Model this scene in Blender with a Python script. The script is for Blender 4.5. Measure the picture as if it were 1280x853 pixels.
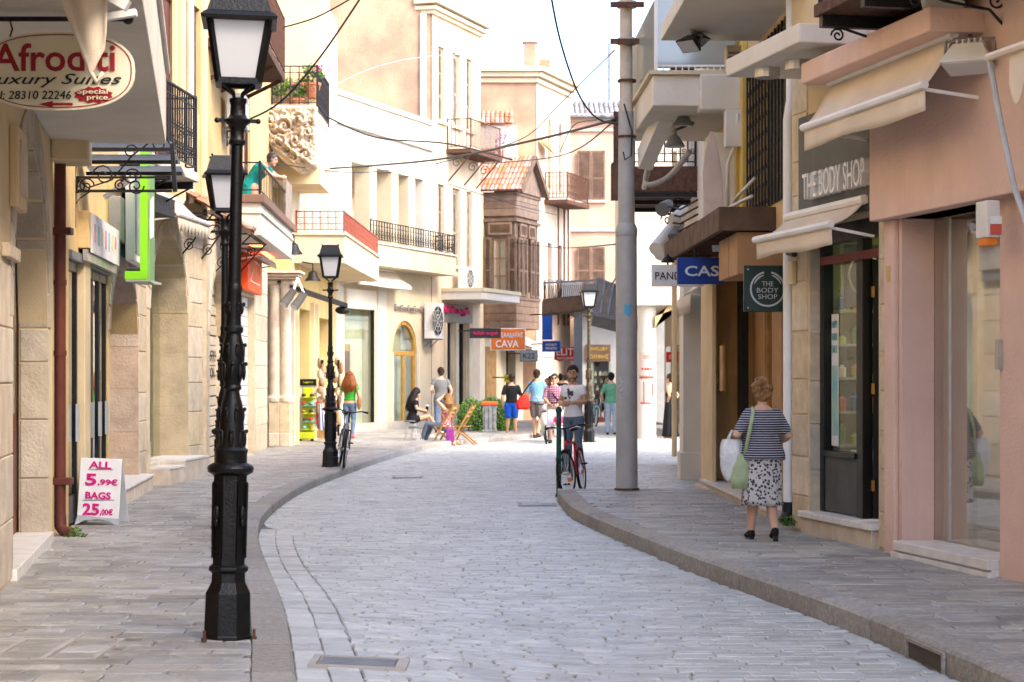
import bpy, math, random
from mathutils import Vector, Matrix
for o in list(bpy.data.objects): bpy.data.objects.remove(o)
SC = bpy.context.scene; COL = SC.collection
RAD = math.radians
# ---------------------------------------------------------------- camera
F = 1280*70/36.0; HOR = 470.0; CAMZ = 1.70
cd = bpy.data.cameras.new('camera'); cam = bpy.data.objects.new('camera', cd); COL.objects.link(cam)
cam.location = (0, 0, CAMZ); cam.rotation_euler = (RAD(90), 0, 0)
cd.lens = 70; cd.sensor_width = 36; cd.shift_y = (HOR-426.5)/1280; cd.clip_start = .1; cd.clip_end = 3000
cd.dof.use_dof = True; cd.dof.focus_distance = 19.0; cd.dof.aperture_fstop = 5.6
SC.camera = cam
# ---------------------------------------------------------------- sky, sun, exposure
SUN_EL, SUN_AZ = 42.0, 128.0        # azimuth measured clockwise from +Y (down the street)
w = bpy.data.worlds.new('World'); SC.world = w; w.use_nodes = True
nt = w.node_tree; nt.nodes.clear()
sky = nt.nodes.new('ShaderNodeTexSky'); sky.sky_type = 'NISHITA'; sky.sun_disc = False
sky.sun_elevation = RAD(SUN_EL); sky.sun_rotation = RAD(SUN_AZ); sky.dust_density = 2.2; sky.air_density = .6; sky.ozone_density = 1.3
bg = nt.nodes.new('ShaderNodeBackground'); bg.inputs[1].default_value = .15
wo = nt.nodes.new('ShaderNodeOutputWorld')
nt.links.new(sky.outputs[0], bg.inputs[0]); nt.links.new(bg.outputs[0], wo.inputs[0])
sd = bpy.data.lights.new('sun', 'SUN'); sun = bpy.data.objects.new('sun', sd); COL.objects.link(sun)
sd.energy = .5; sd.angle = RAD(12); sd.color = (1, .82, .58)
_e, _a = RAD(SUN_EL), RAD(SUN_AZ)
sdir = Vector((math.sin(_a)*math.cos(_e), math.cos(_a)*math.cos(_e), math.sin(_e)))
sun.rotation_euler = sdir.to_track_quat('Z', 'Y').to_euler()
sun.location = (10, -10, 30)
vs = SC.view_settings; vs.view_transform = 'Standard'; vs.look = 'None'; vs.gamma = 1; vs.exposure = 2.58; vs.use_curve_mapping = False
SC.cycles.max_bounces = 8; SC.cycles.diffuse_bounces = 4; SC.cycles.transparent_max_bounces = 12
# ---------------------------------------------------------------- materials
MATS = {}
def mat(name, col, rough=.75, var=.12, scale=2.5, bump=.15, bscale=60, metal=0, col2=None, streak=0, rnd=0, emit=0, coat=0, stain=None, spec=.22):
    if name in MATS: return MATS[name]
    m = bpy.data.materials.new(name); m.use_nodes = True; MATS[name] = m
    n = m.node_tree.nodes; L = m.node_tree.links; b = n['Principled BSDF']
    geo = n.new('ShaderNodeNewGeometry')
    c2 = col2 or tuple(max(0, c*(1-2*var)) for c in col); c1 = tuple(min(1, c*(1+var*.5)) for c in col)
    nz = n.new('ShaderNodeTexNoise'); nz.inputs['Scale'].default_value = scale; nz.inputs['Detail'].default_value = 6; nz.inputs['Roughness'].default_value = .62
    L.new(geo.outputs['Position'], nz.inputs['Vector'])
    rp = n.new('ShaderNodeMapRange'); rp.inputs['From Min'].default_value = .3; rp.inputs['From Max'].default_value = .72
    L.new(nz.outputs['Fac'], rp.inputs['Value'])
    mx = n.new('ShaderNodeMix'); mx.data_type = 'RGBA'; mx.inputs['A'].default_value = (*c1, 1); mx.inputs['B'].default_value = (*c2, 1)
    L.new(rp.outputs['Result'], mx.inputs['Factor']); out = mx.outputs['Result']
    if streak or stain:
        mp = n.new('ShaderNodeMapping'); mp.inputs['Scale'].default_value = (1, 1, .12) if streak else (1, 1, 1)
        L.new(geo.outputs['Position'], mp.inputs['Vector'])
        ns = n.new('ShaderNodeTexNoise'); ns.inputs['Scale'].default_value = 3.1 if streak else .7; ns.inputs['Detail'].default_value = 7; ns.inputs['Roughness'].default_value = .7
        L.new(mp.outputs[0], ns.inputs['Vector'])
        r2 = n.new('ShaderNodeMapRange'); r2.inputs['From Min'].default_value = .52; r2.inputs['From Max'].default_value = .78; r2.inputs['To Max'].default_value = streak or .8
        L.new(ns.outputs['Fac'], r2.inputs['Value'])
        m2 = n.new('ShaderNodeMix'); m2.data_type = 'RGBA'; sc = stain or tuple(c*.45 for c in col); m2.inputs['B'].default_value = (*sc, 1)
        L.new(r2.outputs['Result'], m2.inputs['Factor']); L.new(out, m2.inputs['A']); out = m2.outputs['Result']
    if rnd:
        oi = n.new('ShaderNodeObjectInfo'); ad = n.new('ShaderNodeMath'); ad.operation = 'ADD'
        L.new(geo.outputs['Random Per Island'], ad.inputs[0]); L.new(oi.outputs['Random'], ad.inputs[1])
        fr = n.new('ShaderNodeMath'); fr.operation = 'FRACT'; L.new(ad.outputs[0], fr.inputs[0])
        mr = n.new('ShaderNodeMapRange'); mr.inputs['To Min'].default_value = 1-rnd; mr.inputs['To Max'].default_value = 1+rnd; L.new(fr.outputs[0], mr.inputs['Value'])
        hv = n.new('ShaderNodeHueSaturation'); L.new(mr.outputs['Result'], hv.inputs['Value']); L.new(out, hv.inputs['Color'])
        f2 = n.new('ShaderNodeMath'); f2.operation = 'MULTIPLY'; f2.inputs[1].default_value = 7.31; L.new(fr.outputs[0], f2.inputs[0])
        f3 = n.new('ShaderNodeMath'); f3.operation = 'FRACT'; L.new(f2.outputs[0], f3.inputs[0])
        ms = n.new('ShaderNodeMapRange'); ms.inputs['To Min'].default_value = 1-2*rnd; ms.inputs['To Max'].default_value = 1+2*rnd; L.new(f3.outputs[0], ms.inputs['Value']); L.new(ms.outputs['Result'], hv.inputs['Saturation'])
        out = hv.outputs['Color']
    L.new(out, b.inputs['Base Color'])
    b.inputs['Roughness'].default_value = rough; b.inputs['Metallic'].default_value = metal; b.inputs['Coat Weight'].default_value = coat; b.inputs['Specular IOR Level'].default_value = spec
    rr = n.new('ShaderNodeMapRange'); rr.inputs['To Min'].default_value = max(.05, rough-.12); rr.inputs['To Max'].default_value = min(1, rough+.12)
    L.new(nz.outputs['Fac'], rr.inputs['Value']); L.new(rr.outputs['Result'], b.inputs['Roughness'])
    if emit:
        b.inputs['Emission Strength'].default_value = emit; b.inputs['Emission Color'].default_value = (*col, 1)
    if bump:
        nb = n.new('ShaderNodeTexNoise'); nb.inputs['Scale'].default_value = bscale; nb.inputs['Detail'].default_value = 5
        L.new(geo.outputs['Position'], nb.inputs['Vector'])
        bp = n.new('ShaderNodeBump'); bp.inputs['Strength'].default_value = bump; bp.inputs['Distance'].default_value = .02
        L.new(nb.outputs['Fac'], bp.inputs['Height']); L.new(bp.outputs[0], b.inputs['Normal'])
    return m
def glass(name, tint=(.9, .93, .9), refl=.06, trans=1.0):
    if name in MATS: return MATS[name]
    m = bpy.data.materials.new(name); m.use_nodes = True; MATS[name] = m
    n = m.node_tree.nodes; L = m.node_tree.links; n.clear()
    o = n.new('ShaderNodeOutputMaterial'); t = n.new('ShaderNodeBsdfTransparent'); t.inputs[0].default_value = (*[c*trans for c in tint], 1)
    g = n.new('ShaderNodeBsdfGlossy'); g.inputs['Roughness'].default_value = .03; g.inputs[0].default_value = (.95, .95, .95, 1)
    fz = n.new('ShaderNodeLayerWeight'); fz.inputs[0].default_value = .5; pw = n.new('ShaderNodeMath'); pw.operation = 'POWER'; pw.inputs[1].default_value = 4.5; L.new(fz.outputs['Facing'], pw.inputs[0])
    k_ = n.new('ShaderNodeMath'); k_.operation = 'MULTIPLY_ADD'; k_.inputs[1].default_value = .9; k_.inputs[2].default_value = refl+.04; L.new(pw.outputs[0], k_.inputs[0])
    ge = n.new('ShaderNodeNewGeometry'); iv = n.new('ShaderNodeMath'); iv.operation = 'SUBTRACT'; iv.inputs[0].default_value = 1; L.new(ge.outputs['Backfacing'], iv.inputs[1])
    a = n.new('ShaderNodeMath'); a.operation = 'MULTIPLY'; a.use_clamp = True; L.new(k_.outputs[0], a.inputs[0]); L.new(iv.outputs[0], a.inputs[1])
    x = n.new('ShaderNodeMixShader'); L.new(a.outputs[0], x.inputs[0]); L.new(t.outputs[0], x.inputs[1]); L.new(g.outputs[0], x.inputs[2]); L.new(x.outputs[0], o.inputs[0])
    return m
def frosted(name, col, em=0):
    if name in MATS: return MATS[name]
    m = bpy.data.materials.new(name); m.use_nodes = True; MATS[name] = m
    n = m.node_tree.nodes; L = m.node_tree.links; n.clear()
    o = n.new('ShaderNodeOutputMaterial'); d = n.new('ShaderNodeBsdfDiffuse'); d.inputs[0].default_value = (*col, 1)
    t = n.new('ShaderNodeBsdfTranslucent'); t.inputs[0].default_value = (*col, 1)
    g = n.new('ShaderNodeBsdfGlossy'); g.inputs[1].default_value = .12
    x = n.new('ShaderNodeMixShader'); x.inputs[0].default_value = .6; y = n.new('ShaderNodeMixShader'); y.inputs[0].default_value = .12
    L.new(d.outputs[0], x.inputs[1]); L.new(t.outputs[0], x.inputs[2]); L.new(x.outputs[0], y.inputs[1]); L.new(g.outputs[0], y.inputs[2]); L.new(y.outputs[0], o.inputs[0])
    return m
# surfaces
paver = mat('paver_stone', (.455, .47, .445), .42, .2, 5, .6, 24, rnd=.14, col2=(.345, .355, .335), stain=(.25, .245, .225), spec=.4)
pslab = mat('pavement_slab', (.35, .34, .31), .45, .2, 3.5, .9, 20, rnd=.24, col2=(.235, .225, .205), stain=(.19, .17, .15), spec=.4)
mortar = mat('mortar', (.25, .23, .205), .9, .2, 8, .4, 80)
kerbm = mat('kerb_granite', (.40, .375, .335), .85, .2, 24, .9, 70, stain=(.24, .2, .155), rnd=.12)
ochre = mat('ochre_plaster', (.65, .47, .23), .85, .12, 1.4, .35, 40, streak=.4, stain=(.42, .27, .12))
beige = mat('beige_plaster', (.70, .56, .35), .85, .08, 1.5, .25, 50, streak=.3, stain=(.48, .36, .21))
stone = mat('lime_stone', (.64, .54, .39), .85, .14, 6, .5, 35, rnd=.1, stain=(.45, .35, .23))
stonew = mat('pale_stone', (.66, .56, .44), .85, .14, 4, .5, 30, rnd=.08, stain=(.46, .34, .25))
shadestone = mat('shaded_arch_stone', (.52, .41, .25), .85, .14, 3, .4, 30, rnd=.05, stain=(.42, .31, .18))  # darker olive tone puts the shade inside the glazed arch into the colour
pkstone = mat('pinkish_stone', (.56, .43, .33), .85, .16, 4, .5, 30, rnd=.06, stain=(.42, .3, .22))
gstone = mat('grey_beige_stone', (.54, .475, .375), .85, .14, 4, .5, 30, rnd=.07, stain=(.42, .34, .26))
joint = mat('stone_joint', (.36, .29, .2), .9, .15, 8, .3)
pinkw = mat('pink_plaster', (.73, .52, .43), .8, .08, 1.0, .35, 40, streak=.6, stain=(.58, .39, .30))
peach = mat('peach_plaster', (.53, .325, .21), .9, .25, .7, .8, 22, stain=(.33, .24, .185))
orangew = mat('orange_plaster', (.72, .47, .33), .9, .18, .8, .4, 30, stain=(.62, .28, .18))
cream = mat('cream_plaster', (.65, .55, .385), .8, .1, .8, .3, 40, streak=.45, stain=(.6, .5, .36))
white = mat('white_plaster', (.69, .645, .555), .75, .08, 1, .3, 40, streak=.5, stain=(.58, .52, .44))
whitep = mat('white_paint', (.8, .79, .76), .5, .05, 3, .05, 50)
marble = mat('white_marble', (.74, .71, .66), .4, .1, 6, .05)
iron = mat('black_iron', (.014, .013, .013), .5, .3, 12, .25, 70, spec=.3)
castiron = mat('cast_iron_paint', (.006, .006, .006), .38, .3, 9, .2, 60, spec=.28)
rust = mat('rusty_iron', (.13, .06, .035), .8, .3, 14, .4, 60, col2=(.05, .03, .025))
brownp = mat('brown_paint', (.13, .04, .03), .5, .15, 5, .1)
wood = mat('old_brown_wood', (.14, .085, .055), .8, .3, 4, .5, 60, col2=(.075, .048, .033))
greyw = mat('grey_weathered_wood', (.38, .32, .26), .85, .25, 5, .5, 60, col2=(.2, .16, .12))
woodl = mat('oak_wood', (.42, .23, .08), .55, .2, 5, .2, 60)
tilem = mat('roof_tile', (.46, .21, .13), .85, .25, 5, .4, 40, rnd=.16, col2=(.40, .27, .2))
tileg = mat('grey_roof_tile', (.42, .38, .36), .85, .25, 5, .4, 40, rnd=.25)
galv = mat('galvanised_steel', (.42, .42, .41), .45, .12, 3, .15, 60, metal=.1, streak=.35, stain=(.36, .35, .34))
polep = mat('weathered_pole_paint', (.56, .48, .38), .7, .15, 4, .3, 40, streak=.5, stain=(.3, .19, .11))
alum = mat('aluminium', (.6, .6, .59), .35, .08, 4, .03, metal=.8)
greym = mat('grey_metal', (.2, .21, .22), .5, .12, 4, .1, metal=.3)
concrete = mat('concrete', (.46, .43, .39), .9, .15, 3, .4, 60, stain=(.3, .27, .23))
plastic = mat('white_plastic', (.72, .71, .67), .45, .06, 3, .03)
dplast = mat('dark_plastic', (.03, .03, .033), .5, .2, 6, .05)
cloth = mat('awning_cloth', (.70, .60, .47), .85, .07, 2, .15, 120, streak=.18, stain=(.52, .42, .3))
charcoal = mat('charcoal_board', (.085, .09, .085), .6, .12, 3, .06)
blackp = mat('black_frame', (.012, .013, .013), .35, .2, 5, .05)
rubber = mat('rubber', (.014, .014, .014), .75, .2, 20, .2)
gl = glass('shop_glass'); gld = glass('door_glass', (.75, .8, .75), .1); frost = frosted('lantern_glass', (.93, .94, .95))
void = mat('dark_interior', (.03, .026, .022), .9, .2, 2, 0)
warmin = mat('warm_interior', (.45, .3, .15), .8, .15, 2, 0)
palein = mat('pale_interior', (.62, .6, .5), .8, .1, 2, 0)
def paint(name, col, rough=.55, **k): return mat(name, col, rough, k.pop('var', .07), 4, k.pop('bump', .04), **k)
# ---------------------------------------------------------------- mesh building
def P(px, py, Y): return Vector(((px-640)*Y/F, Y, CAMZ+(HOR-py)*Y/F))
def gy(py, z=0.): return F*(CAMZ-z)/(py-HOR)
class MB:
    def __init__(s): s.v = []; s.f = []
    def add(s, vs, fs):
        n = len(s.v); s.v += [tuple(v) for v in vs]; s.f += [tuple(i+n for i in f) for f in fs]; return s
    def box(s, x0, x1, y0, y1, z0, z1):
        return s.hexa([(x0,y0,z0),(x1,y0,z0),(x1,y1,z0),(x0,y1,z0),(x0,y0,z1),(x1,y0,z1),(x1,y1,z1),(x0,y1,z1)])
    def hexa(s, p): return s.add(p, [(3,2,1,0),(4,5,6,7),(0,1,5,4),(1,2,6,5),(2,3,7,6),(3,0,4,7)])
    def fb(s, fac, Y0, Y1, o0, o1, z0, z1):
        q = [fac.pt(Y0,o0,0), fac.pt(Y1,o0,0), fac.pt(Y1,o1,0), fac.pt(Y0,o1,0)]
        if fac.side < 0: q = q[::-1]
        return s.hexa([(a.x,a.y,z0) for a in q][::-1]+[(a.x,a.y,z1) for a in q][::-1])
    def bar(s, a, b, r, r2=None, up=(0,0,1)):
        a, b = Vector(a), Vector(b); d = (b-a); 
        if d.length < 1e-6: return s
        d.normalize(); u = Vector(up)
        if abs(d.dot(u)) > .98: u = Vector((0,1,0))
        x = d.cross(u).normalized()*r; y = x.cross(d).normalized()*(r2 or r)
        return s.hexa([a-x-y, a+x-y, a+x+y, a-x+y, b-x-y, b+x-y, b+x+y, b-x+y])
    def tube(s, pts, r, n=8, cap=True, ry=None, xax=None):
        pts = [Vector(p) for p in pts]; k = len(pts)
        rs = r if isinstance(r, (list, tuple)) else [r]*k
        rys = ry if ry is not None else rs
        if not isinstance(rys, (list, tuple)): rys = [rys]*k
        base = len(s.v); px = Vector(xax) if xax is not None else None
        for i, p in enumerate(pts):
            d = (pts[min(i+1,k-1)]-pts[max(i-1,0)])
            d = d.normalized() if d.length > 1e-9 else Vector((0,0,1))
            if px is None:
                px = d.cross(Vector((0,0,1)));
                if px.length < .1: px = Vector((1,0,0))
            x = px - d*px.dot(d)
            if x.length < 1e-4: x = d.orthogonal()
            x.normalize(); y = d.cross(x)
            if xax is None: px = x
            for j in range(n):
                a = 2*math.pi*j/n; s.v.append(tuple(p + x*math.cos(a)*rs[i] + y*math.sin(a)*rys[i]))
        for i in range(k-1):
            for j in range(n):
                a, b = base+i*n+j, base+i*n+(j+1)%n; s.f.append((a, b, b+n, a+n))
        if cap:
            s.f.append(tuple(base+j for j in range(n))[::-1]); s.f.append(tuple(base+(k-1)*n+j for j in range(n)))
        return s
    def lathe(s, prof, c=(0,0,0), n=16, rot=0, sy=1):
        c = Vector(c); base = len(s.v); k = len(prof)
        for r, z in prof:
            for j in range(n):
                a = 2*math.pi*(j+.5)/n+rot; s.v.append((c.x+r*math.cos(a), c.y+sy*r*math.sin(a), c.z+z))
        for i in range(k-1):
            for j in range(n):
                a, b = base+i*n+j, base+i*n+(j+1)%n; s.f.append((a, b, b+n, a+n))
        s.f.append(tuple(base+j for j in range(n))[::-1]); s.f.append(tuple(base+(k-1)*n+j for j in range(n)))
        return s
    def ell(s, c, r, n=12, m=8, M=None):
        c = Vector(c); base = len(s.v); r = (r,r,r) if not isinstance(r,(tuple,list)) else r
        for i in range(m+1):
            t = math.pi*i/m
            for j in range(n):
                a = 2*math.pi*j/n; p = Vector((r[0]*math.sin(t)*math.cos(a), r[1]*math.sin(t)*math.sin(a), r[2]*math.cos(t)))
                if M is not None: p = M @ p
                s.v.append(tuple(c+p))
        for i in range(m):
            for j in range(n):
                a, b = base+i*n+j, base+i*n+(j+1)%n; s.f.append((a, a+n, b+n, b))
        return s
    def prism(s, poly, ext):   # poly list of 3D points, extruded by vector ext
        n = len(poly); e = Vector(ext); p = [Vector(q) for q in poly]
        return s.add(p+[q+e for q in p], [tuple(range(n))[::-1], tuple(range(n,2*n))]+[(i,(i+1)%n,(i+1)%n+n,i+n) for i in range(n)])
    def grid(s, fn, nu, nv):
        b = len(s.v)
        for i in range(nu+1):
            for j in range(nv+1): s.v.append(tuple(fn(i/nu, j/nv)))
        for i in range(nu):
            for j in range(nv):
                a = b+i*(nv+1)+j; s.f.append((a, a+nv+1, a+nv+2, a+1))
        return s
    def build(s, name, m, parent=None, smooth=False, bevel=0, solid=0, label=None, kind=None):
        me = bpy.data.meshes.new(name); me.from_pydata(s.v, [], s.f); me.validate()
        if m: me.materials.append(m)
        if smooth:
            me.polygons.foreach_set('use_smooth', [True]*len(me.polygons))
            if smooth != 'all': me.set_sharp_from_angle(angle=RAD(38))
        o = bpy.data.objects.new(name, me); COL.objects.link(o); o.parent = parent
        if solid:
            q = o.modifiers.new('s', 'SOLIDIFY'); q.thickness = solid; q.offset = 0
        if bevel:
            q = o.modifiers.new('b', 'BEVEL'); q.width = bevel; q.segments = 2; q.limit_method = 'ANGLE'; q.angle_limit = RAD(40)
        if label: o['label'] = label
        if kind: o['kind'] = kind
        return o
def shape(name, m, parent, fn, **k):
    b = MB(); fn(b); return b.build(name, m, parent, **k)
class Fac:            # a vertical facade plane in plan: X = x0 + m*(Y-y0); o = distance out towards the street
    def __init__(s, x0, y0, m, side):
        s.x0, s.y0, s.m, s.side = x0, y0, m, side; l = math.hypot(1, m); s.nx, s.ny = side/l, -side*m/l
        s.n = Vector((s.nx, s.ny, 0)); s.u = Vector((m/l, 1/l, 0))
    def X(s, Y): return s.x0+s.m*(Y-s.y0)
    def pt(s, Y, o=0, z=0): return Vector((s.X(Y)+o*s.nx, Y+o*s.ny, z))
    def Y(s, px, o=0):
        k = (px-640)/F; return (s.x0-s.m*s.y0+o*s.nx-k*o*s.ny)/(k-s.m)
    def z(s, px, py, o=0): return CAMZ+(HOR-py)*(s.Y(px,o)+o*s.ny)/F
    def right(s): return s.u*(1 if s.side > 0 else -1)     # reading direction for someone facing it
def wall(mb, fac, Y0, Y1, z0, z1, ops=(), t=.3, o=0, back=False):
    """facade skin with openings (Ya, Yb, za, zb, rise): real reveals of depth t"""
    ys = sorted({Y0, Y1, *[a for q in ops for a in q[:2]]})
    def quad(a, b, c, d):
        mb.add([a, b, c, d], [(0,1,2,3) if fac.side < 0 else (3,2,1,0)])
    for a, b in zip(ys, ys[1:]):
        if b <= Y0 or a >= Y1: continue
        here = sorted([q for q in ops if q[0] <= a+1e-6 and q[1] >= b-1e-6], key=lambda q: q[2]); zc = z0
        for q in here+[None]:
            zt = q[2] if q else z1
            if zt > zc+1e-5: quad(fac.pt(b,o,zc), fac.pt(a,o,zc), fac.pt(a,o,zt), fac.pt(b,o,zt))
            if q: zc = q[3]
    for q in ops:
        Ya, Yb, za, zb = q[:4]; rise = q[4] if len(q) > 4 else 0; n = 14 if rise else 1
        def zz(i):
            if not rise: return zb
            x = 2*i/n-1; return zb-rise+rise*math.sqrt(max(0, 1-x*x))
        pts = [(Ya+(Yb-Ya)*i/n, zz(i)) for i in range(n+1)]
        for (a, p), (b, r) in zip(pts, pts[1:]):
            if rise: quad(fac.pt(b,o,r), fac.pt(a,o,p), fac.pt(a,o,zb), fac.pt(b,o,zb))
            mb.add([fac.pt(a,o,p), fac.pt(b,o,r), fac.pt(b,o-t,r), fac.pt(a,o-t,p)], [(0,1,2,3)])
        for Yq, zt in ((Ya, zz(0)), (Yb, zz(n))):
            mb.add([fac.pt(Yq,o,za), fac.pt(Yq,o-t,za), fac.pt(Yq,o-t,zt), fac.pt(Yq,o,zt)], [(0,1,2,3)])
        mb.add([fac.pt(Ya,o,za), fac.pt(Yb,o,za), fac.pt(Yb,o-t,za), fac.pt(Ya,o-t,za)], [(0,1,2,3)])
    return mb
FIXED = set()
def thing(name, label, cat, group=None, fixed=False):
    o = bpy.data.objects.new(name, None); COL.objects.link(o); o['label'] = label; o['category'] = cat; o.empty_display_size = .2
    if group: o['group'] = group
    if fixed: FIXED.add(o)
    return o
def tag(o, label, cat, group=None):
    o['label'] = label; o['category'] = cat
    if group: o['group'] = group
    return o
def struct(o): o['kind'] = 'structure'; return o
def copy_tree(o, parent=None):
    c = o.copy(); COL.objects.link(c); c.parent = parent
    if o in FIXED: FIXED.add(c)
    for ch in list(o.children): copy_tree(ch, c)
    return c
TEXTS = []
def text(s, c, right, up, h, m, parent, width=None, ext=.004, name='lettering', bold=0, shear=0, align='CENTER'):
    cu = bpy.data.curves.new(name, 'FONT'); cu.body = s; cu.size = 1; cu.extrude = ext/h; cu.align_x = align; cu.align_y = 'CENTER'; cu.offset = bold; cu.shear = shear; cu.resolution_u = 3
    o = bpy.data.objects.new(name, cu); COL.objects.link(o); o.parent = parent; o.data.materials.append(m)
    TEXTS.append((o, Vector(c), Vector(right).normalized(), Vector(up).normalized(), h, width, align)); return o
REM = []
def remesh(o, vox, smooth=3, disp=0):
    q = o.modifiers.new('r', 'REMESH'); q.mode = 'VOXEL'; q.voxel_size = vox; q.use_smooth_shade = True
    if smooth:
        q = o.modifiers.new('sm', 'SMOOTH'); q.iterations = smooth; q.factor = .5
    REM.append(o); return o
def finalize():
    bpy.context.view_layer.update(); dg = bpy.context.evaluated_depsgraph_get()
    for o, c, r, u, h, width, align in TEXTS:
        me = bpy.data.meshes.new_from_object(o.evaluated_get(dg)); co = [v.co.copy() for v in me.vertices]
        if not co: continue
        x0, x1 = min(v.x for v in co), max(v.x for v in co); y0, y1 = min(v.y for v in co), max(v.y for v in co)
        sy = h/(y1-y0); sx = (width/(x1-x0)) if width else sy; n = r.cross(u); ax = (x0+x1)/2 if align == 'CENTER' else x0
        for v, q in zip(me.vertices, co): v.co = c + r*((q.x-ax)*sx) + u*((q.y-(y0+y1)/2)*sy) + n*(q.z*h)
        p = o.parent; nm = o.name.split('.')[0]; bpy.data.objects.remove(o)
        q = bpy.data.objects.new(nm, me); COL.objects.link(q); q.parent = p
    for o in REM:
        me = bpy.data.meshes.new_from_object(o.evaluated_get(dg)); o.modifiers.clear(); o.data = me
        me.polygons.foreach_set('use_smooth', [True]*len(me.polygons))
    def allv(o):
        r = []
        for ch in o.children:
            if ch.type == 'MESH':
                bb = ch.bound_box; r += [ch.matrix_basis @ Vector(b) for b in bb]
        return r
    bpy.context.view_layer.update()
    for o in list(SC.objects):
        if o.parent or o in FIXED: continue
        if o.type == 'EMPTY' and o.children:
            v = allv(o)
            if not v: continue
            L = Vector(((min(q.x for q in v)+max(q.x for q in v))/2, (min(q.y for q in v)+max(q.y for q in v))/2, min(q.z for q in v)))
            o.location = L
            for ch in o.children: ch.location = ch.location-L
        elif o.type == 'MESH' and not o.children and o.data.users == 1 and o.location.length < 1e-6 and o.get('kind') != 'structure':
            v = [Vector(b) for b in o.bound_box]
            L = Vector(((min(q.x for q in v)+max(q.x for q in v))/2, (min(q.y for q in v)+max(q.y for q in v))/2, min(q.z for q in v)))
            o.data.transform(Matrix.Translation(-L)); o.location = L
UP = Vector((0,0,1)); XR = Vector((1,0,0))
# ---------------------------------------------------------------- plan of the street
def interp(tab, Y):
    if Y <= tab[0][0]: (a, p), (b, q) = tab[0], tab[1]
    elif Y >= tab[-1][0]: (a, p), (b, q) = tab[-2], tab[-1]
    else:
        for (a, p), (b, q) in zip(tab, tab[1:]):
            if a <= Y <= b: break
    return p+(q-p)*(Y-a)/(b-a)
def smooth_tab(tab, st=.5):      # Catmull-Rom through the points
    out = []
    for i in range(len(tab)-1):
        p0 = tab[max(i-1,0)]; p1 = tab[i]; p2 = tab[i+1]; p3 = tab[min(i+2,len(tab)-1)]
        n = max(2, int((p2[0]-p1[0])/st))
        m1 = (p2[1]-p0[1])/(p2[0]-p0[0]); m2 = (p3[1]-p1[1])/(p3[0]-p1[0]); h = p2[0]-p1[0]
        for k in range(n):
            t = k/n; out.append((p1[0]+h*t, (2*t**3-3*t*t+1)*p1[1]+(t**3-2*t*t+t)*h*m1+(-2*t**3+3*t*t)*p2[1]+(t**3-t*t)*h*m2))
    return out+[tab[-1]]
KL = smooth_tab([(7.5,-.72),(10.27,-1.11),(11.9,-1.32),(14.57,-1.70),(17.9,-2.24),(20.7,-2.64),(23.1,-2.88),(25.9,-3.01),(29.1,-3.05),(35.1,-2.82),(39.7,-2.55),(45.7,-2.02),(48.6,-1.4),(50.4,-.81),(52.4,0),(55.4,.71),(60,1.25),(72,1.9)])
KR = smooth_tab([(7.5,2.72),(10.07,2.59),(11.7,2.43),(13.35,2.24),(15.4,1.87),(17.4,1.54),(19.6,1.23),(21.9,.92),(23.8,.72),(27,.62)])
ZL, ZR = .12, .15
def sst(a, b, x):
    t = max(0, min(1, (x-a)/(b-a))); return t*t*(3-2*t)
def road_z(x, y):
    xl = interp(KL, y); return .105*(1-sst(12.5, 19, y))*(1-sst(0, 2.0, x-xl)) - .0
FL1 = Fac(-3.87, 15.4, -.155, 1); FL2 = Fac(-4.55, 20.4, -.088, 1); FL3 = Fac(-5.28, 28.7, .07, 1); FL4 = Fac(-4.98, 33, -.033, 1)
FL5 = Fac(-5.05, 45.4, .02, 1); FW = Fac(-4.0, 57.8, .337, 1)
FR1 = Fac(3.31, 17.54, -.2046, -1); FR2 = Fac(3.36, 17.54, -.2046, -1); FR3 = Fac(2.92, 21.4, -.022, -1); FR4 = Fac(3.08, 28.6, .016, -1)
LEFTX = [(-8,-.9),(15.4,-3.87),(20.2,-4.5),(28.7,-5.28),(33,-4.98),(42.7,-5.3),(45.4,-5.05),(54.2,-5.1),(66.5,-1.07),(75,1.2)]
RIGHTX = [(-8,8.5),(17.54,3.31),(21.4,2.92),(28.4,2.8),(28.8,3.08),(38.6,3.25),(39,4.4),(80,4.6)]
rng = random.Random(7)
def stone_piece(mb, c, z, th=.05, bev=.007, jz=.0035, jx=.005, zf=None):
    """c: four plan corners, gap already taken off"""
    dz = rng.uniform(-jz, jz); cx = sum(p[0] for p in c)/4; cy = sum(p[1] for p in c)/4
    o, i = [], []
    tx, ty = rng.uniform(-.005, .005), rng.uniform(-.008, .008)
    for x, y in c:
        x += rng.uniform(-jx, jx); y += rng.uniform(-jx, jx)*.6
        zz = (zf(x, y) if zf else 0)+z+dz+tx*(x-cx)+ty*(y-cy)
        o.append((x, y, zz-bev)); dx, dy = cx-x, cy-y; l = math.hypot(dx, dy); k = bev*1.6/l
        i.append((x+dx*k, y+dy*k*1.4, zz))
    b = [(x, y, zz-th) for x, y, zz in o]
    mb.add(i+o+b, [(0,1,2,3)]+[(4+j,4+(j+1)%4,(j+1)%4,j) for j in range(4)]+[(8+j,8+(j+1)%4,4+(j+1)%4,4+j) for j in range(4)])
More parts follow.
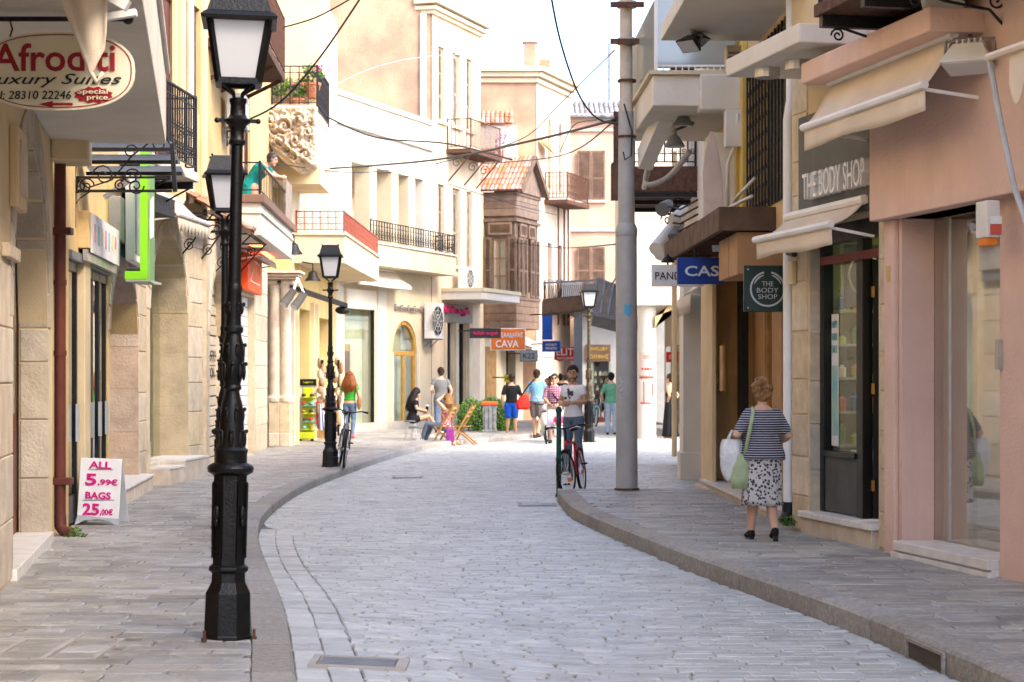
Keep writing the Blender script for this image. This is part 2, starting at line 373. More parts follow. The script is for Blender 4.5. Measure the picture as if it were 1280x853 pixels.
def pave(root, m, xl, xr, y0, y1, rowd, slen, z, gap, zf=None, name='paving_stone', near=300, keep=None, mats=None, gf=.6):
    st = []; y = y0
    while y < y1:
        d = rng.uniform(*rowd); ya, yb = y, min(y+d, y1); g = gap*.5
        if yb-ya < .05: break
        la, lb, ra, rb = xl(ya), xl(yb), xr(ya), xr(yb); lo, hi = min(la, lb), max(ra, rb)
        x = lo-rng.uniform(0, slen[1])
        wob = [rng.uniform(-.012, .012) for _ in range(2)]
        while x < hi:
            L = rng.uniform(*slen); x2 = x+L; sk = rng.uniform(-.012, .012)
            gx = g*gf; a0, a1 = max(x+gx, la+g), min(x2-gx, ra-g); b0, b1 = max(x+gx+sk, lb+g), min(x2-gx+sk, rb-g)
            if a1-a0 > .05 and b1-b0 > .05 and (not keep or keep((a0+a1)/2, (ya+yb)/2)):
                st.append([(a0, ya+g), (a1, ya+g), (b1, yb-g), (b0, yb-g)])
            x = x2
        y = yb
    def size(c):
        cy = (c[0][1]+c[2][1])/2; cx = (c[0][0]+c[1][0])/2
        vis = abs(cx)/cy < .262 and cy > 10.2
        return (c[1][0]-c[0][0])/cy * (c[2][1]-c[0][1])/cy**2 if vis else 0
    st.sort(key=size, reverse=True)
    mb = MB()
    for i, c in enumerate(st):
        if i < near:
            b = MB(); stone_piece(b, c, z, zf=zf); b.build(name, m, root)
        else: stone_piece(mb, c, z, zf=zf)
    mb.build(name+'s', m, root, kind='stuff', label='rows of worn stone setts too many to count')
# ground under everything
struct(MB().box(-400, 400, -60, 900, -.5, -.12).build('ground', mortar))
# road bed and setts
def bed(name, xl, xr, y0, y1, z, zf=None):
    b = MB(); n = int((y1-y0)/.4)
    def fn(u, v):
        Y = y0+(y1-y0)*u; x = xl(Y)+(xr(Y)-xl(Y))*v; return (x, Y, z+(zf(x, Y) if zf else 0))
    b.grid(fn, n, 10); b.f = [f[::-1] for f in b.f]; return struct(b.build(name, mortar))
kx = lambda Y: interp(KL, Y); kr = lambda Y: interp(KR, Y)
YEND = 27.3
road_r = lambda Y: kr(Y) if Y < YEND else interp(RIGHTX, Y)+.25
gut = lambda Y: .36*(1-sst(21, 23, Y))
road = bed('road', lambda Y: kx(Y)-.05, lambda Y: road_r(Y)+.05, 6, 82, -.016, road_z)
pave(road, paver, lambda Y: kx(Y)+gut(Y), road_r, 9.0, 66, (.085, .14), (.14, .38), 0, .010, road_z)
# gutter strip of narrow setts along the near left kerb
gm = 0
Y = 9.0
while Y < 22:
    L = rng.uniform(.22, .4); Y2 = Y+L
    for a, b in ((.004, .178), (.181, .360)):
        off = rng.uniform(-.04, .04)
        c = [(kx(Y+off)+a, Y+off+.006), (kx(Y+off)+b, Y+off+.006), (kx(Y2+off)+b, Y2+off-.006), (kx(Y2+off)+a, Y2+off-.006)]
        q = MB(); stone_piece(q, c, -.002, zf=road_z, jx=.006); q.build('gutter_stone', paver, road)
    Y = Y2
# pavements
KW = .23
lp = bed('left_pavement', lambda Y: interp(LEFTX, Y)-.6, lambda Y: kx(Y)-.1, 6, 72, ZL-.016)
for v in lp.data.vertices: pass
ACX = (-2.93, -2.32, 11.1, 11.95)     # access cover near the camera
pave(lp, pslab, lambda Y: interp(LEFTX, Y)-.1, lambda Y: kx(Y)-KW, 9.0, 66, (.13, .26), (.2, .55), ZL, .014, name='paving_slab',
     keep=lambda x, y: not (ACX[0] < x < ACX[1] and ACX[2] < y < ACX[3]))
rp = bed('right_pavement', lambda Y: kr(Y)+.1, lambda Y: interp(RIGHTX, Y)+.6, 6, YEND-.05, ZR-.016)
pave(rp, pslab, lambda Y: kr(Y)+KW, lambda Y: interp(RIGHTX, Y)+.1, 9.0, YEND-.3, (.12, .22), (.22, .6), ZR, .014, name='paving_slab')
def kerb(name, tab, z, sgn, y0, y1, skip=None):
    root = None; pts = [p for p in tab if y0-1 <= p[0] <= y1+1]
    root = bpy.data.objects.new(name, None); COL.objects.link(root); root['kind'] = 'structure'; FIXED.add(root)
    Y = y0
    while Y < y1-.2:
        L = rng.uniform(.85, 1.2); Y2 = min(Y+L*.94, y1); b = MB(); n = 3; sec = []
        for i in range(n+1):
            y = Y+.006+(Y2-Y-.012)*i/n; x = interp(tab, y); e = .05; tx = interp(tab, y+e)-interp(tab, y-e); l = math.hypot(tx, 2*e); nx, ny = (2*e/l)*sgn, (-tx/l)*sgn
            fx = lambda d: (x+nx*d, y+ny*d)
            j = rng.uniform(-.003, .003)
            sec.append([(*fx(j), -.2), (*fx(j), z-.022), (*fx(.022), z+.002), (*fx(KW), z+.004), (*fx(KW), -.2)])
        for s in sec: b.v += s
        m = 5
        for i in range(n):
            for k in range(m):
                a, c = i*m+k, i*m+(k+1)%m; f = (a, a+m, c+m, c); b.f.append(f if sgn < 0 else f[::-1])
        b.f.append(tuple(range(m)) if sgn < 0 else tuple(range(m))[::-1]); b.f.append(tuple(range(n*m, n*m+m))[::-1] if sgn < 0 else tuple(range(n*m, n*m+m)))
        if skip and Y < skip < Y2: b.v = [(v[0], v[1], v[2]) for v in b.v]
        b.build('kerb_stone', kerbm, root); Y = Y2
    return root
klo = kerb('left_kerb', KL, ZL, -1, 8.0, 64)
kro = kerb('right_kerb', KR, ZR, 1, 8.0, 26.95)
# end of the raised right pavement: a stone step across
b = MB()
x = .62
while x < 2.9:
    L = rng.uniform(.5, .9); x2 = min(x+L, 2.9)
    MB().box(x+.004, x2-.004, YEND-.32, YEND+.02, -.1, ZR+.003+rng.uniform(-.003,.003)).build('step_stone', pslab, rp, bevel=.012); x = x2
# storm drain mouth in the right kerb
d = thing('storm_drain', 'rectangular drain mouth cut into the right kerb near the camera', 'drain')
def kside(tab, Y, off, sgn):
    e = .05; x = interp(tab, Y); tx = interp(tab, Y+e)-interp(tab, Y-e); l = math.hypot(tx, 2*e); return Vector((x+2*e/l*sgn*off, Y-tx/l*sgn*off, 0))
ya, yb = 11.35, 12.0
A, B = kside(KR, ya, -.006, 1), kside(KR, yb, -.006, 1)
def strip(bb, A, B, z0, z1, t):
    dr = (B-A).normalized(); n = Vector((-dr.y, dr.x, 0))*t
    bb.hexa([(A.x,A.y,z0),(B.x,B.y,z0),(B.x+n.x,B.y+n.y,z0),(A.x+n.x,A.y+n.y,z0),(A.x,A.y,z1),(B.x,B.y,z1),(B.x+n.x,B.y+n.y,z1),(A.x+n.x,A.y+n.y,z1)])
bb = MB(); strip(bb, A, B, .01, .105, .004); bb.build('mouth', mat('drain_shadow', (.09,.08,.065), .9), d)
bb = MB(); dr = (B-A).normalized(); strip(bb, A-dr*.03, B+dr*.03, .105, .125, .018); strip(bb, A-dr*.03, A, .0, .105, .018); strip(bb, B, B+dr*.03, 0, .105, .018); bb.build('frame', kerbm, d)
# stone-filled access cover on the left pavement
d = thing('access_cover', 'steel framed access cover filled with paving stone, at the left bottom corner', 'cover')
x0, x1, y0, y1 = ACX
fm = MB().box(x0, x1, y0, y0+.03, ZL-.03, ZL+.006).box(x0, x1, y1-.03, y1, ZL-.03, ZL+.006).box(x0, x0+.03, y0+.03, y1-.03, ZL-.03, ZL+.006).box(x1-.03, x1, y0+.03, y1-.03, ZL-.03, ZL+.006).box((x0+x1)/2-.015, (x0+x1)/2+.015, y0+.03, y1-.03, ZL-.03, ZL+.005)
fm.build('frame', concrete, d)
for i in range(2):
    for j in range(3):
        q = MB(); a = x0+.035+i*(x1-x0)/2; bq = a+(x1-x0)/2-.06; c0 = y0+.035+j*(y1-y0-.06)/3; c1 = c0+(y1-y0-.06)/3-.012
        stone_piece(q, [(a,c0),(bq,c0),(bq,c1),(a,c1)], ZL); q.build('infill_stone', pslab, d)
# road gully at bottom centre
d = thing('road_gully', 'long road gully grating set in the road beside the left kerb', 'grating')
for px, py in (): pass
gA = Vector(((372-640)*gy(838,.06)/F, gy(838,.06), 0)); gB = Vector(((505-640)*gy(830,.03)/F, gy(828,.03), 0))
zq = lambda x, y: road_z(x, y)+.006
def slabq(bb, x0, x1, y0, y1, h=.01):
    p = [(x0,y0),(x1,y0),(x1,y1),(x0,y1)]; bb.hexa([(x,y,zq(x,y)-.05) for x,y in p]+[(x,y,zq(x,y)+h) for x,y in p])
gx0, gx1, gy0, gy1 = -1.12, -.58, 10.9, 11.32
bb = MB(); slabq(bb, gx0, gx1, gy0, gy0+.04); slabq(bb, gx0, gx1, gy1-.04, gy1); slabq(bb, gx0, gx0+.04, gy0+.04, gy1-.04); slabq(bb, gx1-.06, gx1, gy0+.04, gy1-.04); bb.build('frame', concrete, d)
for i in range(6):
    yy = gy0+.06+i*.055; bb = MB(); slabq(bb, gx0+.05, gx1-.07, yy, yy+.03, .004); bb.build('bar', greym, d)
# small covers set flush in the paving
for i, (x, y, lb) in enumerate(((-1.75, 33.3, 'small dark cover in the road beside the left kerb bicycle'), (.33, 26.2, 'small dark cover in the road left of the pavement corner'))):
    t = thing('road_cover', lb, 'cover'); MB().box(x-.25, x+.25, y-.3, y+.3, -.03, .012).build('frame', greym, t, bevel=.004)
    MB().box(x-.2, x+.2, y-.24, y+.24, .0, .016).build('lid', pslab, t)
# ---------------------------------------------------------------- shared builders
def spiral(mb, c, r, right, up, turns=1.4, a0=0, w=.008, sgn=1, n=18):
    c = Vector(c); right = Vector(right); up = Vector(up); pts = []
    for i in range(n+1):
        t = i/n; a = a0+sgn*turns*2*math.pi*t; q = r*(1-.82*t); pts.append(c+right*math.cos(a)*q+up*math.sin(a)*q)
    mb.tube(pts, w, 5)
def railing(parent, pts, h, m, step=.11, r=.009, top=.02, fancy=0, panel=None):
    """pts: floor points of the rail line; top/bottom rails, posts and joined balusters"""
    t = MB(); bl = MB(); po = MB()
    for a, b in zip(pts, pts[1:]):
        a, b = Vector(a), Vector(b); d = b-a; L = d.length; u = d.normalized()
        t.bar(a+UP*h, b+UP*h, top, .012); t.bar(a+UP*.08, b+UP*.08, .012, .01)
        if fancy: t.bar(a+UP*(h-.14), b+UP*(h-.14), .008); t.bar(a+UP*.22, b+UP*.22, .008)
        n = max(2, int(L/step))
        for i in range(n+1):
            p = a+d*(i/n); bl.bar(p+UP*.08, p+UP*(h-.01), r)
            if fancy and i < n:
                q = a+d*((i+.5)/n)
                if fancy > 1:
                    spiral(bl, q+UP*(h*.5), step*.46, u, UP, 1.3, math.pi/2, .006, 1, 10)
                    spiral(bl, q+UP*(h*.28), step*.42, u, UP, 1.3, -math.pi/2, .006, -1, 10)
                else: bl.ell(q+UP*(h-.07), (.035, .012, .035), 6, 4)
        for p in ((a, b) if a == Vector(pts[0]) else (b,)): MB().bar(p, p+UP*(h+.03), .02).build('railing_post', m, parent)
    x = t.build('rail', m, parent); z = bl.build('baluster', m, parent, kind='stuff')
    return x
def louvre(parent, c, right, up, w, h, m, name='shutter', slat=.05, mid=True):
    """louvred shutter leaf; c = bottom-left corner"""
    c = Vector(c); r = Vector(right).normalized(); u = Vector(up).normalized(); n = r.cross(u); b = MB(); st = .07
    def bx(x0, x1, y0, y1, z0, z1):
        b.hexa([c+r*x+u*y+n*z for x, y, z in ((x0,y0,z0),(x1,y0,z0),(x1,y1,z0),(x0,y1,z0),(x0,y0,z1),(x1,y0,z1),(x1,y1,z1),(x0,y1,z1))])
    bx(0, st, 0, h, 0, .045); bx(w-st, w, 0, h, 0, .045)
    zs = [0, h*.42, h-st] if mid else [0, h-st]
    for z in zs: bx(st, w-st, z, z+st, .002, .043)
    o = b.build(name, m, parent); s = MB()
    for z0, z1 in zip(zs, zs[1:]):
        k = max(1, int((z1-z0-st)/slat))
        for i in range(k):
            z = z0+st+(i+.5)*(z1-z0-st)/k; p = c+r*st+u*z+n*.022; q = c+r*(w-st)+u*z+n*.022
            d = u*slat*.5+n*.02; e = (u*.35-n).normalized()*.005
            s.hexa([p-d-e, q-d-e, q-d+e, p-d+e, p+d-e, q+d-e, q+d+e, p+d+e])
    s.build('louvres', m, o, kind='stuff'); return o
def window(parent, c, right, up, w, h, mf, mg, nx=2, ny=2, fr=.06, d=.05, name='window', back=None):
    c = Vector(c); r = Vector(right).normalized(); u = Vector(up).normalized(); n = r.cross(u)
    def bx(b, x0, x1, y0, y1, z0, z1): b.hexa([c+r*x+u*y+n*z for x, y, z in ((x0,y0,z0),(x1,y0,z0),(x1,y1,z0),(x0,y1,z0),(x0,y0,z1),(x1,y0,z1),(x1,y1,z1),(x0,y1,z1))])
    b = MB(); bx(b, 0, fr, 0, h, 0, d); bx(b, w-fr, w, 0, h, 0, d); bx(b, fr, w-fr, 0, fr, 0, d); bx(b, fr, w-fr, h-fr, h, 0, d)
    g = fr*.55
    for i in range(1, nx): bx(b, fr+(w-2*fr)*i/nx-g/2, fr+(w-2*fr)*i/nx+g/2, fr, h-fr, .004, d-.004)
    for j in range(1, ny): bx(b, fr, w-fr, fr+(h-2*fr)*j/ny-g/2, fr+(h-2*fr)*j/ny+g/2, .008, d-.008)
    o = b.build(name, mf, parent)
    for i in range(nx):
        for j in range(ny):
            q = MB(); pw, ph = (w-2*fr)/nx, (h-2*fr)/ny; bx(q, fr+pw*i, fr+pw*(i+1), fr+ph*j, fr+ph*(j+1), d*.4, d*.4+.006); q.build('pane', mg, o)
    if back:
        q = MB(); bx(q, -.02, w+.02, -.02, h+.02, -.45, -.4); q.build('room_wall', back, o)
    return o
def ac_unit(c, right, label, w=.8, h=.56, d=.3):
    """air conditioner; c = bottom centre of the back; right = its left-to-right, front = right x up"""
    t = thing('air_conditioner', label, 'air conditioner', 'air conditioners on the walls'); c = Vector(c); r = Vector(right).normalized(); n = r.cross(UP)
    def bx(b, x0, x1, y0, y1, z0, z1): b.hexa([c+r*x+n*y+UP*z for x, y, z in ((x0,y0,z0),(x1,y0,z0),(x1,y1,z0),(x0,y1,z0),(x0,y0,z1),(x1,y0,z1),(x1,y1,z1),(x0,y1,z1))])
    b = MB(); bx(b, -w/2, w/2, .06, .06+d, 0, h); b.build('casing', plastic, t, bevel=.012)
    b = MB(); k = c+r*(-.1)+n*(.062+d)+UP*h/2
    b.tube([k, k+n*.012], h*.42, 20); b.build('fan_opening', void, t)
    b = MB()
    for q in (.42, .3, .18): 
        b.tube([k+n*.016+r*math.cos(a)*h*q+UP*math.sin(a)*h*q for a in [i*math.pi/10 for i in range(21)]], .006, 4)
    for i in range(8):
        a = i*math.pi/4; b.bar(k+n*.018+(r*math.cos(a)+UP*math.sin(a))*.03, k+n*.018+(r*math.cos(a)+UP*math.sin(a))*h*.42, .005)
    b.build('fan_grille', plastic, t)
    b = MB()
    for i in range(7): bx(b, w*.3, w*.46, .06+d, .068+d, .08+i*.06, .1+i*.06)
    b.build('side_louvres', greym, t)
    for s in (-.28, .28):
        b = MB(); b.bar(c+r*s*w-UP*.02, c+r*s*w+n*(d+.1)-UP*.02, .018); b.bar(c+r*s*w-UP*.28, c+r*s*w-UP*.0, .018); b.bar(c+r*s*w-UP*.26, c+r*s*w+n*(d*.8)-UP*.03, .012); b.build('bracket', greym, t)
    return t
def floodlight(c, face, label, w=.3, m=None, arm=None, up=None, group='floodlights on the facades'):
    """c = lamp centre, face = direction it shines"""
    t = thing('floodlight', label, 'floodlight', group); c = Vector(c); f = Vector(face).normalized(); r = f.cross(UP).normalized(); u = r.cross(f)
    m = m or dplast; h = w*.7
    def bx(x0, x1, y0, y1, z0, z1): return [c+r*x+u*y+f*z for x, y, z in ((x0,y0,z0),(x1,y0,z0),(x1,y1,z0),(x0,y1,z0),(x0,y0,z1),(x1,y0,z1),(x1,y1,z1),(x0,y1,z1))]
    b = MB(); a, e = bx(-w*.3,w*.3,-h*.3,h*.3,-w*.3,0), bx(-w*.5,w*.5,-h*.5,h*.5,w*.1,w*.16)
    b.hexa(a[:4]+e[:4]); b.hexa(e)
    b.build('housing', m, t, bevel=.006); b = MB(); b.hexa(bx(-w*.44,w*.44,-h*.43,h*.43,w*.155,w*.172)); b.build('lens', frost, t)
    b = MB()
    for i in range(5): x = -w*.24+i*w*.12; b.hexa(bx(x-.006,x+.006,-h*.26,h*.26,-w*.4,-w*.29))
    b.build('cooling_fins', m, t)
    b = MB()
    for s in (-1, 1): b.bar(c+r*s*w*.52, c+r*s*w*.52-f*w*.35+UP*w*.1, .008)
    b.bar(c+r*w*.52-f*w*.35+UP*w*.1, c-r*w*.52-f*w*.35+UP*w*.1, .008)
    if arm is not None: b.bar(c-f*w*.35+UP*w*.1, arm, .014)
    b.build('bracket', greym, t); return t
def cable(pts, label, r=.012, sag=0, n=16, m=None):
    r = max(r, .013)
    q = []; pts = [Vector(p) for p in pts]
    if len(pts) > 2 and not sag > .3:
        cr = []
        for i in range(len(pts)-1):
            a, b, c, d = pts[max(i-1,0)], pts[i], pts[i+1], pts[min(i+2,len(pts)-1)]
            for k in range(6):
                s = k/6; cr.append(.5*((2*b)+(c-a)*s+(2*a-5*b+4*c-d)*s*s+(3*b-a-3*c+d)*s**3))
        pts = cr+[pts[-1]]; sag = 0; n = 3
    for a, b in zip(pts, pts[1:]):
        for i in range(n):
            s = i/n; q.append(a.lerp(b, s)-UP*sag*4*s*(1-s))
    q.append(pts[-1]); mb = MB(); mb.tube(q, r, 5)
    return tag(mb.build('overhead_cable', m or dplast, smooth='all'), label, 'cable', 'overhead cables')
def blocks(parent, fac, Y0, Y1, z0, z1, hh, m, o=0, t=.012, name='stone_block', reveal=None, seed=1, gap=.012, bev=.008):
    """courses of proud ashlar blocks on a pier face; reveal=(Y, depth) puts them on the jamb facing the camera instead"""
    rr = random.Random(seed); z = z0
    while z < z1-.06:
        h = min(hh*rr.uniform(.8, 1.2), z1-z)
        if z1-z-h < .12: h = z1-z
        b = MB(); p = rr.uniform(0, .005)
        if reveal:
            Y, d = reveal; b.fb(fac, Y-t-p, Y+.0, o-d+.005, o+.006+p, z+gap/2, z+h-gap/2)
        else: b.fb(fac, Y0+gap/2, Y1-gap/2, o-.02, o+t+p, z+gap/2, z+h-gap/2)
        b.build(name, m, parent, bevel=bev); z += h
def voussoirs(parent, fac, Ya, Yb, zsp, rise, w, m, o=0, t=.02, n=11, depth=0, name='voussoir'):
    yc, a = (Ya+Yb)/2, (Yb-Ya)/2
    for i in range(n):
        t0, t1 = math.pi*(i+.04)/n, math.pi*(i+.96)/n; b = MB(); q = []
        for tt in (t0, (t0+t1)/2, t1):
            c, s = math.cos(tt), math.sin(tt)
            q.append(((yc-a*c, zsp+rise*s), (yc-(a+w)*c, zsp+(rise+w)*s)))
        for oo in (o-depth, o+t):
            for (iy, iz), (oy, oz) in q: b.v += [tuple(fac.pt(iy, oo, iz)), tuple(fac.pt(oy, oo, oz))]
        b.f = [(0,2,3,1),(2,4,5,3),(6,7,9,8),(8,9,11,10),(0,1,7,6),(4,10,11,5),(1,3,9,7),(3,5,11,9),(0,6,8,2),(2,8,10,4)]
        b.build(name, m, parent)
def scallop(mb, A, B, drop, n, t=.006, base=.12):
    """valance with scalloped hem hanging from A-B"""
    A, B = Vector(A), Vector(B); d = B-A; k = 6
    for i in range(n):
        for j in range(k):
            s0, s1 = (i+j/k)/n, (i+(j+1)/k)/n
            f = lambda s: base+(drop-base)*math.sin(math.pi*((s*n-i)))
            p, q = A+d*s0, A+d*s1
            mb.add([p, q, q-UP*f(s1), p-UP*f(s0)], [(0,1,2,3)])
def tiles(mb, O, U, V, nu, nv, r=.06):
    """half-round tiles: O corner at eave, U along eave, V up the slope"""
    O, U, V = Vector(O), Vector(U), Vector(V); n = U.cross(V).normalized()
    if n.z < 0: n = -n
    for j in range(nv):
        for i in range(nu):
            p = O+U*((i+.5)/nu)+V*(j/nv); q = O+U*((i+.5)/nu)+V*((j+1.12)/nv); hw = U/nu*.5; jj = random.Random(i*31+j).uniform(-.008, .008)
            rows = []
            for e, lift, sc in ((p, .03+jj, 1), (q, .012+jj, .85)):
                rows.append([e+hw*sc*math.cos(a)+n*(r*math.sin(a)+lift) for a in (math.pi, math.pi*.75, math.pi*.5, math.pi*.25, 0)])
            mb.add(rows[0]+rows[1], [(k, k+1, k+6, k+5) for k in range(4)]+[(0,1,2,3,4)])
    mb.add([O-n*.01, O+U-n*.01, O+U+V-n*.01, O+V-n*.01], [(0,1,2,3)])
def awning(label, fac, Y0, Y1, top, front, drop, m, scal=0, name='awning', bar=True, ribs=0, folds=.016):
    """top/front = (o, z); cloth, front bar, hanging valance, side arms"""
    t = thing(name, label, 'awning', 'fabric awnings'); n = 16; rr = random.Random(int(Y0*10))
    ph = rr.uniform(0, 6)
    def fn(u, v):
        Y = Y0+(Y1-Y0)*u; o = top[0]+(front[0]-top[0])*v; z = top[1]+(front[1]-top[1])*v
        return fac.pt(Y, o+folds*math.sin(u*9+ph)*v, z-.045*math.sin(math.pi*v)*(1+.3*math.sin(u*7+ph)))
    MB().grid(fn, n, 6).build('cloth', m, t, smooth='all', solid=.006)
    b = MB()
    if scal: scallop(b, fac.pt(Y0, front[0], front[1]-.02), fac.pt(Y1, front[0], front[1]-.02), drop, scal)
    else:
        def fv(u, v):
            Y = Y0+(Y1-Y0)*u; return fac.pt(Y, front[0]+.012*math.sin(u*13+ph)*v, front[1]-.02-(drop+.012*math.sin(u*8+ph))*v)
        b.grid(fv, n, 3)
    b.build('valance', m, t, smooth='all', solid=.005)
    if bar: MB().tube([fac.pt(Y0-.02, front[0]+.01, front[1]), fac.pt(Y1+.02, front[0]+.01, front[1])], .035, 8).build('front_bar', whitep, t, smooth=True)
    MB().tube([fac.pt(Y0, top[0], top[1]+.02), fac.pt(Y1, top[0], top[1]+.02)], .045, 8).build('roller', whitep, t, smooth=True)
    for Y in (Y0+.03, Y1-.03):
        MB().bar(fac.pt(Y, 0, front[1]-.1), fac.pt(Y, front[0]-.01, front[1]-.03), .013).build('arm', whitep, t)
    return t
def flat_letters(t, s, fac, px0, px1, py, h, o, m, ext=.03, bold=0):
    Ya, Yb = fac.Y(px0, o), fac.Y(px1, o); z = fac.z((px0+px1)/2, py, o); c = fac.pt((Ya+Yb)/2, o, z)
    return text(s, c, fac.right() if fac.side > 0 else -fac.u, UP, h, m, t, width=abs(Yb-Ya)*math.hypot(1, fac.m), ext=ext, bold=bold)
# ---------------------------------------------------------------- street lamps
def make_lamp():
    t = thing('street_lamp', '', 'street lamp', 'cast iron lantern lamps along the street', fixed=True)
    MB().lathe([(.165,0),(.165,.02),(.158,.03),(.152,.29),(.14,.31),(.115,.36),(.112,.42),(.135,.435),(.135,.455),(.11,.47)], n=8).build('plinth', castiron, t, bevel=.006)
    b = MB().lathe([(.108,.47),(.112,1.02),(.114,1.04)], n=8)
    for i in range(8):
        a = 2*math.pi*i/8+math.pi/8*0; d = Vector((math.cos(a), math.sin(a), 0)); s = Vector((-d.y, d.x, 0))
        for q in (-.034, .034): b.bar(d*.103+s*q+UP*.52, d*.107+s*q+UP*.99, .005, .008, up=d)
        for z in (.52, .99): b.bar(d*.105+s*-.034+UP*z, d*.105+s*.034+UP*z, .005, .008)
    b.build('panelled_shaft', castiron, t)
    b = MB()
    for i in range(4):
        a = math.pi/2*i+math.pi/4; d = Vector((math.cos(a), math.sin(a), 0)); b.ell(d*.112+UP*.8, (.02,.02,.05), 8, 6); b.ell(d*.115+UP*.74, (.014,.014,.03), 8, 6)
    b.build('boss', castiron, t, smooth='all', kind='stuff')
    MB().lathe([(.114,1.04),(.145,1.06),(.15,1.085),(.142,1.10),(.105,1.12),(.105,1.18),(.112,1.2),(.09,1.22)], n=16).build('collar', castiron, t, smooth=True)
    MB().lathe([(.09,1.22),(.082,1.3),(.078,1.42),(.066,1.5),(.05,1.55),(.046,1.575),(.06,1.59),(.06,1.6),(.052,1.615),(.062,1.66),(.075,1.73),(.076,1.8),(.066,1.88),(.054,1.92),(.05,1.94),(.064,1.955),(.064,1.98),(.05,1.995),(.047,2.05),(.054,2.10),(.047,2.2),(.051,2.215),(.051,2.235),(.043,2.26)], n=16).build('baluster_stem', castiron, t, smooth=True)
    b = MB(); 
    for k, (zz, rr, nn, s) in enumerate(((1.27,.084,8,1.0),(1.42,.076,8,.8),(1.7,.072,8,1.0),(1.83,.07,8,.8),(2.1,.05,6,.6))):
        for i in range(nn):
            a = 2*math.pi*(i+.5*(k%2))/nn; d = Vector((math.cos(a), math.sin(a), 0)); M = Matrix.Rotation(a, 3, 'Z')
            b.ell(d*rr+UP*zz, (.013, .02*s, .06*s), 6, 6, M); b.ell(d*(rr+.012)+UP*(zz+.05*s), (.012, .012, .014), 6, 4)
    b.build('leaf_ornament', castiron, t, smooth='all', kind='stuff')
    MB().lathe([(.043,2.26),(.040,2.7),(.037,3.12),(.037,3.14)], n=14).build('pole', castiron, t, smooth=True)
    MB().lathe([(.037,3.14),(.052,3.15),(.055,3.17),(.044,3.185),(.044,3.24),(.06,3.27),(.082,3.29),(.085,3.305),(.06,3.32),(.05,3.34),(.048,3.40),(.056,3.42),(.056,3.44),(.02,3.45)], n=14).build('neck', castiron, t, smooth=True)
    b = MB(); b.bar((-.12,0,3.30), (.12,0,3.30), .012); b.ell((.13,0,3.30), .018, 8, 6); b.ell((-.13,0,3.30), .018, 8, 6); b.build('ladder_bar', castiron, t)
    b = MB()
    for i in range(4):
        a = math.pi/2*i+math.pi/4; d = Vector((math.cos(a), math.sin(a), 0)); b.tube([d*.03+UP*3.42, d*.04+UP*3.47, d*.09+UP*3.5, d*.13+UP*3.52, d*.14+UP*3.545], .012, 6)
    b.build('scroll_bracket', castiron, t, smooth='all')
    z0, z1, w0, w1 = 3.54, 3.93, .125, .185; b = MB()
    cor = lambda w, z: [Vector((x*w, y*w, z)) for x, y in ((-1,-1),(1,-1),(1,1),(-1,1))]
    lo, hi = cor(w0, z0), cor(w1, z1)
    for i in range(4):
        b.bar(lo[i], hi[i], .016, .016, up=(1,1,0)); b.bar(lo[i], lo[(i+1)%4], .018); b.bar(hi[i], hi[(i+1)%4], .018)
    b.build('lantern_frame', castiron, t)
    for i in range(4):
        a, c, d, e = lo[i]*1, lo[(i+1)%4]*1, hi[(i+1)%4]*1, hi[i]*1
        ctr = (a+c+d+e)/4; nrm = Vector((ctr.x, ctr.y, 0)).normalized()*-.006
        MB().prism([a, c, d, e], nrm).build('glass_pane', frost, t)
    b = MB(); b.add(cor(w0-.01, z0+.004)+cor(w0-.01, z0+.012), [(0,1,2,3),(4,5,6,7)]); b.build('lantern_floor', castiron, t)
    b = MB()
    prof = [(.235,3.915),(.24,3.935),(.215,3.96),(.2,3.97),(.155,4.12),(.15,4.135),(.03,4.15)]
    for (r0, za), (r1, zb) in zip(prof, prof[1:]):
        p, q = cor(r0, za), cor(r1, zb); b.add(p+q, [(i, (i+1)%4, (i+1)%4+4, i+4) for i in range(4)])
    b.add(cor(.235, 3.915), [(3,2,1,0)]); b.build('lantern_roof', castiron, t)
    b = MB()
    for p in cor(.15, 4.13): b.ell(p+UP*.012, .014, 6, 5)
    b.build('finial', castiron, t, kind='stuff')
    b = MB()
    for s in ((-.14,-.19),(.17,-.1)): b.tube([(s[0],s[1],-.01),(s[0],s[1],.07)], .009, 6); b.tube([(s[0],s[1],.0),(s[0],s[1],.025)], .017, 6)
    b.build('anchor_bolt', rust, t, kind='stuff')
    return t
LAMPSC = .945
lamp = make_lamp()
def place_lamp(o, px, Y, z, label, rz=0, s=LAMPSC, tl=0):
    o.location = ((px-640)*Y/F, Y, z); o.scale = (s, s, s); o.rotation_euler = (0, RAD(tl), RAD(rz)); o['label'] = label
place_lamp(lamp, 284, 12.0, ZL, 'large black cast iron lantern lamp standing nearest, left foreground', 7, LAMPSC, 1.15)
place_lamp(copy_tree(lamp), 281, 20.6, ZL, 'black lantern lamp hidden behind the nearest lamp, only its lantern showing', 12, .93)
place_lamp(copy_tree(lamp), 413, 34.6, ZL, 'black lantern lamp with a bicycle leaning on it, left kerb', 3, .93)
l4 = copy_tree(lamp); place_lamp(l4, 736, 51.0, 0, 'far lantern lamp with gilded post behind the man with the red bicycle', 6, .98)
gilt = mat('worn_gilt_iron', (.10, .075, .035), .4, .5, 14, .2, metal=.5, col2=(.02, .02, .02))
for ch in l4.children:
    if ch.name.split('.')[0] in ('pole', 'baluster_stem', 'leaf_ornament', 'neck', 'collar'):
        ch.data = ch.data.copy(); ch.data.materials[0] = gilt
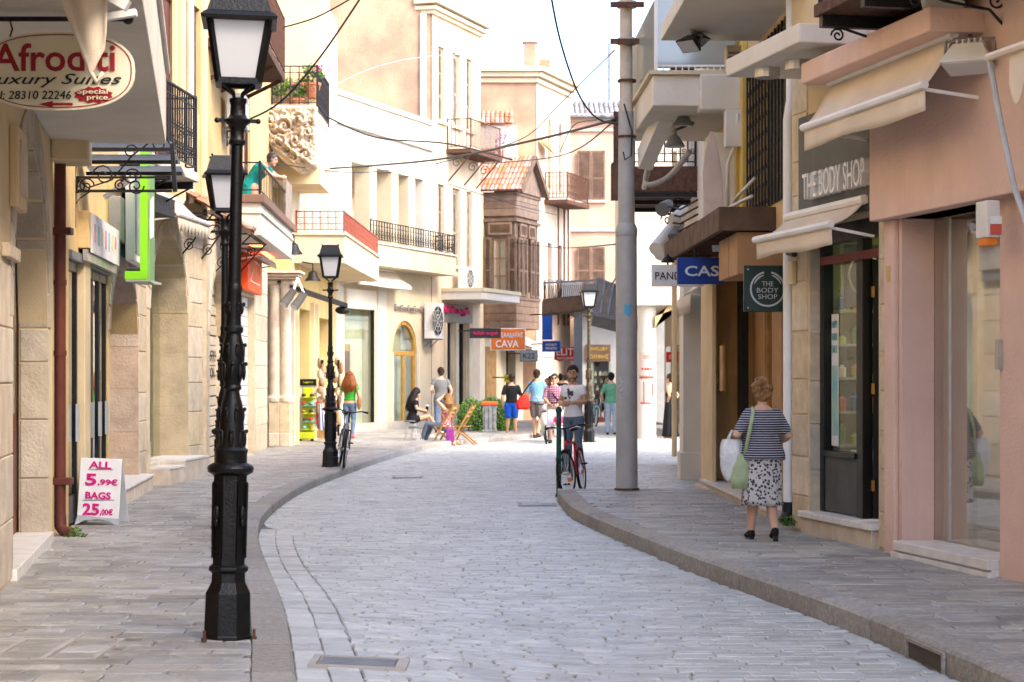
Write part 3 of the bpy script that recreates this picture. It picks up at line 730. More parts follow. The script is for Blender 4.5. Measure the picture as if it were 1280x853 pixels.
# ---------------------------------------------------------------- LEFT: arcade with white balcony (nearest)
t = B1 = thing('arcade_building', 'beige plaster building with a stone arch and white balcony, nearest on the left', 'building')
ya, yb, zap, rise = 15.4, 19.0, 3.70, 1.55
m = MB(); wall(m, FL1, -8, 19.6, .0, 9.6, [(ya, yb, .2, zap, rise), (10.2, 13.4, .2, zap, rise)], t=.27); m.build('wall', beige, t)
voussoirs(t, FL1, 10.2, 13.4, zap-rise, rise, .3, gstone, t=.018, n=15)
blocks(t, FL1, 0, 0, .2, zap-rise, .5, gstone, reveal=(13.4, .26), seed=6)
MB().fb(FL1, 10.2, 13.4, -.36, -.29, .2, zap).build('door', mat('varnished_door', (.16,.055,.02), .45, .2, 5, .1), t)
MB().fb(FL1, 10.1, 13.5, -.34, .05, ZL-.02, .21).build('door_step', marble, t, bevel=.008)
MB().fb(FL1, -8, 19.6, -8, -.9, 0, 9.6).build('rear_mass', beige, t)
MB().fb(FL1, 19.55, 19.6, -.9, -.002, 0, 9.6).build('end_wall', beige, t)
blocks(t, FL1, 14.2, 15.38, .14, 2.55, .52, stonew, seed=3)
blocks(t, FL1, 0, 0, .2, zap-rise, .5, gstone, reveal=(yb, .26), seed=5)
voussoirs(t, FL1, ya, yb, zap-rise, rise, .3, gstone, t=.018, n=15, depth=.0)
voussoirs(t, FL1, ya+.012, yb-.012, zap-rise, rise-.012, .012, gstone, o=-.005, t=0, n=11, depth=.26, name='intrados_block')
MB().fb(FL1, 14.6, 15.5, .0, .06, 2.58, 2.68).build('impost', stonew, t, bevel=.01)
MB().fb(FL1, 15.2, 15.95, .0, .07, 3.0, 3.62).build('plaque', beige, t, bevel=.015)
MB().fb(FL1, 15.3, 15.85, .07, .085, 3.1, 3.52).build('plaque_panel', stonew, t, bevel=.01)
MB().fb(FL1, ya-.1, yb+.08, -.34, .05, ZL-.02, .21).build('door_step', marble, t, bevel=.008)
d = MB().fb(FL1, ya, yb, -.36, -.29, .2, zap).build('door', mat('varnished_door', (.16,.055,.02), .45, .2, 5, .1), t)
for i in range(5):
    y0 = ya+.12+i*.7; MB().fb(FL1, y0, y0+.5, -.29, -.275, .45, 1.2).build('door_panel', brownp, d, bevel=.01); MB().fb(FL1, y0, y0+.5, -.29, -.28, 1.35, 2.9).build('pane', gld, d)
MB().fb(FL1, -3, 19.5, .0, 1.1, 3.99, 4.68).build('balcony', white, t, bevel=.012)
MB().fb(FL1, -3, 19.5, 1.02, 1.14, 4.68, 4.74).build('parapet_coping', white, t, bevel=.01)
MB().fb(FL1, 19.3, 19.95, .003, .36, 3.80, 4.14).build('capital_block', beige, t, bevel=.02)
MB().fb(FL1, 16.3, 16.7, .42, .62, 3.965, 3.992).build('soffit_light', greym, t, bevel=.006)
pp = FL1.pt(19.75, .06, 0); X0, Y0 = pp.x, pp.y
MB().tube([(X0,Y0,.2),(X0,Y0,3.82)], .058, 12).build('downpipe', brownp, t, smooth=True)
MB().tube([(X0,Y0,.32),(X0+.01,Y0-.01,.2),(X0+.06,Y0-.05,.15),(X0+.14,Y0-.1,.14)], .06, 12).build('downpipe_foot', brownp, t, smooth=True)
for z in (.62, 3.1): MB().box(X0-.16, X0+.12, Y0-.07, Y0+.08, z, z+.07).build('pipe_clamp', brownp, t, bevel=.006)
for z in (1.9, 2.6): MB().tube([(X0,Y0,z),(X0,Y0,z+.05)], .066, 12).build('pipe_joint', brownp, t)
# weeds at pipe foot
leafm = mat('weed_leaf', (.10, .19, .03), .6, .3, 20, .1)
def tuft(mb, c, r, n, seed, size=.05):
    rr = random.Random(seed); c = Vector(c)
    for i in range(n):
        d = Vector((rr.gauss(0,1), rr.gauss(0,1), abs(rr.gauss(0,.8)))); d = d.normalized()*r*rr.uniform(.25,1)
        p = c+d; a = Vector((rr.gauss(0,1), rr.gauss(0,1), rr.gauss(0,1))).normalized()*size*rr.uniform(.5,1); e = a.orthogonal().normalized()*size*.35
        mb.add([p-a*.5, p+e, p+a*.5, p-e], [(0,1,2,3)])
w_ = MB(); tuft(w_, (X0+.2, Y0-.2, ZL), .12, 50, 2); tag(w_.build('weed', leafm), 'green weed growing at the foot of the brown downpipe', 'plant')
# ---------------------------------------------------------------- oval hotel sign on its rod
t = thing('hanging_sign', 'oval cream hotel sign with red and black lettering hung from a rod', 'sign')
Ys = 12.5; cx = (72-640)*Ys/F; cz = CAMZ+(HOR-89)*Ys/F; a, bz = 96*Ys/F, 49*Ys/F
signc = paint('sign_cream', (.80, .74, .55)); redp = paint('sign_red', (.33, .02, .03)); blk = paint('sign_black', (.02, .02, .02))
def oval(a, b, y, n=40, c=(0,0)):
    return [Vector((cx+c[0]+a*math.copysign(abs(math.cos(q))**.8, math.cos(q)), y, cz+c[1]+b*math.copysign(abs(math.sin(q))**.8, math.sin(q)))) for q in [2*math.pi*i/n for i in range(n)]]
MB().prism(oval(a, bz, Ys), (0,.03,0)).build('board', signc, t)
def ring(mb, A, B): 
    n = len(A); mb.add(A+B, [(i,(i+1)%n,(i+1)%n+n,i+n) for i in range(n)])
q = MB(); ring(q, oval(a*.97, bz*.94, Ys-.003), oval(a*.955, bz*.915, Ys-.003)); q.build('border_line', redp, t)
pxm = Ys/F
def sx(px): return (px-640)*pxm
def sz(py): return CAMZ+(HOR-py)*pxm
text('Afroditi', (sx(67), Ys-.004, sz(72)), XR, UP, 35*pxm, redp, t, width=154*pxm, bold=.012)
text('Luxury Suites', (sx(66), Ys-.004, sz(101)), XR, UP, 17*pxm, blk, t, width=172*pxm, shear=.35)
text('Tel: 28310 22246', (sx(37), Ys-.004, sz(119)), XR, UP, 10.5*pxm, blk, t, width=104*pxm, shear=.15)
st = [Vector((sx(117)+math.cos(i*math.pi/12)*25*pxm*(1 if i%2 else .88), Ys-.004, sz(119)+math.sin(i*math.pi/12)*11*pxm*(1 if i%2 else .8))) for i in range(24)]
MB().prism(st, (0,.003,0)).build('burst', redp, t)
text('Special', (sx(116), Ys-.008, sz(115.5)), XR, UP, 8*pxm, signc, t, width=38*pxm, bold=.01)
text('price', (sx(122), Ys-.008, sz(123)), XR, UP, 7.5*pxm, signc, t, width=26*pxm, bold=.01)
q = MB(); q.prism([Vector((sx(x), Ys-.004, sz(y))) for x, y in ((48,130.5),(66,126.5),(66,129),(91,129),(91,132),(66,132),(66,134.5))], (0,.003,0)); q.build('arrow', redp, t)
q = MB(); q.tube([FL1.pt(12.5, -.02, sz(24)), (sx(158), Ys, sz(24))], .016, 10); q.ell((sx(160), Ys, sz(24)), .035, 12, 8); q.build('rod', iron, t, smooth=True)
for x in (12, 128): MB().tube([(sx(x), Ys+.01, sz(26)), (sx(x)+.015, Ys+.01, sz(36)), (sx(x), Ys+.01, sz(46))], .006, 6).build('hook', rust, t)
# folded awning cloth hanging in front of the sign
t = thing('folded_awning', 'beige cloth end of a folded awning hanging in front of the oval sign', 'awning')
Ya_ = 11.3; pm = Ya_/F; g = lambda x, y, d=0: Vector(((x-640)*pm, Ya_+d, CAMZ+(HOR-y)*pm))
def fcl(u, v):
    top = g(58, -40).lerp(g(134, -40), u); bot = g(113, 96).lerp(g(133, 58), u) if u < .999 else g(133, 40)
    mid = top.lerp(bot, v); return mid+Vector((0, .05*math.sin(u*8+v*2)*(1-v), 0))
MB().grid(fcl, 10, 10).build('cloth', cloth, t, smooth='all', solid=.008)
MB().tube([g(112,88,.01), g(121,103,.01), g(128,90,.01)], [.014,.018,.012], 6).build('cloth_tip', cloth, t, smooth='all')
MB().bar(g(70,-42), g(160,8), .035, .03).build('front_bar', whitep, t)
MB().bar(g(118,10,.3), g(158,4,.3), .03, .02).build('arm', whitep, t)
# ---------------------------------------------------------------- shop row behind: black doors, arch, concrete lintel
t = B2 = thing('shop_row', 'ochre shop building with black doors and a stone arch behind the downpipe', 'building')
d0, d1 = 20.45, 24.0; a0, a1 = 24.2, 27.6
m = MB(); wall(m, FL2, 20.3, 28.7, 0, 10.2, [(d0, d1, ZL, 3.0, 0), (a0, a1, .3, 3.15, .9)], t=.42); m.build('wall', ochre, t)
MB().fb(FL2, 19.97, 28.75, -7, -1.0, 0, 10.2).build('rear_mass', ochre, t)
MB().fb(FL2, 20.25, 20.3, -1, .0, 0, 10.2).build('party_wall', ochre, t)
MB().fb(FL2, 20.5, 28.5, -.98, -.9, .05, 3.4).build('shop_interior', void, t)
MB().fb(FL2, 21.38, 21.88, -.1, .05, ZL, 2.95).build('post', beige, t, bevel=.01)
for i, (y0, y1) in enumerate(((20.5, 21.3), (21.92, 22.6), (22.62, 23.3), (23.32, 23.98))):
    dd = MB(); 
    for q0, q1, z0, z1 in ((y0, y0+.07, .16, 2.9), (y1-.07, y1, .16, 2.9), (y0+.07, y1-.07, .16, .45), (y0+.07, y1-.07, 2.8, 2.9)): dd.fb(FL2, q0, q1, -.08, -.02, z0, z1)
    o = dd.build('glass_door', blackp, t); MB().fb(FL2, y0+.07, y1-.07, -.055, -.045, .45, 2.8).build('pane', gld, o); MB().fb(FL2, y1-.14, y1-.11, -.02, .02, 1.0, 1.4).build('handle', alum, o)
MB().fb(FL2, 20.45, 24.0, -.12, .04, 2.9, 3.0).build('shutter_box', greym, t, bevel=.01)
blocks(t, FL2, 0, 0, .3, 2.3, .7, pkstone, reveal=(a1, .4), seed=8, gap=.005, bev=.003)
voussoirs(t, FL2, a0, a1, 2.25, .9, .2, stonew, t=.015, n=11)
voussoirs(t, FL2, a0+.012, a1-.012, 2.25, .89, .012, pkstone, o=-.005, t=0, n=9, depth=.4, name='intrados_block')
blocks(t, FL2, 27.62, 28.68, .14, 3.3, .5, stone, seed=9)
MB().fb(FL2, a0-.1, a1+.3, -.42, .18, ZL-.02, .3).build('step', stonew, t, bevel=.01); MB().fb(FL2, a0-.12, a1+.32, -.42, .2, .3, .33).build('step_tread', marble, t, bevel=.006)
MB().fb(FL2, 24.1, 28.6, -.2, .14, 3.34, 3.88).build('concrete_lintel', concrete, t, bevel=.01); MB().fb(FL2, 24.15, 28.6, -.2, .1, 3.17, 3.34).build('lower_lintel', greym, t)
# illuminated fascia box over the doors
t = thing('sign_box', 'beige box sign with a pale printed face above the black shop doors', 'sign')
MB().fb(FL2, 21.2, 24.0, -.16, .12, 3.06, 3.46).build('casing', ochre, t, bevel=.012); MB().fb(FL2, 21.3, 23.95, .12, .14, 3.02, 3.44).build('printed_face', paint('pale_print', (.72, .74, .72), col2=(.62,.55,.6)), t)
rr = random.Random(4)
for i in range(7):
    MB().fb(FL2, 21.45+i*.33, 21.6+i*.33, .141, .144, 3.12+rr.uniform(0,.08), 3.34).build('print_mark', paint('mark%d' % (i%3), ((.6,.25,.4),(.3,.55,.5),(.62,.6,.3))[i%3]), t)
MB().fb(FL2, 21.2, 24.0, .05, .1, 2.93, 3.05).build('shutter_housing', alum, t)
# white lightbox + green L-shaped sign
t = thing('lightbox_sign', 'white framed lightbox on the wall beside the green sign', 'sign')
MB().fb(FL2, 24.5, 26.9, .15, .26, 3.12, 4.28).build('casing', whitep, t, bevel=.01); MB().fb(FL2, 24.6, 26.8, .26, .27, 3.22, 4.2).build('face', frosted('lightbox_face', (.55,.6,.6)), t)
for y in (25.3, 26.1): MB().fb(FL2, y, y+.03, .27, .285, 3.2, 4.2).build('mullion', whitep, t)
green = paint('sign_green', (.22, .62, .02), .4); Yg = 23.6; gm_ = Yg/F
t = thing('projecting_sign', 'bright green L-shaped projecting sign beside the shop row', 'sign'); g = lambda x, y: Vector(((x-640)*gm_, Yg, CAMZ+(HOR-y)*gm_))
MB().prism([g(156,349), g(185,349), g(185,176), g(175,176), g(175,339), g(156,339)], (0,.12,0)).build('frame', green, t)
MB().prism([g(185.5,352), g(187,352), g(187,190), g(185.5,182)], (-.12,1.0,0)).build('side_pane', frosted('green_acrylic', (.45,.7,.4)), t)
MB().prism([g(157,352), g(185,352), g(185,349.5), g(157,349.5)], (0,.9,0)).build('base_pane', frosted('pale_acrylic', (.7,.72,.65)), t)
MB().prism([g(186,300), g(192,296), g(192,245), g(188,250)], (0,.01,0)).build('flap', whitep, t)
MB().ell(g(166,337)+Vector((0,.05,0)), (.09,.06,.03), 10, 6).build('lamp', dplast, t, smooth='all')
# wrought iron and glass canopy
t = thing('glass_canopy', 'glass canopy on a wrought iron scroll bracket beside the white balcony', 'canopy'); Yc = 21.0; cm = Yc/F
g = lambda x, y, d=0: Vector(((x-640)*cm, Yc+d, CAMZ+(HOR-y)*cm))
for i, y in enumerate((187, 199, 210)):
    MB().bar(g(93,y,.3*i), g(216,y,.3*i), .028, .018).build('rail', iron, t)
    MB().prism([g(93,y-9,.3*i+.02), g(214,y-9,.3*i+.02), g(214,y-1,.3*i+.3), g(93,y-1,.3*i+.3)], (0,0,.008)).build('glass_strip', frosted('grey_glass', (.45,.5,.56)), t)
q = MB(); q.bar(g(93,222), g(208,222), .012); q.bar(g(93,239), g(215,239), .014); q.bar(g(93,180), g(93,285), .016); q.bar(g(215,180), g(219,240), .022); q.bar(g(98,222), g(95,239), .012)
for x, y, r, a, s in ((102,191,.08,0,1),(164,190,.08,0,1),(130,220,.12,math.pi,-1),(165,222,.1,0,1),(108,233,.09,0,1),(170,233,.09,0,-1),(98,231,.11,2,1),(150,232,.06,1,1),(200,180,.1,0,1)): spiral(q, g(x,y,-.02), r, XR, UP, 1.5, a, .009, s)
q.tube([g(93,222), g(110,235), g(140,225), g(165,195), g(185,180)], .009, 5); q.tube([g(95,239), g(93,258), g(100,248), g(112,240)], .008, 5); q.build('scroll_bracket', iron, t)
q = MB(); q.tube([g(118,242,.5), g(150,220,.5)], .03, 8); q.build('stay', whitep, t)
# A-frame sign
t = thing('sidewalk_sign', 'white folding pavement sign with pink prices beside the downpipe', 'sign'); Yb = gy(657, ZL); bm = Yb/F
g = lambda x, y, d=0: Vector(((x-640)*bm, Yb+d+ (657-y)*bm*.16, CAMZ+(HOR-y)*bm))
MB().prism([g(96,645), g(148,649), g(150,575), g(98,573)], (0,.02,0)).build('front_board', paint('sign_white', (.78,.78,.78)), t, bevel=.004)
MB().prism([g(93,657), g(97,655), g(104,651), g(122,649), g(138,652), g(143,656), g(148,658), g(148.5,649), g(96,645)], (0,.02,0)).build('foot_panel', paint('sign_grey', (.42,.46,.5)), t)
MB().prism([g(97,655,.5), g(149,657,.5), g(150,575,.04), g(98,573,.04)], (0,.02,0)).build('back_board', paint('sign_white', (.78,.78,.78)), t)
mag = paint('sign_magenta', (.62, .01, .20)); rv = (g(150,575)-g(98,573)).normalized(); uv = (g(98,573)-g(96,645)).normalized(); nv = Vector((0,-.004,0))
for s, x, y, h, wd in (('ALL',123,582,9,28),('BAGS',121.5,620,9,32)): text(s, g(x,y)+nv, rv, uv, h*bm, mag, t, width=wd*bm, bold=.03)
for s, s2, x, y, w1, w2 in (('5',',99€',112,600,14,25),('25',',00€',113,637,21,16)):
    text(s, g(x,y)+nv, rv, uv, 15*bm, mag, t, width=w1*bm, bold=.03); text(s2, g(x+(21 if s=='5' else 19.5),y+4)+nv, rv, uv, 9*bm, mag, t, width=w2*bm, bold=.03)
for y, x0, x1 in ((587.5,108,139),(625.5,102,142)): MB().bar(g(x0,y)+nv, g(x1,y)+nv, .003, .002).build('underline', greym, t)
# ---------------------------------------------------------------- stone arch building with glass, ochre upper floors
t = B3 = thing('stone_arch_building', 'ochre building with a tall glazed stone arch and iron balcony', 'building')
g0, g1, gz = 28.95, 31.3, 3.85
m = MB(); wall(m, FL3, 28.7, 32.35, 0, 4.35, [(g0, g1, .42, gz, 1.18)], t=.55); m.build('wall', stone, t)
m = MB(); wall(m, FL3, 24.6, 32.35, 4.35, 10.8, [(29.05, 30.3, 4.62, 7.4, 0), (31.3, 32.1, 5.9, 7.6, 0)], t=.25, o=.012); m.build('upper_wall', ochre, t)
MB().fb(FL3, 28.76, 32.35, -6, -.95, 0, 10.8).build('rear_mass', ochre, t)
MB().fb(FL3, 28.8, 32.3, -.94, -.9, .1, 4.2).build('shop_interior', palein, t)
voussoirs(t, FL3, g0, g1, gz-1.18, 1.18, .22, stone, t=.014, n=13)
blocks(t, FL3, g1+.02, 32.3, .14, 4.2, .46, stone, seed=11); blocks(t, FL3, 0, 0, .42, gz-1.18, .8, shadestone, reveal=(g1, .53), seed=12, t=.006, gap=.004, bev=.002)
voussoirs(t, FL3, g0+.012, g1-.012, gz-1.18, 1.168, .012, shadestone, o=-.005, t=0, n=9, depth=.53, name='intrados_block')
MB().fb(FL3, g0+.02, g1-.02, -.46, -.44, .44, gz).build('glass_front', gl, t)
MB().fb(FL3, g0, g0+.05, -.04, .0, .42, 2.9).build('glass_edge', gl, t)
MB().fb(FL3, g0-.05, g0+.9, -.4, .3, ZL-.02, .34).build('step', stonew, t, bevel=.01); MB().fb(FL3, g0+.92, g1+.1, -.4, .3, ZL-.02, .42).build('plinth_block', stonew, t, bevel=.01)
MB().fb(FL3, g0-.05, g0+.9, -.4, .31, .34, .37).build('tread', marble, t); MB().fb(FL3, g0+.92, g1+.1, -.4, .31, .42, .45).build('sill_slab', marble, t)
for y in (29.06, 29.69):
    o = MB().fb(FL3, y, y+.6, -.1, -.04, 4.62, 7.4).build('balcony_door', brownp, t)
    for z in (4.75, 5.7, 6.6): MB().fb(FL3, y+.1, y+.5, -.04, -.02, z, z+.75).build('door_panel', brownp, o, bevel=.01)
MB().fb(FL3, 31.32, 32.08, -.1, -.05, 5.9, 7.6).build('window_shutter', wood, t)
for y in (30.65, 32.15): MB().fb(FL3, y, y+.16, .012, .09, 4.4, 10.8).build('pilaster', beige, t, bevel=.01)
MB().tube([FL3.pt(31.1,.1,4.4), FL3.pt(31.1,.1,10.6)], .045, 8).build('drainpipe', whitep, t, smooth=True)
for y in (29.0, 30.35): MB().fb(FL3, y-.12, y, .012, .07, 4.55, 7.5).build('door_surround', beige, t)
# iron balcony of that building
o0 = .92
MB().fb(FL3, 25.2, 28.1, .012, o0, 4.42, 4.55).build('balcony_slab', white, t, bevel=.01)
for y in (25.4, 26.6, 27.9):
    q = MB(); q.bar(FL3.pt(y,0,4.36), FL3.pt(y,.88,4.36), .03, .05); q.tube([FL3.pt(y,.03,3.9), FL3.pt(y,.3,4.02), FL3.pt(y,.6,4.2), FL3.pt(y,.85,4.33)], .014, 6); spiral(q, FL3.pt(y,.25,4.2), .12, FL3.n, UP, 1.4, 0, .01); q.build('iron_bracket', iron, t)
railing(t, [FL3.pt(25.25,.02,4.55), FL3.pt(25.25,o0-.04,4.55), FL3.pt(28.05,o0-.04,4.55), FL3.pt(28.05,.02,4.55)], 1.05, iron, .13, .011, .022, fancy=2)
MB().fb(FL3, 24.7, 28.4, .0, .5, 3.95, 4.2).build('steel_beam', iron, t)
# scalloped awning, tiled pent roofs
awning('cream awning with scalloped edge above the glazed stone arch', FL3, 28.75, 30.7, (.05, 4.36), (.46, 4.04), .26, cloth, scal=9)
def pent(label, fac, Y0, Y1, z, out):
    t = thing('tiled_canopy', label, 'canopy'); q = MB(); n = max(3, int((Y1-Y0)/.2))
    tiles(q, fac.pt(Y0, out, z), fac.pt(Y1, out, z)-fac.pt(Y0, out, z), fac.pt(Y0, 0, z+.3)-fac.pt(Y0, out, z), n, 4, .05); q.build('roof_tiles', tilem, t, kind='stuff')
    q = MB(); q.bar(fac.pt(Y0,out-.04,z-.05), fac.pt(Y1,out-.04,z-.05), .03); q.bar(fac.pt(Y0,0,z+.2), fac.pt(Y1,0,z+.2), .03); q.build('batten', wood, t)
    for y in (Y0+.1, Y1-.1):
        q = MB(); q.bar(fac.pt(y,0,z-.06), fac.pt(y,out,z-.06), .015); q.tube([fac.pt(y,0,z-.7), fac.pt(y,out*.35,z-.5), fac.pt(y,out*.7,z-.25), fac.pt(y,out,z-.06)], .014, 6)
        spiral(q, fac.pt(y,.2,z-.28), .16, fac.n, UP, 1.5, 0, .011); spiral(q, fac.pt(y,out*.55,z-.2), .1, fac.n, UP, 1.5, 2, .009, -1); spiral(q, fac.pt(y,.12,z-.55), .1, fac.n, UP, 1.5, 1, .009); q.build('scroll_bracket', iron, t)
pent('small tiled roof on iron scrolls behind the hidden lamp lantern', FL3, 30.8, 32.3, 4.28, .5)
pent('small tiled roof on iron scrolls beside the white balcony with a woman', FL4, 33.4, 36.2, 4.15, .62)
# ---------------------------------------------------------------- long ochre building with shutters, balcony, columns
t = B4 = thing('shuttered_building', 'ochre building with roller shutters and a white boxed balcony on the left', 'building')
s0, s1 = 32.75, 35.3; w0, w1 = 37.5, 40.4
m = MB(); wall(m, FL4, 32.35, 43.2, 0, 4.3, [(s0, s1, ZL, 3.5, 1.1), (w0, w1, ZL, 3.28, 0)], t=.3); m.build('wall', stone, t)
m = MB(); wall(m, FL4, 32.3, 44.5, 4.3, 11, [(35.6, 36.5, 5.0, 7.0, 0), (38.2, 39.4, 4.75, 7.2, 0)], t=.25, o=.012); m.build('upper_wall', ochre, t)
MB().fb(FL4, 32.36, 44.5, -6, -.35, 0, 11).build('rear_mass', ochre, t)
MB().fb(FL4, 32.3, 32.34, -.4, 0, 0, 4.3).build('end_cap', stone, t)
nsl = 19
for i in range(nsl):
    z = ZL+i*(3.45-ZL)/nsl; MB().fb(FL4, s0, s1, -.25, -.19+.02*(i%2), z+.008, z+(3.45-ZL)/nsl-.008).build('shutter_slat', mat('beige_slat', (.60,.5,.36), .6, .1, 4, .1, rnd=.06), t, bevel=.015)
for i in range(16):
    z = ZL+i*(3.28-ZL)/16; MB().fb(FL4, w0, w1, -.2, -.14, z+.006, z+(3.28-ZL)/16-.006).build('shutter_slat', mat('white_slat', (.68,.65,.6), .5, .06, 4, .05, rnd=.05), t, bevel=.01)
text("AL'ASTRO", FL4.pt(34.3,-.165,2.05), FL4.u, UP, .2, mat('graffiti', (.12,.1,.09), .8), t, width=1.5, ext=.002)
text("KYDON", FL4.pt(34.2,-.165,1.75), FL4.u, UP, .2, mat('graffiti', (.12,.1,.09), .8), t, width=1.2, ext=.002)
voussoirs(t, FL4, s0, s1, 2.4, 1.1, .2, stone, t=.014, n=11)
blocks(t, FL4, 35.4, 37.4, .14, 4.1, .45, stone, seed=21); blocks(t, FL4, 40.5, 43.15, .14, 4.1, .45, stone, seed=22)
for y0, y1, z0, z1 in ((35.6,36.05,5.0,7.0),(36.05,36.5,5.0,7.0),(38.2,38.8,4.75,7.2),(38.8,39.4,4.75,7.2)): louvre(t, FL4.pt(y0,-.08,z0), FL4.u, UP, y1-y0-.01, z1-z0, brownp)
# boxed white balcony
MB().fb(FL4, 34, 41, .013, .72, 4.1, 4.66).build('balcony_box', white, t, bevel=.012); MB().fb(FL4, 33.93, 41.07, .013, .79, 4.66, 4.8).build('balcony_coping', mat('brown_coping', (.22,.13,.09), .6), t, bevel=.01); MB().fb(FL4, 33.97, 41.03, .013, .75, 4.48, 4.52).build('balcony_moulding', white, t)
MB().fb(FL4, 36.2, 36.8, .3, .5, 4.085, 4.1).build('balcony_red_lamp', mat('red_neon', (1,.12,.03), .4, 0, 1, 0, emit=3), t)
MB().fb(FL4, 38.5, 40.5, .3, .4, 4.085, 4.1).build('balcony_red_lamp', mat('red_neon', (1,.12,.03), .4, 0, 1, 0, emit=3), t)
railing(t, [FL4.pt(34.05,.05,4.8), FL4.pt(34.05,.7,4.8), FL4.pt(40.9,.7,4.8)], .55, iron, .3, .006, .01)
MB().fb(FL4, 39.4, 40.9, .66, .72, 4.8, 5.6).build('balcony_screen', greyw, t)
# upper dark balcony
MB().fb(FL4, 32.4, 36.3, .013, .95, 7.05, 7.2).build('upper_balcony_slab', rust, t)
railing(t, [FL4.pt(32.45,.93,7.2), FL4.pt(36.25,.93,7.2), FL4.pt(36.25,.05,7.2)], 1.0, rust, .1, .012, .02, fancy=2)
for y in (32.8, 34.3, 36.0): MB().bar(FL4.pt(y,0,6.6), FL4.pt(y,.9,7.04), .03).build('balcony_strut', rust, t)
# sign over white shutter
t = thing('fascia_sign', 'orange-red shop sign with pale line drawing above the white shutter', 'sign'); orr = paint('orange_red', (.80,.13,.03))
MB().fb(FL4, 37.45, 40.3, .02, .16, 3.33, 4.02).build('board', orr, t, bevel=.008)
q = MB(); 
for a_, b_ in (((37.9,3.5),(39.7,3.5)),((39.7,3.5),(39.7,3.9)),((39.7,3.9),(38.6,3.92)),((38.6,3.92),(37.9,3.5))): q.bar(FL4.pt(a_[0],.165,a_[1]), FL4.pt(b_[0],.165,b_[1]), .012)
q.build('line_drawing', signc, t)
awning('small grey awning above the orange-red sign', FL4, 37.2, 40.6, (.05, 4.06), (.42, 3.98), .08, mat('grey_cloth', (.5,.42,.32), .85), bar=False)
ac_unit(FL4.pt(34.6,.06,6.0), FL4.u, 'white air conditioner on the ochre wall behind the nearest lamp lantern')
# columned portal
t = thing('column_portal', 'pair of stone columns on plinths carrying a ledge, left pavement', 'portal'); Yq = 45.0
for x in (343.5, 357):
    X = (x-640)*Yq/F
    o = MB().lathe([(.14,1.28),(.135,1.5),(.13,2.6),(.118,3.6),(.125,3.62),(.125,3.66),(.15,3.72),(.16,3.76)], (X,Yq,0), 20).build('column', stonew, t, smooth=True)
    MB().box(X-.19, X+.19, Yq-.19, Yq+.19, 3.765, 3.86).build('capital', stonew, o, bevel=.02)
    MB().box(X-.125, X+.125, Yq-.17, Yq+.26, .42, 1.12).build('plinth', stone, t, bevel=.02); MB().box(X-.128, X+.128, Yq-.2, Yq+.26, ZL-.02, .42).build('plinth_base', stone, t, bevel=.03); MB().lathe([(.2,1.12),(.2,1.2),(.16,1.24),(.15,1.28)], (X,Yq,0), 20).build('base_moulding', stonew, t, smooth=True)
for i, z in enumerate((3.87, 3.93, 4.0)): MB().box(-5.8-.05*i, -4.85+.06*i, Yq-.3-.06*i, Yq+.5, z, z+.058).build('ledge_moulding', stonew, t, bevel=.01)
MB().box(-5.75, -4.95, Yq+.24, Yq+.5, ZL, 3.86).build('back_pier', stone, t)
# ---------------------------------------------------------------- RIGHT: pink building (nearest)
t = R1 = thing('pink_building', 'pink plaster shop building with overhang, nearest on the right', 'building')
m = MB(); wall(m, FR1, -8, 17.54, 0, 3.06, [(15.34, 17.23, .27, 3.06, 0), (11.6, 14.6, .27, 3.06, 0)], t=.3); m.build('wall', pinkw, t)
MB().fb(FR1, -8, 17.6, -.9, .15, 3.06, 4.9).build('overhang', pinkw, t, bevel=.012)
MB().fb(FR1, -8, 17.5, -.9, .03, 4.9, 10.5).build('upper_wall', mat('ochre_orange', (.62,.42,.22), .85, .1, 2, .2, streak=.3, stain=(.4,.25,.14)), t)
MB().fb(FR1, -8, 17.58, -8, -.92, 0, 10.5).build('rear_mass', pinkw, t)
MB().fb(FR1, 17.24, 17.54, -.9, -.31, 0, 3.05).build('party_pier', pinkw, t)
MB().fb(FR1, 17.3, 17.52, 0, .045, .0, 3.06).build('corner_strip', pinkw, t, bevel=.01)
MB().fb(FR1, 15.36, 17.2, -.36, .1, .2, .28).build('window_sill', marble, t, bevel=.008); MB().fb(FR1, 15.36, 17.2, -.3, .06, 0, .2).build('sill_base', whitep, t, bevel=.005)
MB().fb(FR1, 15.3, 17.2, .06, .12, ZR-.01, .185).build('kick_strip', marble, t)
MB().fb(FR1, 15.36, 17.21, -.31, -.298, .29, 3.05).build('shop_window', glass('mirror_glass', (.8,.79,.75), .3), t)
MB().fb(FR1, 16.9, 16.93, -.32, -.29, .28, 3.05).build('window_mullion', alum, t); MB().fb(FR1, 15.36, 15.4, -.33, -.28, .28, 3.05).build('window_edge', blackp, t)
MB().fb(FR1, 11.5, 17.22, -.43, -.38, .1, 3.06).build('shop_back_wall', mat('grey_curtain', (.74,.72,.66), .8, .08, 3, .1), t); MB().fb(FR1, 11.5, 17.2, -.38, -.33, .2, .26).build('shop_floor', woodl, t)
MB().fb(FR1, 16.55, 16.62, -.38, -.34, .26, 3.04).build('display_column', palein, t)
MB().fb(FR1, 15.29, 15.345, .0, .04, 1.75, 1.98).build('door_entry_panel', alum, t); MB().fb(FR1, 15.36, 15.42, -.29, -.25, 1.75, 1.95).build('lock', greym, t)
MB().fb(FR1, 17.37, 17.45, .045, .055, 2.52, 2.66).build('number_plate', ochre, t)
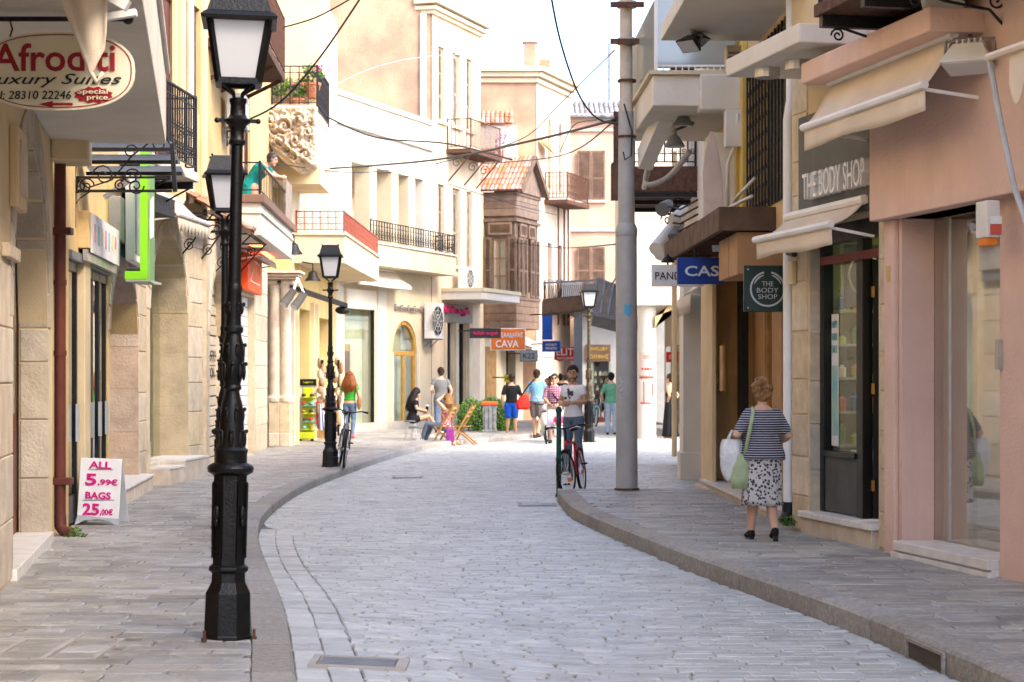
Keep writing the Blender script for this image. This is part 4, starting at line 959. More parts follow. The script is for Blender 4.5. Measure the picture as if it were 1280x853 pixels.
# cornice slab and balcony above
MB().fb(FR1, 15.3, 18.1, .02, .60, 4.33, 4.52).build('cornice_slab', pinkw, t, bevel=.015)
MB().fb(FR1, 10.5, 16.65, .03, 1.02, 4.66, 4.76).build('balcony_slab', rust, t)
for y in (16.5, 15.6): MB().fb(FR1, y, y+.08, .03, 1.0, 4.56, 4.66).build('balcony_beam', iron, t)
for y in (16.55, 15.0):
    q = MB(); q.tube([FR1.pt(y,.05,4.25), FR1.pt(y,.25,4.45), FR1.pt(y,.6,4.5), FR1.pt(y,.95,4.6)], .012, 6); spiral(q, FR1.pt(y,.85,4.5), .06, FR1.n, UP, 1.5, 0, .009); spiral(q, FR1.pt(y,.45,4.58), .09, FR1.n, UP, 1.5, 2, .009); spiral(q, FR1.pt(y,.2,4.52), .08, FR1.n, UP, 1.5, 1, .009); q.build('scroll_bracket', iron, t)
railing(t, [FR1.pt(16.6,.05,4.76), FR1.pt(16.6,.98,4.76), FR1.pt(11,.98,4.76)], 1.0, iron, .1, .01, .02, fancy=2)
q = MB()
for i in range(4): q.tube([FR1.pt(15.1-i*.06,.06,4.1), FR1.pt(15.1-i*.06,.1,4.4), FR1.pt(15.05-i*.06,.07,5.2)], .02, 6)
q.build('conduit_bundle', greym, t, kind='stuff')
MB().fb(FR1, -8, 11.3, .152, .19, 0, 9).build('ochre_neighbour_wall', ochre, t); MB().fb(FR1, 14.2, 14.45, .152, .19, 0, 9).build('ochre_pilaster', ochre, t)
MB().fb(FR1, 11.6, 14.6, -.31, -.298, .29, 3.05).build('shop_window', glass('mirror_glass', (.8,.79,.75), .3), t)
awning('large beige drop awning under the pink cornice', FR1, 15.38, 18.0, (.36, 4.32), (.60, 3.93), .18, cloth)
# floodlights on the pink overhang
fl = floodlight(P(1212, 76, 15.15), (-.15, -.25, -1), 'grey floodlight hung under the pink cornice beside the awning', .38, plastic, arm=P(1212,44,15.4))
fl2 = floodlight(FR1.pt(15.45, .42, 4.66), (-.4, -.7, -.55), 'pale floodlight at the top edge above the pink cornice', .34, plastic, arm=FR1.pt(15.6,.42,4.52))
t = thing('alarm_box', 'cream alarm box with red label and amber lamp on the pink wall', 'alarm box')
Ya = 15.05; c = FR1.pt(Ya, .15, 0); 
MB().fb(FR1, 15.0, 15.2, .16, .27, 2.74, 3.02).build('casing', plastic, t, bevel=.012)
MB().fb(FR1, 15.02, 15.18, .17, .26, 2.68, 2.74).build('lamp', paint('amber', (.75,.22,.03)), t, bevel=.01)
b_ = FR1.pt(14.99,.2,0); MB().box(b_.x-.045, b_.x+.04, b_.y-.006, b_.y, 2.76, 2.84).build('label', paint('label_red', (.6,.1,.07)), t)
MB().box(b_.x-.045, b_.x+.04, b_.y-.006, b_.y, 2.84, 2.9).build('label', whitep, t)
# near right awning arm
t = thing('scalloped_awning', 'cream awning with scalloped edge on a grey arm at the right edge', 'awning')
A = P(1236, 72, 13.2); B_ = P(1300, 50, 12.4); C_ = P(1290, 300, 12.6)
MB().tube([A, P(1250,150,13.1), P(1268,235,12.9), C_], .02, 8).build('arm', galv, t, smooth=True)
MB().tube([A, B_], .03, 8).build('front_bar', cloth, t, smooth=True)
q = MB(); scallop(q, P(1262,64,12.9), B_, .36, 2, base=.22); q.build('valance', cloth, t, solid=.006)
MB().grid(lambda u, v: (A.lerp(B_, u)+Vector((.9*v, .2*v, .35*v))), 6, 4).build('cloth', cloth, t, solid=.006)
# ---------------------------------------------------------------- cosmetics shop
t = R2 = thing('cosmetics_shop', 'shop building with black timber front, stone quoins and grey sign panel', 'building')
m = MB(); wall(m, FR2, 17.6, 20.12, 0, 9.8, [(17.87, 19.62, .36, 3.16, 0)], t=.28); m.build('wall', beige, t)
MB().fb(FR2, 17.62, 20.4, -8, -2.6, 0, 9.8).build('rear_mass', beige, t); MB().fb(FR2, 17.62, 17.86, -2.6, -.29, 0, 9.8).build('party_wall', beige, t); MB().fb(FR2, 19.65, 20.12, -2.6, -.005, 0, 9.8).build('party_wall', beige, t)
blocks(t, FR2, 17.62, 17.84, .16, 3.4, .4, stone, seed=31); blocks(t, FR2, 19.66, 20.1, .16, 4.9, .42, stone, seed=32)
blocks(t, FR2, 0, 0, .36, 3.16, .4, stone, reveal=(19.62,.2), seed=33)
MB().fb(FR2, 17.86, 19.7, -.3, .1, .31, .37).build('sill', marble, t, bevel=.008); MB().fb(FR2, 17.88, 19.68, -.25, .07, 0, .31).build('sill_base', stonew, t, bevel=.006)
lime = paint('lime_interior', (.33,.36,.05)); lime2 = paint('lime_shelf', (.3,.42,.06))
MB().fb(FR2, 17.9, 19.6, -2.5, -2.45, .3, 3.16).build('shop_back_wall', lime, t); MB().fb(FR2, 17.9, 19.62, -2.5, -.3, 3.1, 3.14).build('shop_ceiling', palein, t); MB().fb(FR2, 17.9, 19.62, -2.45, -.3, .34, .36).build('shop_floor', woodl, t)
for z in (.9, 1.5, 2.1): MB().fb(FR2, 17.95, 19.55, -2.4, -2.0, z, z+.04).build('shelf', lime2, t)
rr = random.Random(5)
for z in (.94, 1.54, 2.14):
    for i in range(9):
        y = 18.0+i*.17; MB().fb(FR2, y, y+.09, -2.3, -2.1, z, z+rr.uniform(.12,.3)).build('product', paint('prod%d' % (i%4), ((.1,.35,.1),(.6,.2,.1),(.75,.7,.6),(.5,.5,.05))[i%4]), t)
sgreen0 = paint('sign_dark_green', (.012,.03,.022), .4); silver0 = paint('sign_silver', (.42,.46,.45), .4)
fr = MB()
for y0, y1, z0, z1 in ((19.5,19.62,.37,3.16),(18.5,18.66,.37,3.16),(17.87,17.95,.37,3.16),(17.95,19.5,2.98,3.16)): fr.fb(FR2, y0, y1, -.2, -.1, z0, z1)
fr.build('shopfront_frame', blackp, t, bevel=.006)
MB().fb(FR2, 17.95, 19.5, -.09, -.06, 2.78, 2.86).build('red_rail', paint('dull_red', (.26,.06,.05)), t, bevel=.005)
MB().fb(FR2, 18.67, 19.49, -.19, -.11, .38, .92).build('stall_riser', charcoal, t, bevel=.006); MB().fb(FR2, 18.66, 19.5, -.22, -.08, .92, .97).build('transom', blackp, t)
MB().fb(FR2, 18.66, 19.5, -.16, -.15, .97, 2.98).build('window_pane', glass('clear_shop_glass', (.95,.97,.93), .0), t)
q0 = FR2.pt(17.98,-.12,.38); q1 = FR2.pt(18.12,.0,0)-FR2.pt(18.12,.85,0); dv = q1.normalized(); dn = Vector((dv.y,-dv.x,0))
dl = MB()
def leaf(x0,x1,z0,z1,w=.05): dl.hexa([q0+dv*x+dn*y+UP*z for x,y,z in ((x0,0,z0),(x1,0,z0),(x1,w,z0),(x0,w,z0),(x0,0,z1),(x1,0,z1),(x1,w,z1),(x0,w,z1))])
q0 = FR2.pt(18.45,-.18,.38); dv = Vector((.42,.9,0)).normalized(); dn = Vector((dv.y,-dv.x,0))
leaf(0,.1,0,2.4); leaf(.78,.88,0,2.4); leaf(.1,.78,0,.3); leaf(.1,.78,2.3,2.4)
od = dl.build('open_door', blackp, t, bevel=.004)
pn = MB(); pn.hexa([q0+dv*x+dn*y+UP*z for x,y,z in ((.1,.02,.3),(.78,.02,.3),(.78,.03,.3),(.1,.03,.3),(.1,.02,2.3),(.78,.02,2.3),(.78,.03,2.3),(.1,.03,2.3))]); pn.build('pane', gld, od)
for z in (.3, 1.2, 2.1): MB().box(q0.x-.012, q0.x+.012, q0.y-.03, q0.y+.03, q0.z+z-.05, q0.z+z+.05).build('hinge', paint('brass', (.5,.3,.08), metal=.7), od)
# lined side wall of the shop with stocked shelves
MB().fb(FR2, 19.58, 19.63, -2.5, -.21, .38, 3.08).build('side_wall_lining', mat('olive_lining', (.12,.15,.045), .7, .2, 3, .05), t)
for j in range(5):
    z = 1.0+j*.33; MB().fb(FR2, 19.4, 19.58, -1.3, -.22, z, z+.025).build('shelf', mat('grey_green_shelf', (.3,.34,.24), .6), t)
    for i in range(7):
        o_ = -.28-i*.13; h_ = rr.uniform(.08,.22); MB().lathe([(.04,0),(.042,h_*.75),(.02,h_*.85),(.02,h_)], FR2.pt(19.48,o_,z+.026), 8).build('bottle', paint('bottle%d' % ((i*3+j)%6), ((.08,.22,.06),(.5,.12,.06),(.6,.56,.45),(.35,.42,.05),(.05,.16,.32),(.45,.28,.1))[(i*3+j)%6], .35), t)
q = MB(); c0 = FR2.pt(19.2,-.36,2.68)
MB().fb(FR2, 19.2, 19.23, -.6, -.2, 2.36, 2.97).build('hanging_board', sgreen0, t)
for i in range(24):
    a_ = 2*math.pi*i/24; b_ = 2*math.pi*(i+1)/24; q.bar(FR2.pt(19.195,-.4+.16*math.cos(a_),2.68+.2*math.sin(a_)), FR2.pt(19.195,-.4+.16*math.cos(b_),2.68+.2*math.sin(b_)), .009)
q.build('ring_emblem', silver0, t)
# window poster, bust in the window
MB().fb(FR2, 19.22, 19.4, -.145, -.142, 1.02, 2.3).build('window_poster', paint('poster_white', (.7,.72,.72)), t); MB().fb(FR2, 19.24, 19.38, -.141, -.139, 1.12, 1.8).build('poster_picture', mat('poster_teal', (.1,.38,.42), .5, .3, 6, 0, col2=(.45,.55,.4)), t)
for i, s in enumerate(('HAPPY', 'HOUR', 'SALE')): text(s, FR2.pt(19.31,-.137,2.2-i*.12), -FR2.u, UP, .07, paint('poster_ink', (.02,.3,.32)), t, width=.13, ext=.001)
q = MB(); c = FR2.pt(18.95,-.55,0); q.ell((c.x,c.y,2.0), (.09,.1,.14), 10, 8); q.tube([(c.x,c.y,1.9),(c.x,c.y,1.7)], [.05,.09], 10); q.build('display_head', paint('bust_grey', (.1,.12,.14)), t, smooth='all')
for z, mm in ((1.72, lime2), (1.5, paint('prod1',(.6,.2,.1))), (1.1, paint('display_blue', (.05,.2,.4)))): MB().fb(FR2, 18.75, 19.15, -.7, -.4, z-.14, z).build('display_box', mm, t, bevel=.01)
MB().fb(FR2, 18.7, 19.3, -.8, -.3, .37, .98).build('display_plinth', palein, t)
# grey sign panel with raised letters
MB().fb(FR2, 17.9, 19.75, .005, .07, 3.2, 4.25).build('sign_panel', mat('grey_sign_panel', (.115,.125,.12), .6, .1, 2, .05, streak=.25), t)
flat_letters(t, 'THE BODY SHOP', FR2, 1008, 1086, 224, .25, .12, whitep, ext=.045, bold=.0)
MB().fb(FR2, 17.98, 18.1, .07, .1, 3.95, 4.25).build('panel_strip', beige, t)
# white slab over it
MB().fb(FR2, 17.65, 19.7, -.2, .84, 4.63, 4.8).build('balcony_slab', white, t, bevel=.012)
for px, py in ((1008,185),): pass
MB().fb(FR2, 18.2, 19.2, -1.6, -1.2, 3.07, 3.09).build('ceiling_light', mat('shop_light', (1,.93,.7), .5, 0, 1, 0, emit=5), t)
MB().fb(FR2, 18.0, 18.28, -.55, -.25, .37, 1.15).build('cabinet', woodl, t, bevel=.006); q = MB(); tuft(q, FR2.pt(18.12,-.35,1.18), .09, 40, 17, .06); q.build('cabinet_flower', paint('red_petal', (.55,.03,.03)), t, kind='stuff')
for y, o in ((18.6,.5),(19.1,.62)): MB().lathe([(.12,-.0),(.12,.09)], FR2.pt(y,o,4.54), 14).build('ceiling_lamp', alum, t)
p = FR2.pt(20.22,.0,0); MB().tube([(p.x,p.y,.3),(p.x,p.y,4.3),(p.x+.03,p.y,4.5),(p.x+.03,p.y,8)], .06, 10).build('drainpipe', whitep, t, smooth=True)
MB().tube([(p.x,p.y,.42),(p.x,p.y,.3),(p.x-.05,p.y-.05,.22)], .07, 10).build('drainpipe_foot', iron, t, smooth=True)
awning('small beige awning over the black shopfront', FR2, 17.95, 20.0, (.1, 3.27), (.42, 3.06), .17, cloth)
q = MB(); tuft(q, (p.x-.02,p.y-.2,ZR+.05), .13, 60, 9); tag(q.build('weed', leafm), 'green weed at the foot of the white drainpipe, right pavement', 'plant')
# projecting square sign
t = thing('projecting_sign', 'square dark green hanging sign with ring emblem in front of the brown shop', 'sign'); Yp = 20.45; pm = Yp/F
sgreen = paint('sign_dark_green', (.012,.03,.022), .4); silver = paint('sign_silver', (.42,.46,.45), .4)
g = lambda x, y, d=0: Vector(((x-640)*pm, Yp+d, CAMZ+(HOR-y)*pm))
MB().prism([g(930,390), g(988,390), g(988,332), g(930,332)], (0,.06,0)).build('board', sgreen, t, bevel=.006)
def arcband(mb, c, r0, r1, a0, a1, tap=False, n=30):
    A, B = [], []
    for i in range(n+1):
        s = i/n; a = RAD(a0+(a1-a0)*s); rm = (r0+r1)/2; hw = (r1-r0)/2*(math.sin(math.pi*min(1,max(.04,s)))**.5 if tap else 1)
        d = Vector((math.cos(a), 0, math.sin(a))); A.append(c+d*(rm-hw)); B.append(c+d*(rm+hw))
    mb.add(A+B, [(i, i+1, i+n+2, i+n+1) for i in range(n)])
q = MB(); c = g(959.5,361.5,-.005); arcband(q, c, 20*pm, 22.3*pm, 102, 438); q.build('ring_emblem', silver, t)
q = MB(); arcband(q, c, 16.8*pm, 18.8*pm, 20, 75, True); q.build('ring_emblem', silver, t); q = MB(); arcband(q, c, 16.8*pm, 18.8*pm, 105, 160, True); q.build('ring_emblem', silver, t)
for s, y, w_ in (('THE', 355, 14), ('BODY', 363, 27), ('SHOP', 371, 24)): text(s, g(959.5, y, -.006), XR, UP, 6*pm, silver, t, width=w_*pm, ext=.002)
for x, y in ((935,337),(983,337),(935,385),(983,385)): MB().tube([g(x,y,-.008), g(x,y,0)], .008, 8).build('screw', silver, t)
MB().bar(g(988,345,.03), g(1000,345,.03), .02).build('bracket', iron, t); MB().bar(g(988,378,.03), g(1000,378,.03), .02).build('bracket', iron, t)
t = thing('security_camera', 'small security camera on the stone quoin above the square hanging sign', 'camera'); MB().tube([P(985,316,20.1), P(993,318,19.9)], .03, 8).build('housing', dplast, t, smooth=True); MB().box(*sum([[a-.03,a+.03] for a in P(990,312,20.0)], [])).build('mount', plastic, t)
MB().fb(FR2, 19.95, 20.08, .02, .06, 2.62, 2.85).build('intercom', beige, R2)
# ---------------------------------------------------------------- brown shop with timber roof
t = R3 = thing('timber_shop', 'ochre building with a recessed brown timber shop and wooden pent roof', 'building')
m = MB(); wall(m, FR3, 20.35, 28.6, 0, 10.4, [(20.9, 28.0, ZR, 3.25, 0), (21.0, 24.1, 3.6, 5.5, 0)], t=.5); m.build('wall', ochre, t)
MB().fb(FR3, 20.4, 28.6, -8, -2.0, 0, 10.4).build('rear_mass', ochre, t); MB().fb(FR3, 28.05, 28.6, -2.0, -.5, 0, 10.4).build('party_wall', ochre, t); MB().fb(FR3, 20.4, 20.9, -2, -.5, 0, 10.4).build('party_wall', ochre, t)
MB().fb(FR3, 27.2, 28.5, .0, .06, .0, 3.2).build('pilaster', beige, t, bevel=.01); MB().fb(FR3, 27.1, 28.55, .0, .14, .0, .16).build('pilaster_foot', stonew, t, bevel=.02)
brint = paint('tan_panel', (.40,.22,.10)); MB().fb(FR3, 20.95, 27.95, -1.95, -1.9, .1, 3.2).build('shop_back_wall', brint, t); MB().fb(FR3, 21.5, 28, -1.9, -.5, .1, .2).build('shop_floor', woodl, t); MB().fb(FR3, 21.5, 28, -1.95, -.5, 3.2, 3.24).build('shop_ceiling', brint, t)
for y0, y1 in ((26.0,27.0),(24.6,25.4),(23.0,23.8)):
    MB().fb(FR3, y0, y1, -.55, -.48, .3, 2.9).build('timber_door', brint, t, bevel=.01)
for y0, y1 in ((25.4,26.0),(23.8,24.6),(21.0,23.0)):
    window(t, FR3.pt(y1,-.55,.3), -FR3.u, UP, y1-y0, 2.6, woodl, gld, 1, 1, .06)
MB().fb(FR3, 26.9, 27.3, -.4, -.3, ZR, 3.2).build('dark_jamb', iron, t)
for z, y in ((1.95,24.2),(1.45,24.0),(2.2,25.7),(1.2,25.5),(1.7,23.4)): MB().ell(FR3.pt(y,-.9,z), .035, 8, 6).build('spot_lamp', mat('warm_bulb', (1,.62,.22), .4, 0, 1, 0, emit=9), t)
MB().fb(FR3, 21.5, 28.1, -.5, .1, 0, .22).build('threshold', stonew, t, bevel=.01); MB().fb(FR3, 21.5, 28.1, -.5, .13, .22, .25).build('threshold_slab', marble, t)
MB().fb(FR3, 26.3, 26.6, .0, .03, 1.5, 2.1).build('notice_board', woodl, t)
# pent roof
MB().fb(FR3, 22.0, 28.0, .0, .6, 3.36, 3.52).build('pent_roof', wood, t, bevel=.01); MB().fb(FR3, 21.95, 28.05, .57, .63, 3.3, 3.56).build('roof_fascia', wood, t); MB().fb(FR3, 21.92, 21.99, .0, .62, 3.3, 3.56).build('roof_fascia', wood, t)
for i in range(8): MB().fb(FR3, 22.3+i*.75, 22.36+i*.75, .02, .57, 3.3, 3.36).build('rafter', wood, t)
MB().fb(FR3, 22.0, 22.7, -.2, .42, 2.82, 3.29).build('timber_box', brint, t, bevel=.01); MB().fb(FR3, 22.75, 23.6, -.2, .42, 2.82, 3.29).build('timber_box', brint, t, bevel=.01)
# barred window
MB().fb(FR3, 21.0, 24.1, -.3, -.25, 3.6, 5.5).build('window_dark', mat('dusty_dark', (.09,.085,.08), .8, .3, 6, .1), t)
for i in range(13): y = 21.05+i*.24; MB().fb(FR3, y, y+.035, .026, .045, 3.6, 5.5).build('window_bar', iron, t)
for i in range(10): z = 3.66+i*.2; MB().fb(FR3, 21.0, 24.1, .0, .025, z, z+.04).build('window_bar', iron, t)
for y in (24.15, 24.75): MB().fb(FR3, y, y+.3, .005, .06, 3.56, 6).build('pilaster', mat('yellow_paint', (.62,.45,.12), .7, .1, 3, .1), t)
# upper slabs and balcony
MB().fb(FR3, 19.6, 23.2, -.2, 1.15, 5.6, 5.78).build('upper_slab', white, t, bevel=.012)
MB().fb(FR3, 24.5, 28.2, .0, 1.12, 5.02, 5.4).build('balcony', white, t, bevel=.015); MB().fb(FR3, 24.44, 28.25, .0, 1.17, 5.4, 5.45).build('balcony_coping', cream, t)
MB().fb(FR3, 24.6, 24.63, .1, 1.05, 5.5, 6.35).build('balcony_glass', frosted('sea_glass', (.50,.54,.5)), t); MB().fb(FR3, 24.6, 28.1, 1.06, 1.09, 5.5, 6.35).build('balcony_glass', frosted('sea_glass', (.5,.54,.5)), t)
q = MB()
for i in range(14): q.bar(FR3.pt(24.55,.05+i*.078,5.45), FR3.pt(24.55,.05+i*.078,5.52), .008)
q.bar(FR3.pt(24.55,.0,5.52), FR3.pt(24.55,1.1,5.52), .012); q.build('balcony_rail', whitep, t, kind='stuff')
for y in (24.52, 28.1): MB().bar(FR3.pt(y,1.08,5.4), FR3.pt(y,1.08,6.4), .022).build('balcony_post', whitep, t)
MB().fb(FR3, 24.9, 25.2, .55, .85, 5.45, 6.2).build('balcony_cabinet', brownp, t)
MB().fb(FR3, 24.4, 24.75, .0, .55, 4.96, 5.4).build('balcony_haunch', white, t, bevel=.02)
MB().fb(FR3, 22.9, 23.1, .25, .42, 5.2, 5.5).build('meter_box', beige, t, bevel=.01)
for i in range(4): MB().fb(FR3, 22.89, 22.9, .27, .40, 5.25+i*.05, 5.275+i*.05).build('meter_vent', greym, t)
MB().fb(FR3, 24.9, 25.6, .0, .35, 3.62, 4.75).build('white_cabinet', plastic, t, bevel=.01); MB().fb(FR3, 24.3, 24.5, .0, .25, 4.5, 4.95).build('white_cabinet', plastic, t, bevel=.01)
q = MB(); q.tube([FR3.pt(24.3,.1,4.9), FR3.pt(24.35,.14,4.5), FR3.pt(24.5,.2,4.3), FR3.pt(24.5,.2,3.6)], .025, 6); q.tube([FR3.pt(24.3,.2,3.7), FR3.pt(23.0,.3,3.75), FR3.pt(22.2,.2,3.9)], .02, 6); q.tube([FR3.pt(24.4,.2,3.62), FR3.pt(23.2,.35,3.66), FR3.pt(22.4,.2,3.72)], .02, 6); q.build('conduit', plastic, t, smooth='all')
# awning cassette and lamps below that balcony
q = MB(); q.bar(P(806,200,27), P(832,140,26), .16, .1, up=(1,0,0)); tag(q.build('awning_cassette', plastic, bevel=.01), 'white rolled awning cassette hanging below the white balcony', 'awning')
floodlight(P(862,55,22.4)+Vector((0,0,0)), (-.5,-.5,-.8), 'black floodlight under the top white slab, right side', .26, arm=P(864,30,22.4)); floodlight(P(876,50,22.6), (.5,-.4,-.9), 'second black floodlight beside the first under the top white slab', .2, arm=P(866,34,22.4))
for i, (px, py, lb) in enumerate(((854,152,'upper of two dome lamps below the white balcony'),(843,178,'lower of two dome lamps below the white balcony'))):
    t = thing('dome_lamp', lb, 'lamp'); c = P(px,py,25.5); MB().lathe([(.13,-.06),(.135,-.045),(.07,.06),(.03,.1),(.03,.16)], c, 14).build('shade', greym, t, smooth=True); MB().lathe([(.11,-.055),(.11,-.065)], c, 14).build('lens', frost, t); MB().bar(c+UP*.15, c+UP*.15+Vector((.25,0,.1)), .015).build('arm', iron, t)
# ironing board
t = thing('ironing_board', 'pale pink ironing board leaning upright on the wooden pent roof', 'ironing board'); ib = 23.4/F
g = lambda x, y, d=0: Vector(((x-640)*ib, 23.4+d, CAMZ+(HOR-y)*ib))
pts = [(879,280),(903,280),(904,240),(903,215),(899,188),(895,170),(892,163),(889,163),(886,172),(882,190),(879,215)]
MB().prism([g(x,y,(280-y)*.001) for x, y in pts], (0,.04,0)).build('board', mat('pale_pink', (.66,.52,.43), .8, .08, 5, .1), t, bevel=.008)
MB().bar(g(885,276,.06), g(898,200,.12), .012).build('leg', alum, t); MB().bar(g(898,276,.06), g(886,200,.12), .012).build('leg', alum, t)
# shop signs hung under the roof
t = thing('projecting_sign', 'blue hanging sign with pale capitals under the wooden roof', 'sign'); bl = paint('sign_blue', (.015,.05,.27)); Yk = 24.6; km = Yk/F
g = lambda x, y, d=0: Vector(((x-640)*km, Yk+d, CAMZ+(HOR-y)*km))
MB().prism([g(847,355), g(906,355), g(906,322), g(847,322)], (0,.15,0)).build('board', bl, t, bevel=.006); text('CASIO', g(856,339,-.006), XR, UP, 13*km, paint('pale_letters', (.6,.65,.72)), t, width=68*km, bold=.02, align='LEFT'); MB().bar(g(870,322,.07), g(870,310,.07), .015).build('hanger', iron, t)
t = thing('projecting_sign', 'white hanging sign with thin black capitals beside the blue sign', 'sign'); Yk = 26.4; km = Yk/F
g = lambda x, y, d=0: Vector(((x-640)*km, Yk+d, CAMZ+(HOR-y)*km))
MB().prism([g(815,358), g(880,358), g(880,331), g(815,331)], (0,.12,0)).build('board', paint('sign_white', (.78,.78,.78)), t, bevel=.006); text('PANDORA', g(819,345,-.006), XR, UP, 9.5*km, blk, t, width=58*km, align='LEFT'); MB().bar(g(835,331,.05), g(835,318,.05), .012).build('hanger', iron, t); MB().lathe([(.1,0),(.05,.07),(.02,.09)], g(835,328,.05), 10).build('lamp_hood', iron, t)
floodlight(P(897,310,24.0), (-.3,-.8,-.3), 'round dark lamp under the wooden pent roof', .14)
# ---------------------------------------------------------------- white building beyond
t = R4 = thing('white_corner_building', 'white building with a rusty balcony beyond the timber shop', 'building')
m = MB(); wall(m, FR4, 28.6, 38.5, 0, 9.5, [(29.2, 32.2, .1, 3.0, 0), (33.6, 37.6, .1, 3.0, 0), (34.3, 36.4, 5.3, 7.4, 0)], t=.3); m.build('wall', white, t)
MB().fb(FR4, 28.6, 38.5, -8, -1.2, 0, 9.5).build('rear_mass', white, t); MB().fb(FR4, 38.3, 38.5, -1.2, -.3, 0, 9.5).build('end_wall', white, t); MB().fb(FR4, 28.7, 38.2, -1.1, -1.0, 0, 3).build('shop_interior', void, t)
MB().fb(FR4, 32.5, 33.1, .0, .35, .0, 3.3).build('pier', white, t, bevel=.01); MB().fb(FR4, 32.45, 33.15, .0, .4, .0, .45).build('pier_base', white, t, bevel=.01)
for y in (34.3, 35.36): louvre(t, FR4.pt(y+1.04,-.12,5.3), -FR4.u, UP, 1.03, 2.1, white, slat=.08)
MB().tube([FR4.pt(38.2,.12,.15), FR4.pt(38.2,.12,6)], .05, 8).build('drainpipe', beige, t, smooth=True)
MB().fb(FR4, 34.0, 37.4, .0, 1.12, 4.86, 5.28).build('balcony', rust, t); 
for y in (34.1, 35.6, 37.2):
    q = MB(); q.bar(FR4.pt(y,0,4.8), FR4.pt(y,1.1,4.8), .04); spiral(q, FR4.pt(y,.3,4.62), .14, FR4.n, UP, 1.4, 0, .014); q.build('bracket', iron, t)
railing(t, [FR4.pt(34.05,.03,5.28), FR4.pt(34.05,1.08,5.28), FR4.pt(37.3,1.08,5.28)], .95, iron, .12, .012, .02, fancy=2)
MB().fb(FR4, 28.9, 29.5, .0, .3, 3.5, 4.3).build('white_cabinet', plastic, t, bevel=.01)
for i in range(6):
    y = 28.75+i*.16; MB().fb(FR4, y, y+.02, .0, .22, 4.0+.05*(i%2), 4.35).build('cable_box', greym, t)
awning('long beige awning on the white building beyond the timber shop', FR4, 29.5, 32.4, (.05, 3.3), (.45, 2.95), .3, cloth, scal=12, bar=False)
t = thing('wall_lamp_cluster', 'cluster of tubular spotlights on the wall above the white hanging sign', 'lamps')
for i, (x, y, x2, y2) in enumerate(((838,285,820,312),(850,280,842,300),(855,262,843,276),(836,255,828,262),(833,300,826,318),(862,290,852,310))):
    c, d_ = P(x,y,29.5+.2*i), P(x2,y2,29+.2*i); MB().tube([c, d_], [.07,.11], 10).build('spotlight', (plastic, greym)[i%2], t, smooth=True)
q = MB()
for i in range(5): q.tube([P(872,250+i*9,28.8), P(850,262+i*9,29.2), P(835,258+i*10,29.6)], .015, 5)
q.build('bracket_arms', iron, t, kind='stuff')
cable([P(805,235,30), P(812,205,28), P(808,230,27.5), P(835,222,27), P(862,190,26)], 'grey looped hose hanging under the white balcony', .04, 0, 6, galv)
# white round column with posters
t = thing('portico_column', 'round white column with red posters behind the tall steel pole', 'column'); Yc = 54.0; X = (808.5-640)*Yc/F
MB().lathe([(.26,0),(.26,.05),(.25,.1),(.25,3.3),(.27,3.35),(.27,3.6)], (X,Yc,0), 24).build('shaft', white, t, smooth=True)
def wrap(px0, px1, z0, z1, m, nm):
    q = MB(); a0 = math.asin(max(-1,min(1,((px0-640)*Yc/F-X)/.25))); a1 = math.asin(max(-1,min(1,((px1-640)*Yc/F-X)/.25)))
    q.grid(lambda u, v: (X+.254*math.sin(a0+(a1-a0)*u), Yc-.254*math.cos(a0+(a1-a0)*u), z0+(z1-z0)*v), 6, 1); q.build(nm, m, t)
zz = lambda py: CAMZ+(HOR-py)*Yc/F; prd = paint('poster_red', (.55,.06,.05)); prp = paint('poster_pale', (.66,.5,.42)); prw = paint('poster_cream', (.72,.66,.56))
wrap(799,817,zz(472),zz(441),prp,'poster'); wrap(799,817,zz(473.5),zz(470),prd,'poster_band'); wrap(800,817,zz(500),zz(475),prw,'poster'); wrap(803.5,805,zz(504),zz(477),prd,'poster_band'); wrap(814,816,zz(495),zz(480),prd,'poster_band'); wrap(800,813,zz(505),zz(503),prd,'poster_band'); wrap(803,813,zz(449),zz(444),paint('poster_pink',(.6,.28,.24)),'poster_print'); wrap(801,815,zz(463),zz(460),prd,'poster_print')
# building over the column and the side street beyond
t = R5 = thing('portico_building', 'pale plaster building resting on the round column, far right', 'building')
MB().box(X-.35, 9, Yc-.4, Yc+10, 3.6, 9.5).build('upper_wall', mat('pale_peach', (.75,.62,.47), .85, .1, .8, .2), t)
MB().box(X-.4, 9, Yc-.46, Yc-.402, 3.6, 3.9).build('string_course', cream, t); MB().box(X-.5, 9, Yc-.55, Yc-.402, 9.2, 9.5).build('cornice', cream, t)
MB().box(4.9, 9, Yc+1, Yc+10, 0, 3.6).build('shop_wall', cream, t)
MB().prism([(X+.2,Yc-.3,3.0),(X+.2,Yc-.3,3.3),(X+1.0,Yc-.3,3.6),(X+.55,Yc-.3,3.6)], (0,.3,0)).build('bracket', ochre, t)
for i in range(3): MB().box(4.82, 4.9, Yc+1.5+i*2.5, Yc+3.4+i*2.5, .3, 2.6).build('shop_window', gld, t)
t = thing('red_shop_sign', 'small red sign at the far right street corner', 'sign'); MB().box((833-640)*57/F, (848-640)*57/F, 57, 57.15, CAMZ+(HOR-453)*57/F, CAMZ+(HOR-440)*57/F).build('board', paint('sign_bright_red', (.6,.03,.03)), t, bevel=.01); text('EST', P(841,446.5,56.99), XR, UP, 5*57/F, whitep, t, width=9*57/F)
MB().tube([P(815,446,56), P(815,446,56.05)], .12, 16).build('roundel', paint('sign_bright_red', (.6,.03,.03)), t)
